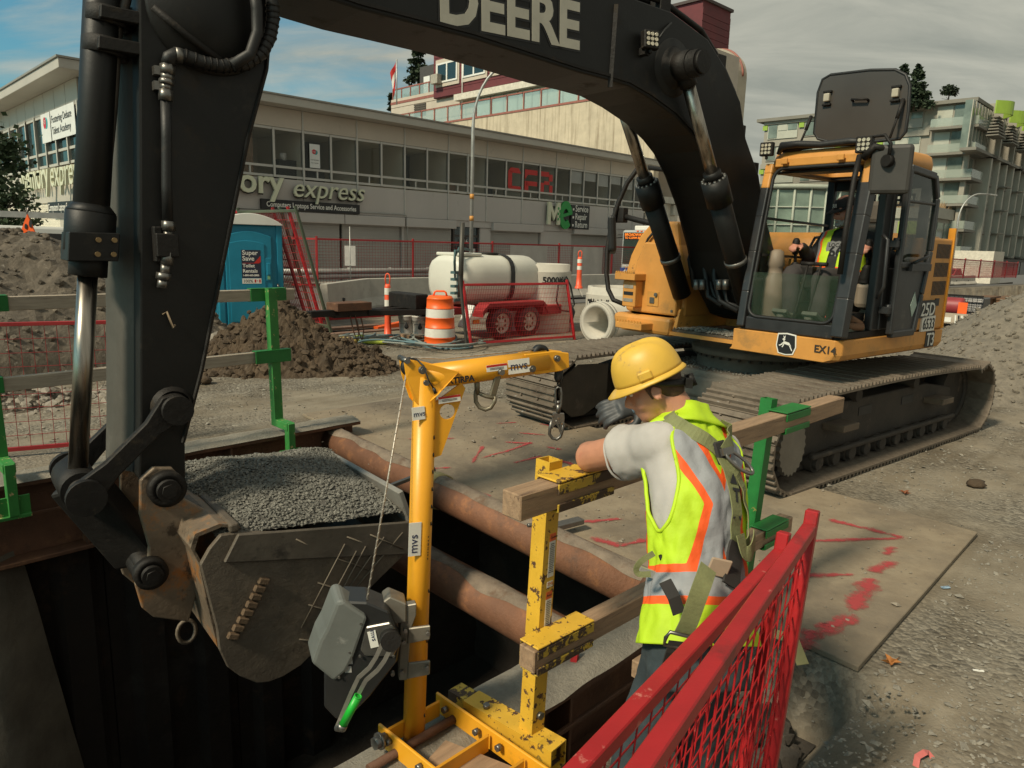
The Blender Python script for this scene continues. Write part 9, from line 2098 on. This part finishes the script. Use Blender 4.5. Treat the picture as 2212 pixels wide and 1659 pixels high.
 dc=tpt(-6,.80,.012);mb=MB();n_=tn_(-6,.80);rr=n_.cross(Z).normalized();rr=rr if rr.x>0 else-rr;uu=rr.cross(n_);uu=uu if uu.z>0 else-uu;mb.obox(dc,rr*.030,uu*.036,n_*.006)
 hz=part('fall_harness',mb,HBLK,t,.006)
 strap([(64,1.0),(52,.955),(32,.90),(10,.84),(-4,.80)],.044,HARN,'shoulder_strap',.012);strap([(-64,1.0),(-50,.955),(-32,.91),(-16,.85),(-8,.80)],.044,HARN,'shoulder_strap',.015)
 strap([(-6,.77),(-9,.66),(-12,.54),(-14,.40),(-13,.34)],.050,HARN,'back_strap',.012);strap([(-8,.76),(-26,.66),(-38,.54),(-42,.45),(-36,.37),(-20,.33)],.036,HARN,'back_strap',.010)
 strap([(-14,.40),(-20,.32),(-32,.33),(-40,.42)],.044,HARN,'loose_strap',.026)
 strap([(-13,.36),(-9,.30),(-3,.22),(2,.16)],.060,HBLK,'strap_sleeve',.016,.008)
 mb=MB();c=dc+n_*.012+rr*.012;dn=(uu*-.8+rr*.5+n_*.25).normalized();mb.tube([c+rr*(.028*math.cos(a))+dn*(.048+.052*math.sin(a)) for a in[2*PI*k/24 for k in range(24)]],.0052,8,closed=True);mb.beam(c-rr*.026,c+rr*.026,.022,.012,n_);part('d_ring',mb,STEEL,hz)
 for ch,v_ in(('T',.555),('A',.475)):
  c=tpt(-11.5,v_,.0165);n2=tn_(-11.5,v_);r2=n2.cross(T_.ax).normalized();r2=r2 if r2.x>0 else-r2;mb=MB();text_mb(mb,ch,c-r2*.014,r2,T_.ax,.055,.0003,.002);part('strap_lettering',mb,BPRINT,hz)
 c=tpt(-10,.64,.0165);n2=tn_(-10,.64);r2=n2.cross(T_.ax).normalized();mb=MB();mb.prism([c+r2*-.018,c+r2*.018,c+T_.ax*.032],n2*.0006);part('strap_arrow',mb,BPRINT,hz)
 # leg strap in front of the jeans with buckle, chest side strap loop
 lp_=[D(1530,1225,1.80),D(1518,1258,1.765),D(1503,1300,1.75),D(1487,1345,1.75),D(1472,1375,1.76)];q=cat([list(p) for p in lp_],4);nn=V((.15,-.9,.35));mb=MB();mb.ribbon(q,[nn]*len(q),.050,.004);part('leg_strap',mb,HARN,hz)
 mb=MB();c=D(1467,1385,1.745);dd=(lp_[-1]-lp_[-2]).normalized();sd=dd.cross(nn).normalized();mb.tube([c+sd*x+dd*y for x,y in((-.034,-.022),(.034,-.022),(.038,0),(.034,.022),(-.034,.022),(-.038,0))],.0055,8,closed=True);part('buckle',mb,STEEL,hz)
 mb=MB();q=[D(1466,1385,1.75),D(1458,1410,1.755),D(1450,1435,1.77)];mb.ribbon(q,[nn]*3,.055,.006);q=[D(1535,1340,1.78),D(1550,1372,1.79),D(1572,1395,1.8)];mb.ribbon(q,[nn]*3,.048,.005);q=[D(1436,1255,1.83),D(1455,1290,1.80),D(1466,1325,1.79)];mb.ribbon(q,[nn]*3,.035,.005);part('thigh_strap',mb,HBLK,hz)
 mb=MB();q=cat([list(D(x,y,1.86)) for x,y in((1412,1195),(1385,1212),(1374,1228),(1380,1240),(1405,1240))],4);mb.ribbon(q,[V((.2,-.9,.3))]*len(q),.016,.003);part('strap_tail',mb,HARN,hz)
 mb=MB();c,n=srf(1416,1243,.012);mb.obox(c,V((.035,.0,-.012)),V((.004,.0,.010)),V((0,.004,0)));part('side_buckle',mb,GALV,hz)
 mb=MB();c,n=srf(1543,1232,.026);mb.obox(c,V((.030,0,-.006)),V((.008,0,.026)),V((0,.004,0)));part('leather_tab',mb,pm('tan_leather',(.36,.26,.18),.8),hz,.004)
 mb=MB();c,n=srf(1432,1200,.008);mb.cyl(c,c+V((.02,0,-.05)),.006,6);part('pen',mb,BLKD,hz)
build_worker()
def build_operator():
 t=thing('person','seated operator in a black cap and lime vest holding the cab levers','person',EM@V((.3,1.0,1.24)),math.atan2(FD.y,FD.x))
 def P(x,y,s):l,z=ES(x,y,s);return EM@V((s,l,z))
 def Lc(s,l,z):return EM@V((s,l,z))
 hcl,hcz=ES(1822,452,.30);pel=Lc(.26,hcl+.0,1.60);nek=Lc(.18,hcl+.01,hcz-.165)
 T_=Torso(pel,nek,-LT,[(-.1,.19,.15),(.0,.19,.16),(.3,.20,.17),(.7,.21,.145),(.88,.20,.11),(1.0,.07,.07)])
 hc=Lc(.27,hcl,hcz-.01);hf=(FD*.92-LT*.42-Z*.30).normalized();H=head_frame(hc,hf);k=1.12
 sh=[T_.at(R_(a),.87,-.035) for a in(90,-90)];wr=[Lc(.54,1.33,1.925),Lc(.54,.665,1.925)];el=[Lc(.20,1.42,1.78),Lc(.24,.64,1.80)]
 hip=[Lc(.30,hcl+.10,1.60),Lc(.30,hcl-.10,1.60)];kn=[Lc(.76,hcl+.12,1.64),Lc(.76,hcl-.17,1.66)];an=[Lc(.90,1.12,1.32),Lc(.90,.86,1.32)]
 mb=MB();T_.solid(mb,-.05,1.0,-.02);limb(mb,[nek-Z*.04,nek.lerp(hc,.5),hc],[.075,.068,.06]);head(mb,H,k)
 for i in(0,1):
  limb(mb,[sh[i],sh[i].lerp(el[i],.5),el[i]],[.06,.055,.048]);limb(mb,[el[i],el[i].lerp(wr[i],.4),wr[i]-FD*.02],[.048,.048,.032]);hand(mb,wr[i]-FD*.03,FD*.9-Z*.1,-Z,.19,.75,.02,-1 if i==0 else 1)
  limb(mb,[hip[i],hip[i].lerp(kn[i],.5),kn[i],kn[i].lerp(an[i],.4),an[i]],[.10,.09,.065,.06,.042])
 fuse('body',mb,pm('ruddy_skin',(.50,.22,.15),.5,0,.14,20),t,.0115,2);face_bits(H,t,k,(.3,.28,.25))
 mb=MB();mb.ell(H@(V((0,.040,-.082))*k),.052*k,.050*k,.042*k,H);limb(mb,[H@(V(p)*k) for p in((-.062,.01,-.03),(-.058,.03,-.07),(-.03,.07,-.095),(0,.085,-.10),(.03,.07,-.095),(.058,.03,-.07),(.062,.01,-.03))],[.012,.018,.02,.02,.02,.018,.012],8);limb(mb,[H@(V(p)*k) for p in((-.03,.078,-.062),(0,.095,-.056),(.03,.078,-.062))],[.006,.009,.006],8);fuse('grey_beard',mb,pm('grey_beard',(.36,.33,.30),.9,0,.25,60,.5,120),t,.008,2)
 mb=MB();mb.lathe([(.0,.098),(.035,.094),(.062,.078),(.078,.052),(.083,.03),(.083,.022)],28,H@Matrix.Scale(k*1.02,4)@Matrix.Translation((0,-.012,.012)),sy=1.18);cp=part('cap',mb,pm('black_cap',(.014,.013,.013),.8,0,.2,8),t)
 mb=MB();rows=[]
 for i in range(11):a=R_(20+14*i);rows+=[H@(V((.083*math.cos(a),-.012+.098*math.sin(a),.034))*k),H@(V((.078*math.cos(a),.0+.098*math.sin(a)+.075*math.sin(a)**1.2,.018-.004))*k)]
 mb.add(rows,[(2*i,2*i+1,2*i+3,2*i+2) for i in range(10)],0,True);o=part('cap_peak',mb,MC['black_cap'],cp);sf=o.modifiers.new('solid','SOLIDIFY');sf.thickness=.005
 M3=H.to_3x3();mb=MB();text_mb(mb,'RR',H@(V((-.034,.096,.046))*k),M3@V((1,0,0)),M3@V((0,-.35,1)),.05,.001,shear=.3);mb.v=[tuple(V(p)) for p in mb.v];part('cap_lettering',mb,WPRINT,cp)
 mb=MB()
 for x in(-.033,.033):mb.tube([H@(V((x+.024*math.cos(a),.092,.004+.017*math.sin(a)))*k) for a in[2*PI*q/16 for q in range(16)]],.002,5,closed=True)
 mb.tube([H@(V(p)*k) for p in((-.057,.092,.008),(-.074,.06,.008),(-.078,-.01,.004))],.002,5);mb.tube([H@(V(p)*k) for p in((.057,.092,.008),(.074,.06,.008),(.078,-.01,.004))],.002,5);part('glasses',mb,pm('dark_frame',(.04,.03,.025),.3,.3),t)
 SWE=pm('black_sweatshirt',(.018,.018,.019),.85,0,.3,6,.15,25);mb=MB();T_.solid(mb,-.06,.97,.004)
 for i in(0,1):limb(mb,[sh[i],sh[i].lerp(el[i],.5),el[i]],[.078,.070,.062],16);limb(mb,[el[i],el[i].lerp(wr[i],.4),wr[i]-FD*.035],[.062,.058,.042],16)
 fuse('sweatshirt',mb,SWE,t,.013,3,fold=.009)
 mb=MB()
 for i in(0,1):limb(mb,[hip[i]-FD*.08,hip[i].lerp(kn[i],.5),kn[i],kn[i].lerp(an[i],.45),an[i]-Z*.02],[.13,.112,.088,.078,.066],16)
 fuse('trousers',mb,pm('dark_trousers',(.040,.034,.033),.85,0,.25,6,.2,25),t,.014,3)
 for i in(0,1):mb=MB();limb(mb,[an[i]+Z*.03,an[i]-Z*.03,an[i]-Z*.02+FD*.10,an[i]+Z*.01+FD*.16],[.05,.052,.048,.038],12);fuse('boot',mb,pm('dusty_boot',(.13,.13,.10),.8,0,.25,8),t,.009,3)
 # vest: open front, tapes over the shoulders
 nu,nv=120,60;vs=[];fs=[];mi=[]
 for j in range(nv+1):
  v=.06+.92*j/nv
  for i in range(nu):th=2*PI*i/nu;vs.append(T_.at(th,v,.020+.010*MN.noise(V((th*2,v*5,1)))))
 for j in range(nv):
  v=.06+.92*(j+.5)/nv
  for i in range(nu):
   th=(2*PI*(i+.5)/nu+PI)%(2*PI)-PI;fr=PI-abs(th)
   if fr<R_(11+12*max(0,v-.3)):continue
   dth=(abs(th)-R_(90))/R_(24);dv=(v-.78)/.25
   if v>.55 and dth*dth+(dv*dv if v<.78 else 0)<1:continue
   x=fr/R_(1);m=0;c0=50+4*v;d=abs(x-c0)
   if v>.2:m=2 if d<9 else(1 if d<17 else 0)
   if abs(v-.16)<.035:m=2
   elif abs(v-.16)<.07:m=1
   fs.append((j*nu+i,j*nu+(i+1)%nu,(j+1)*nu+(i+1)%nu,(j+1)*nu+i));mi.append(m)
 mb=MB();mb.add(vs,fs,0,True);mb.mi=mi;o=part('safety_vest',mb,[LIME,VOR,VSI],t);sf=o.modifiers.new('solid','SOLIDIFY');sf.thickness=.004
 c=T_.at(PI,.52,.012);mb=MB();up=(nek-pel).normalized();up=(up-FD*up.dot(FD)).normalized();GP=pm('grey_print',(.20,.20,.20),.7)
 mb.prism([c+LT*x+up*y for x,y in((-.075,.075),(-.03,.09),(0,.08),(.03,.09),(.075,.075),(.085,.02),(.07,-.05),(0,-.10),(-.07,-.05),(-.085,.02))],FD*.003);pr=part('shirt_print',mb,GP,t);mb=MB();text_mb(mb,'66',c-LT*.055-up*.05+FD*.0035,LT,up,.13,.0005,.004);text_mb(mb,'LOCAL',c-LT*.062+up*.035+FD*.0035,LT,up,.048,.0005,.001);part('print_lettering',mb,BPRINT,pr)
build_operator()
bpy.data.scenes.remove(TMPS)
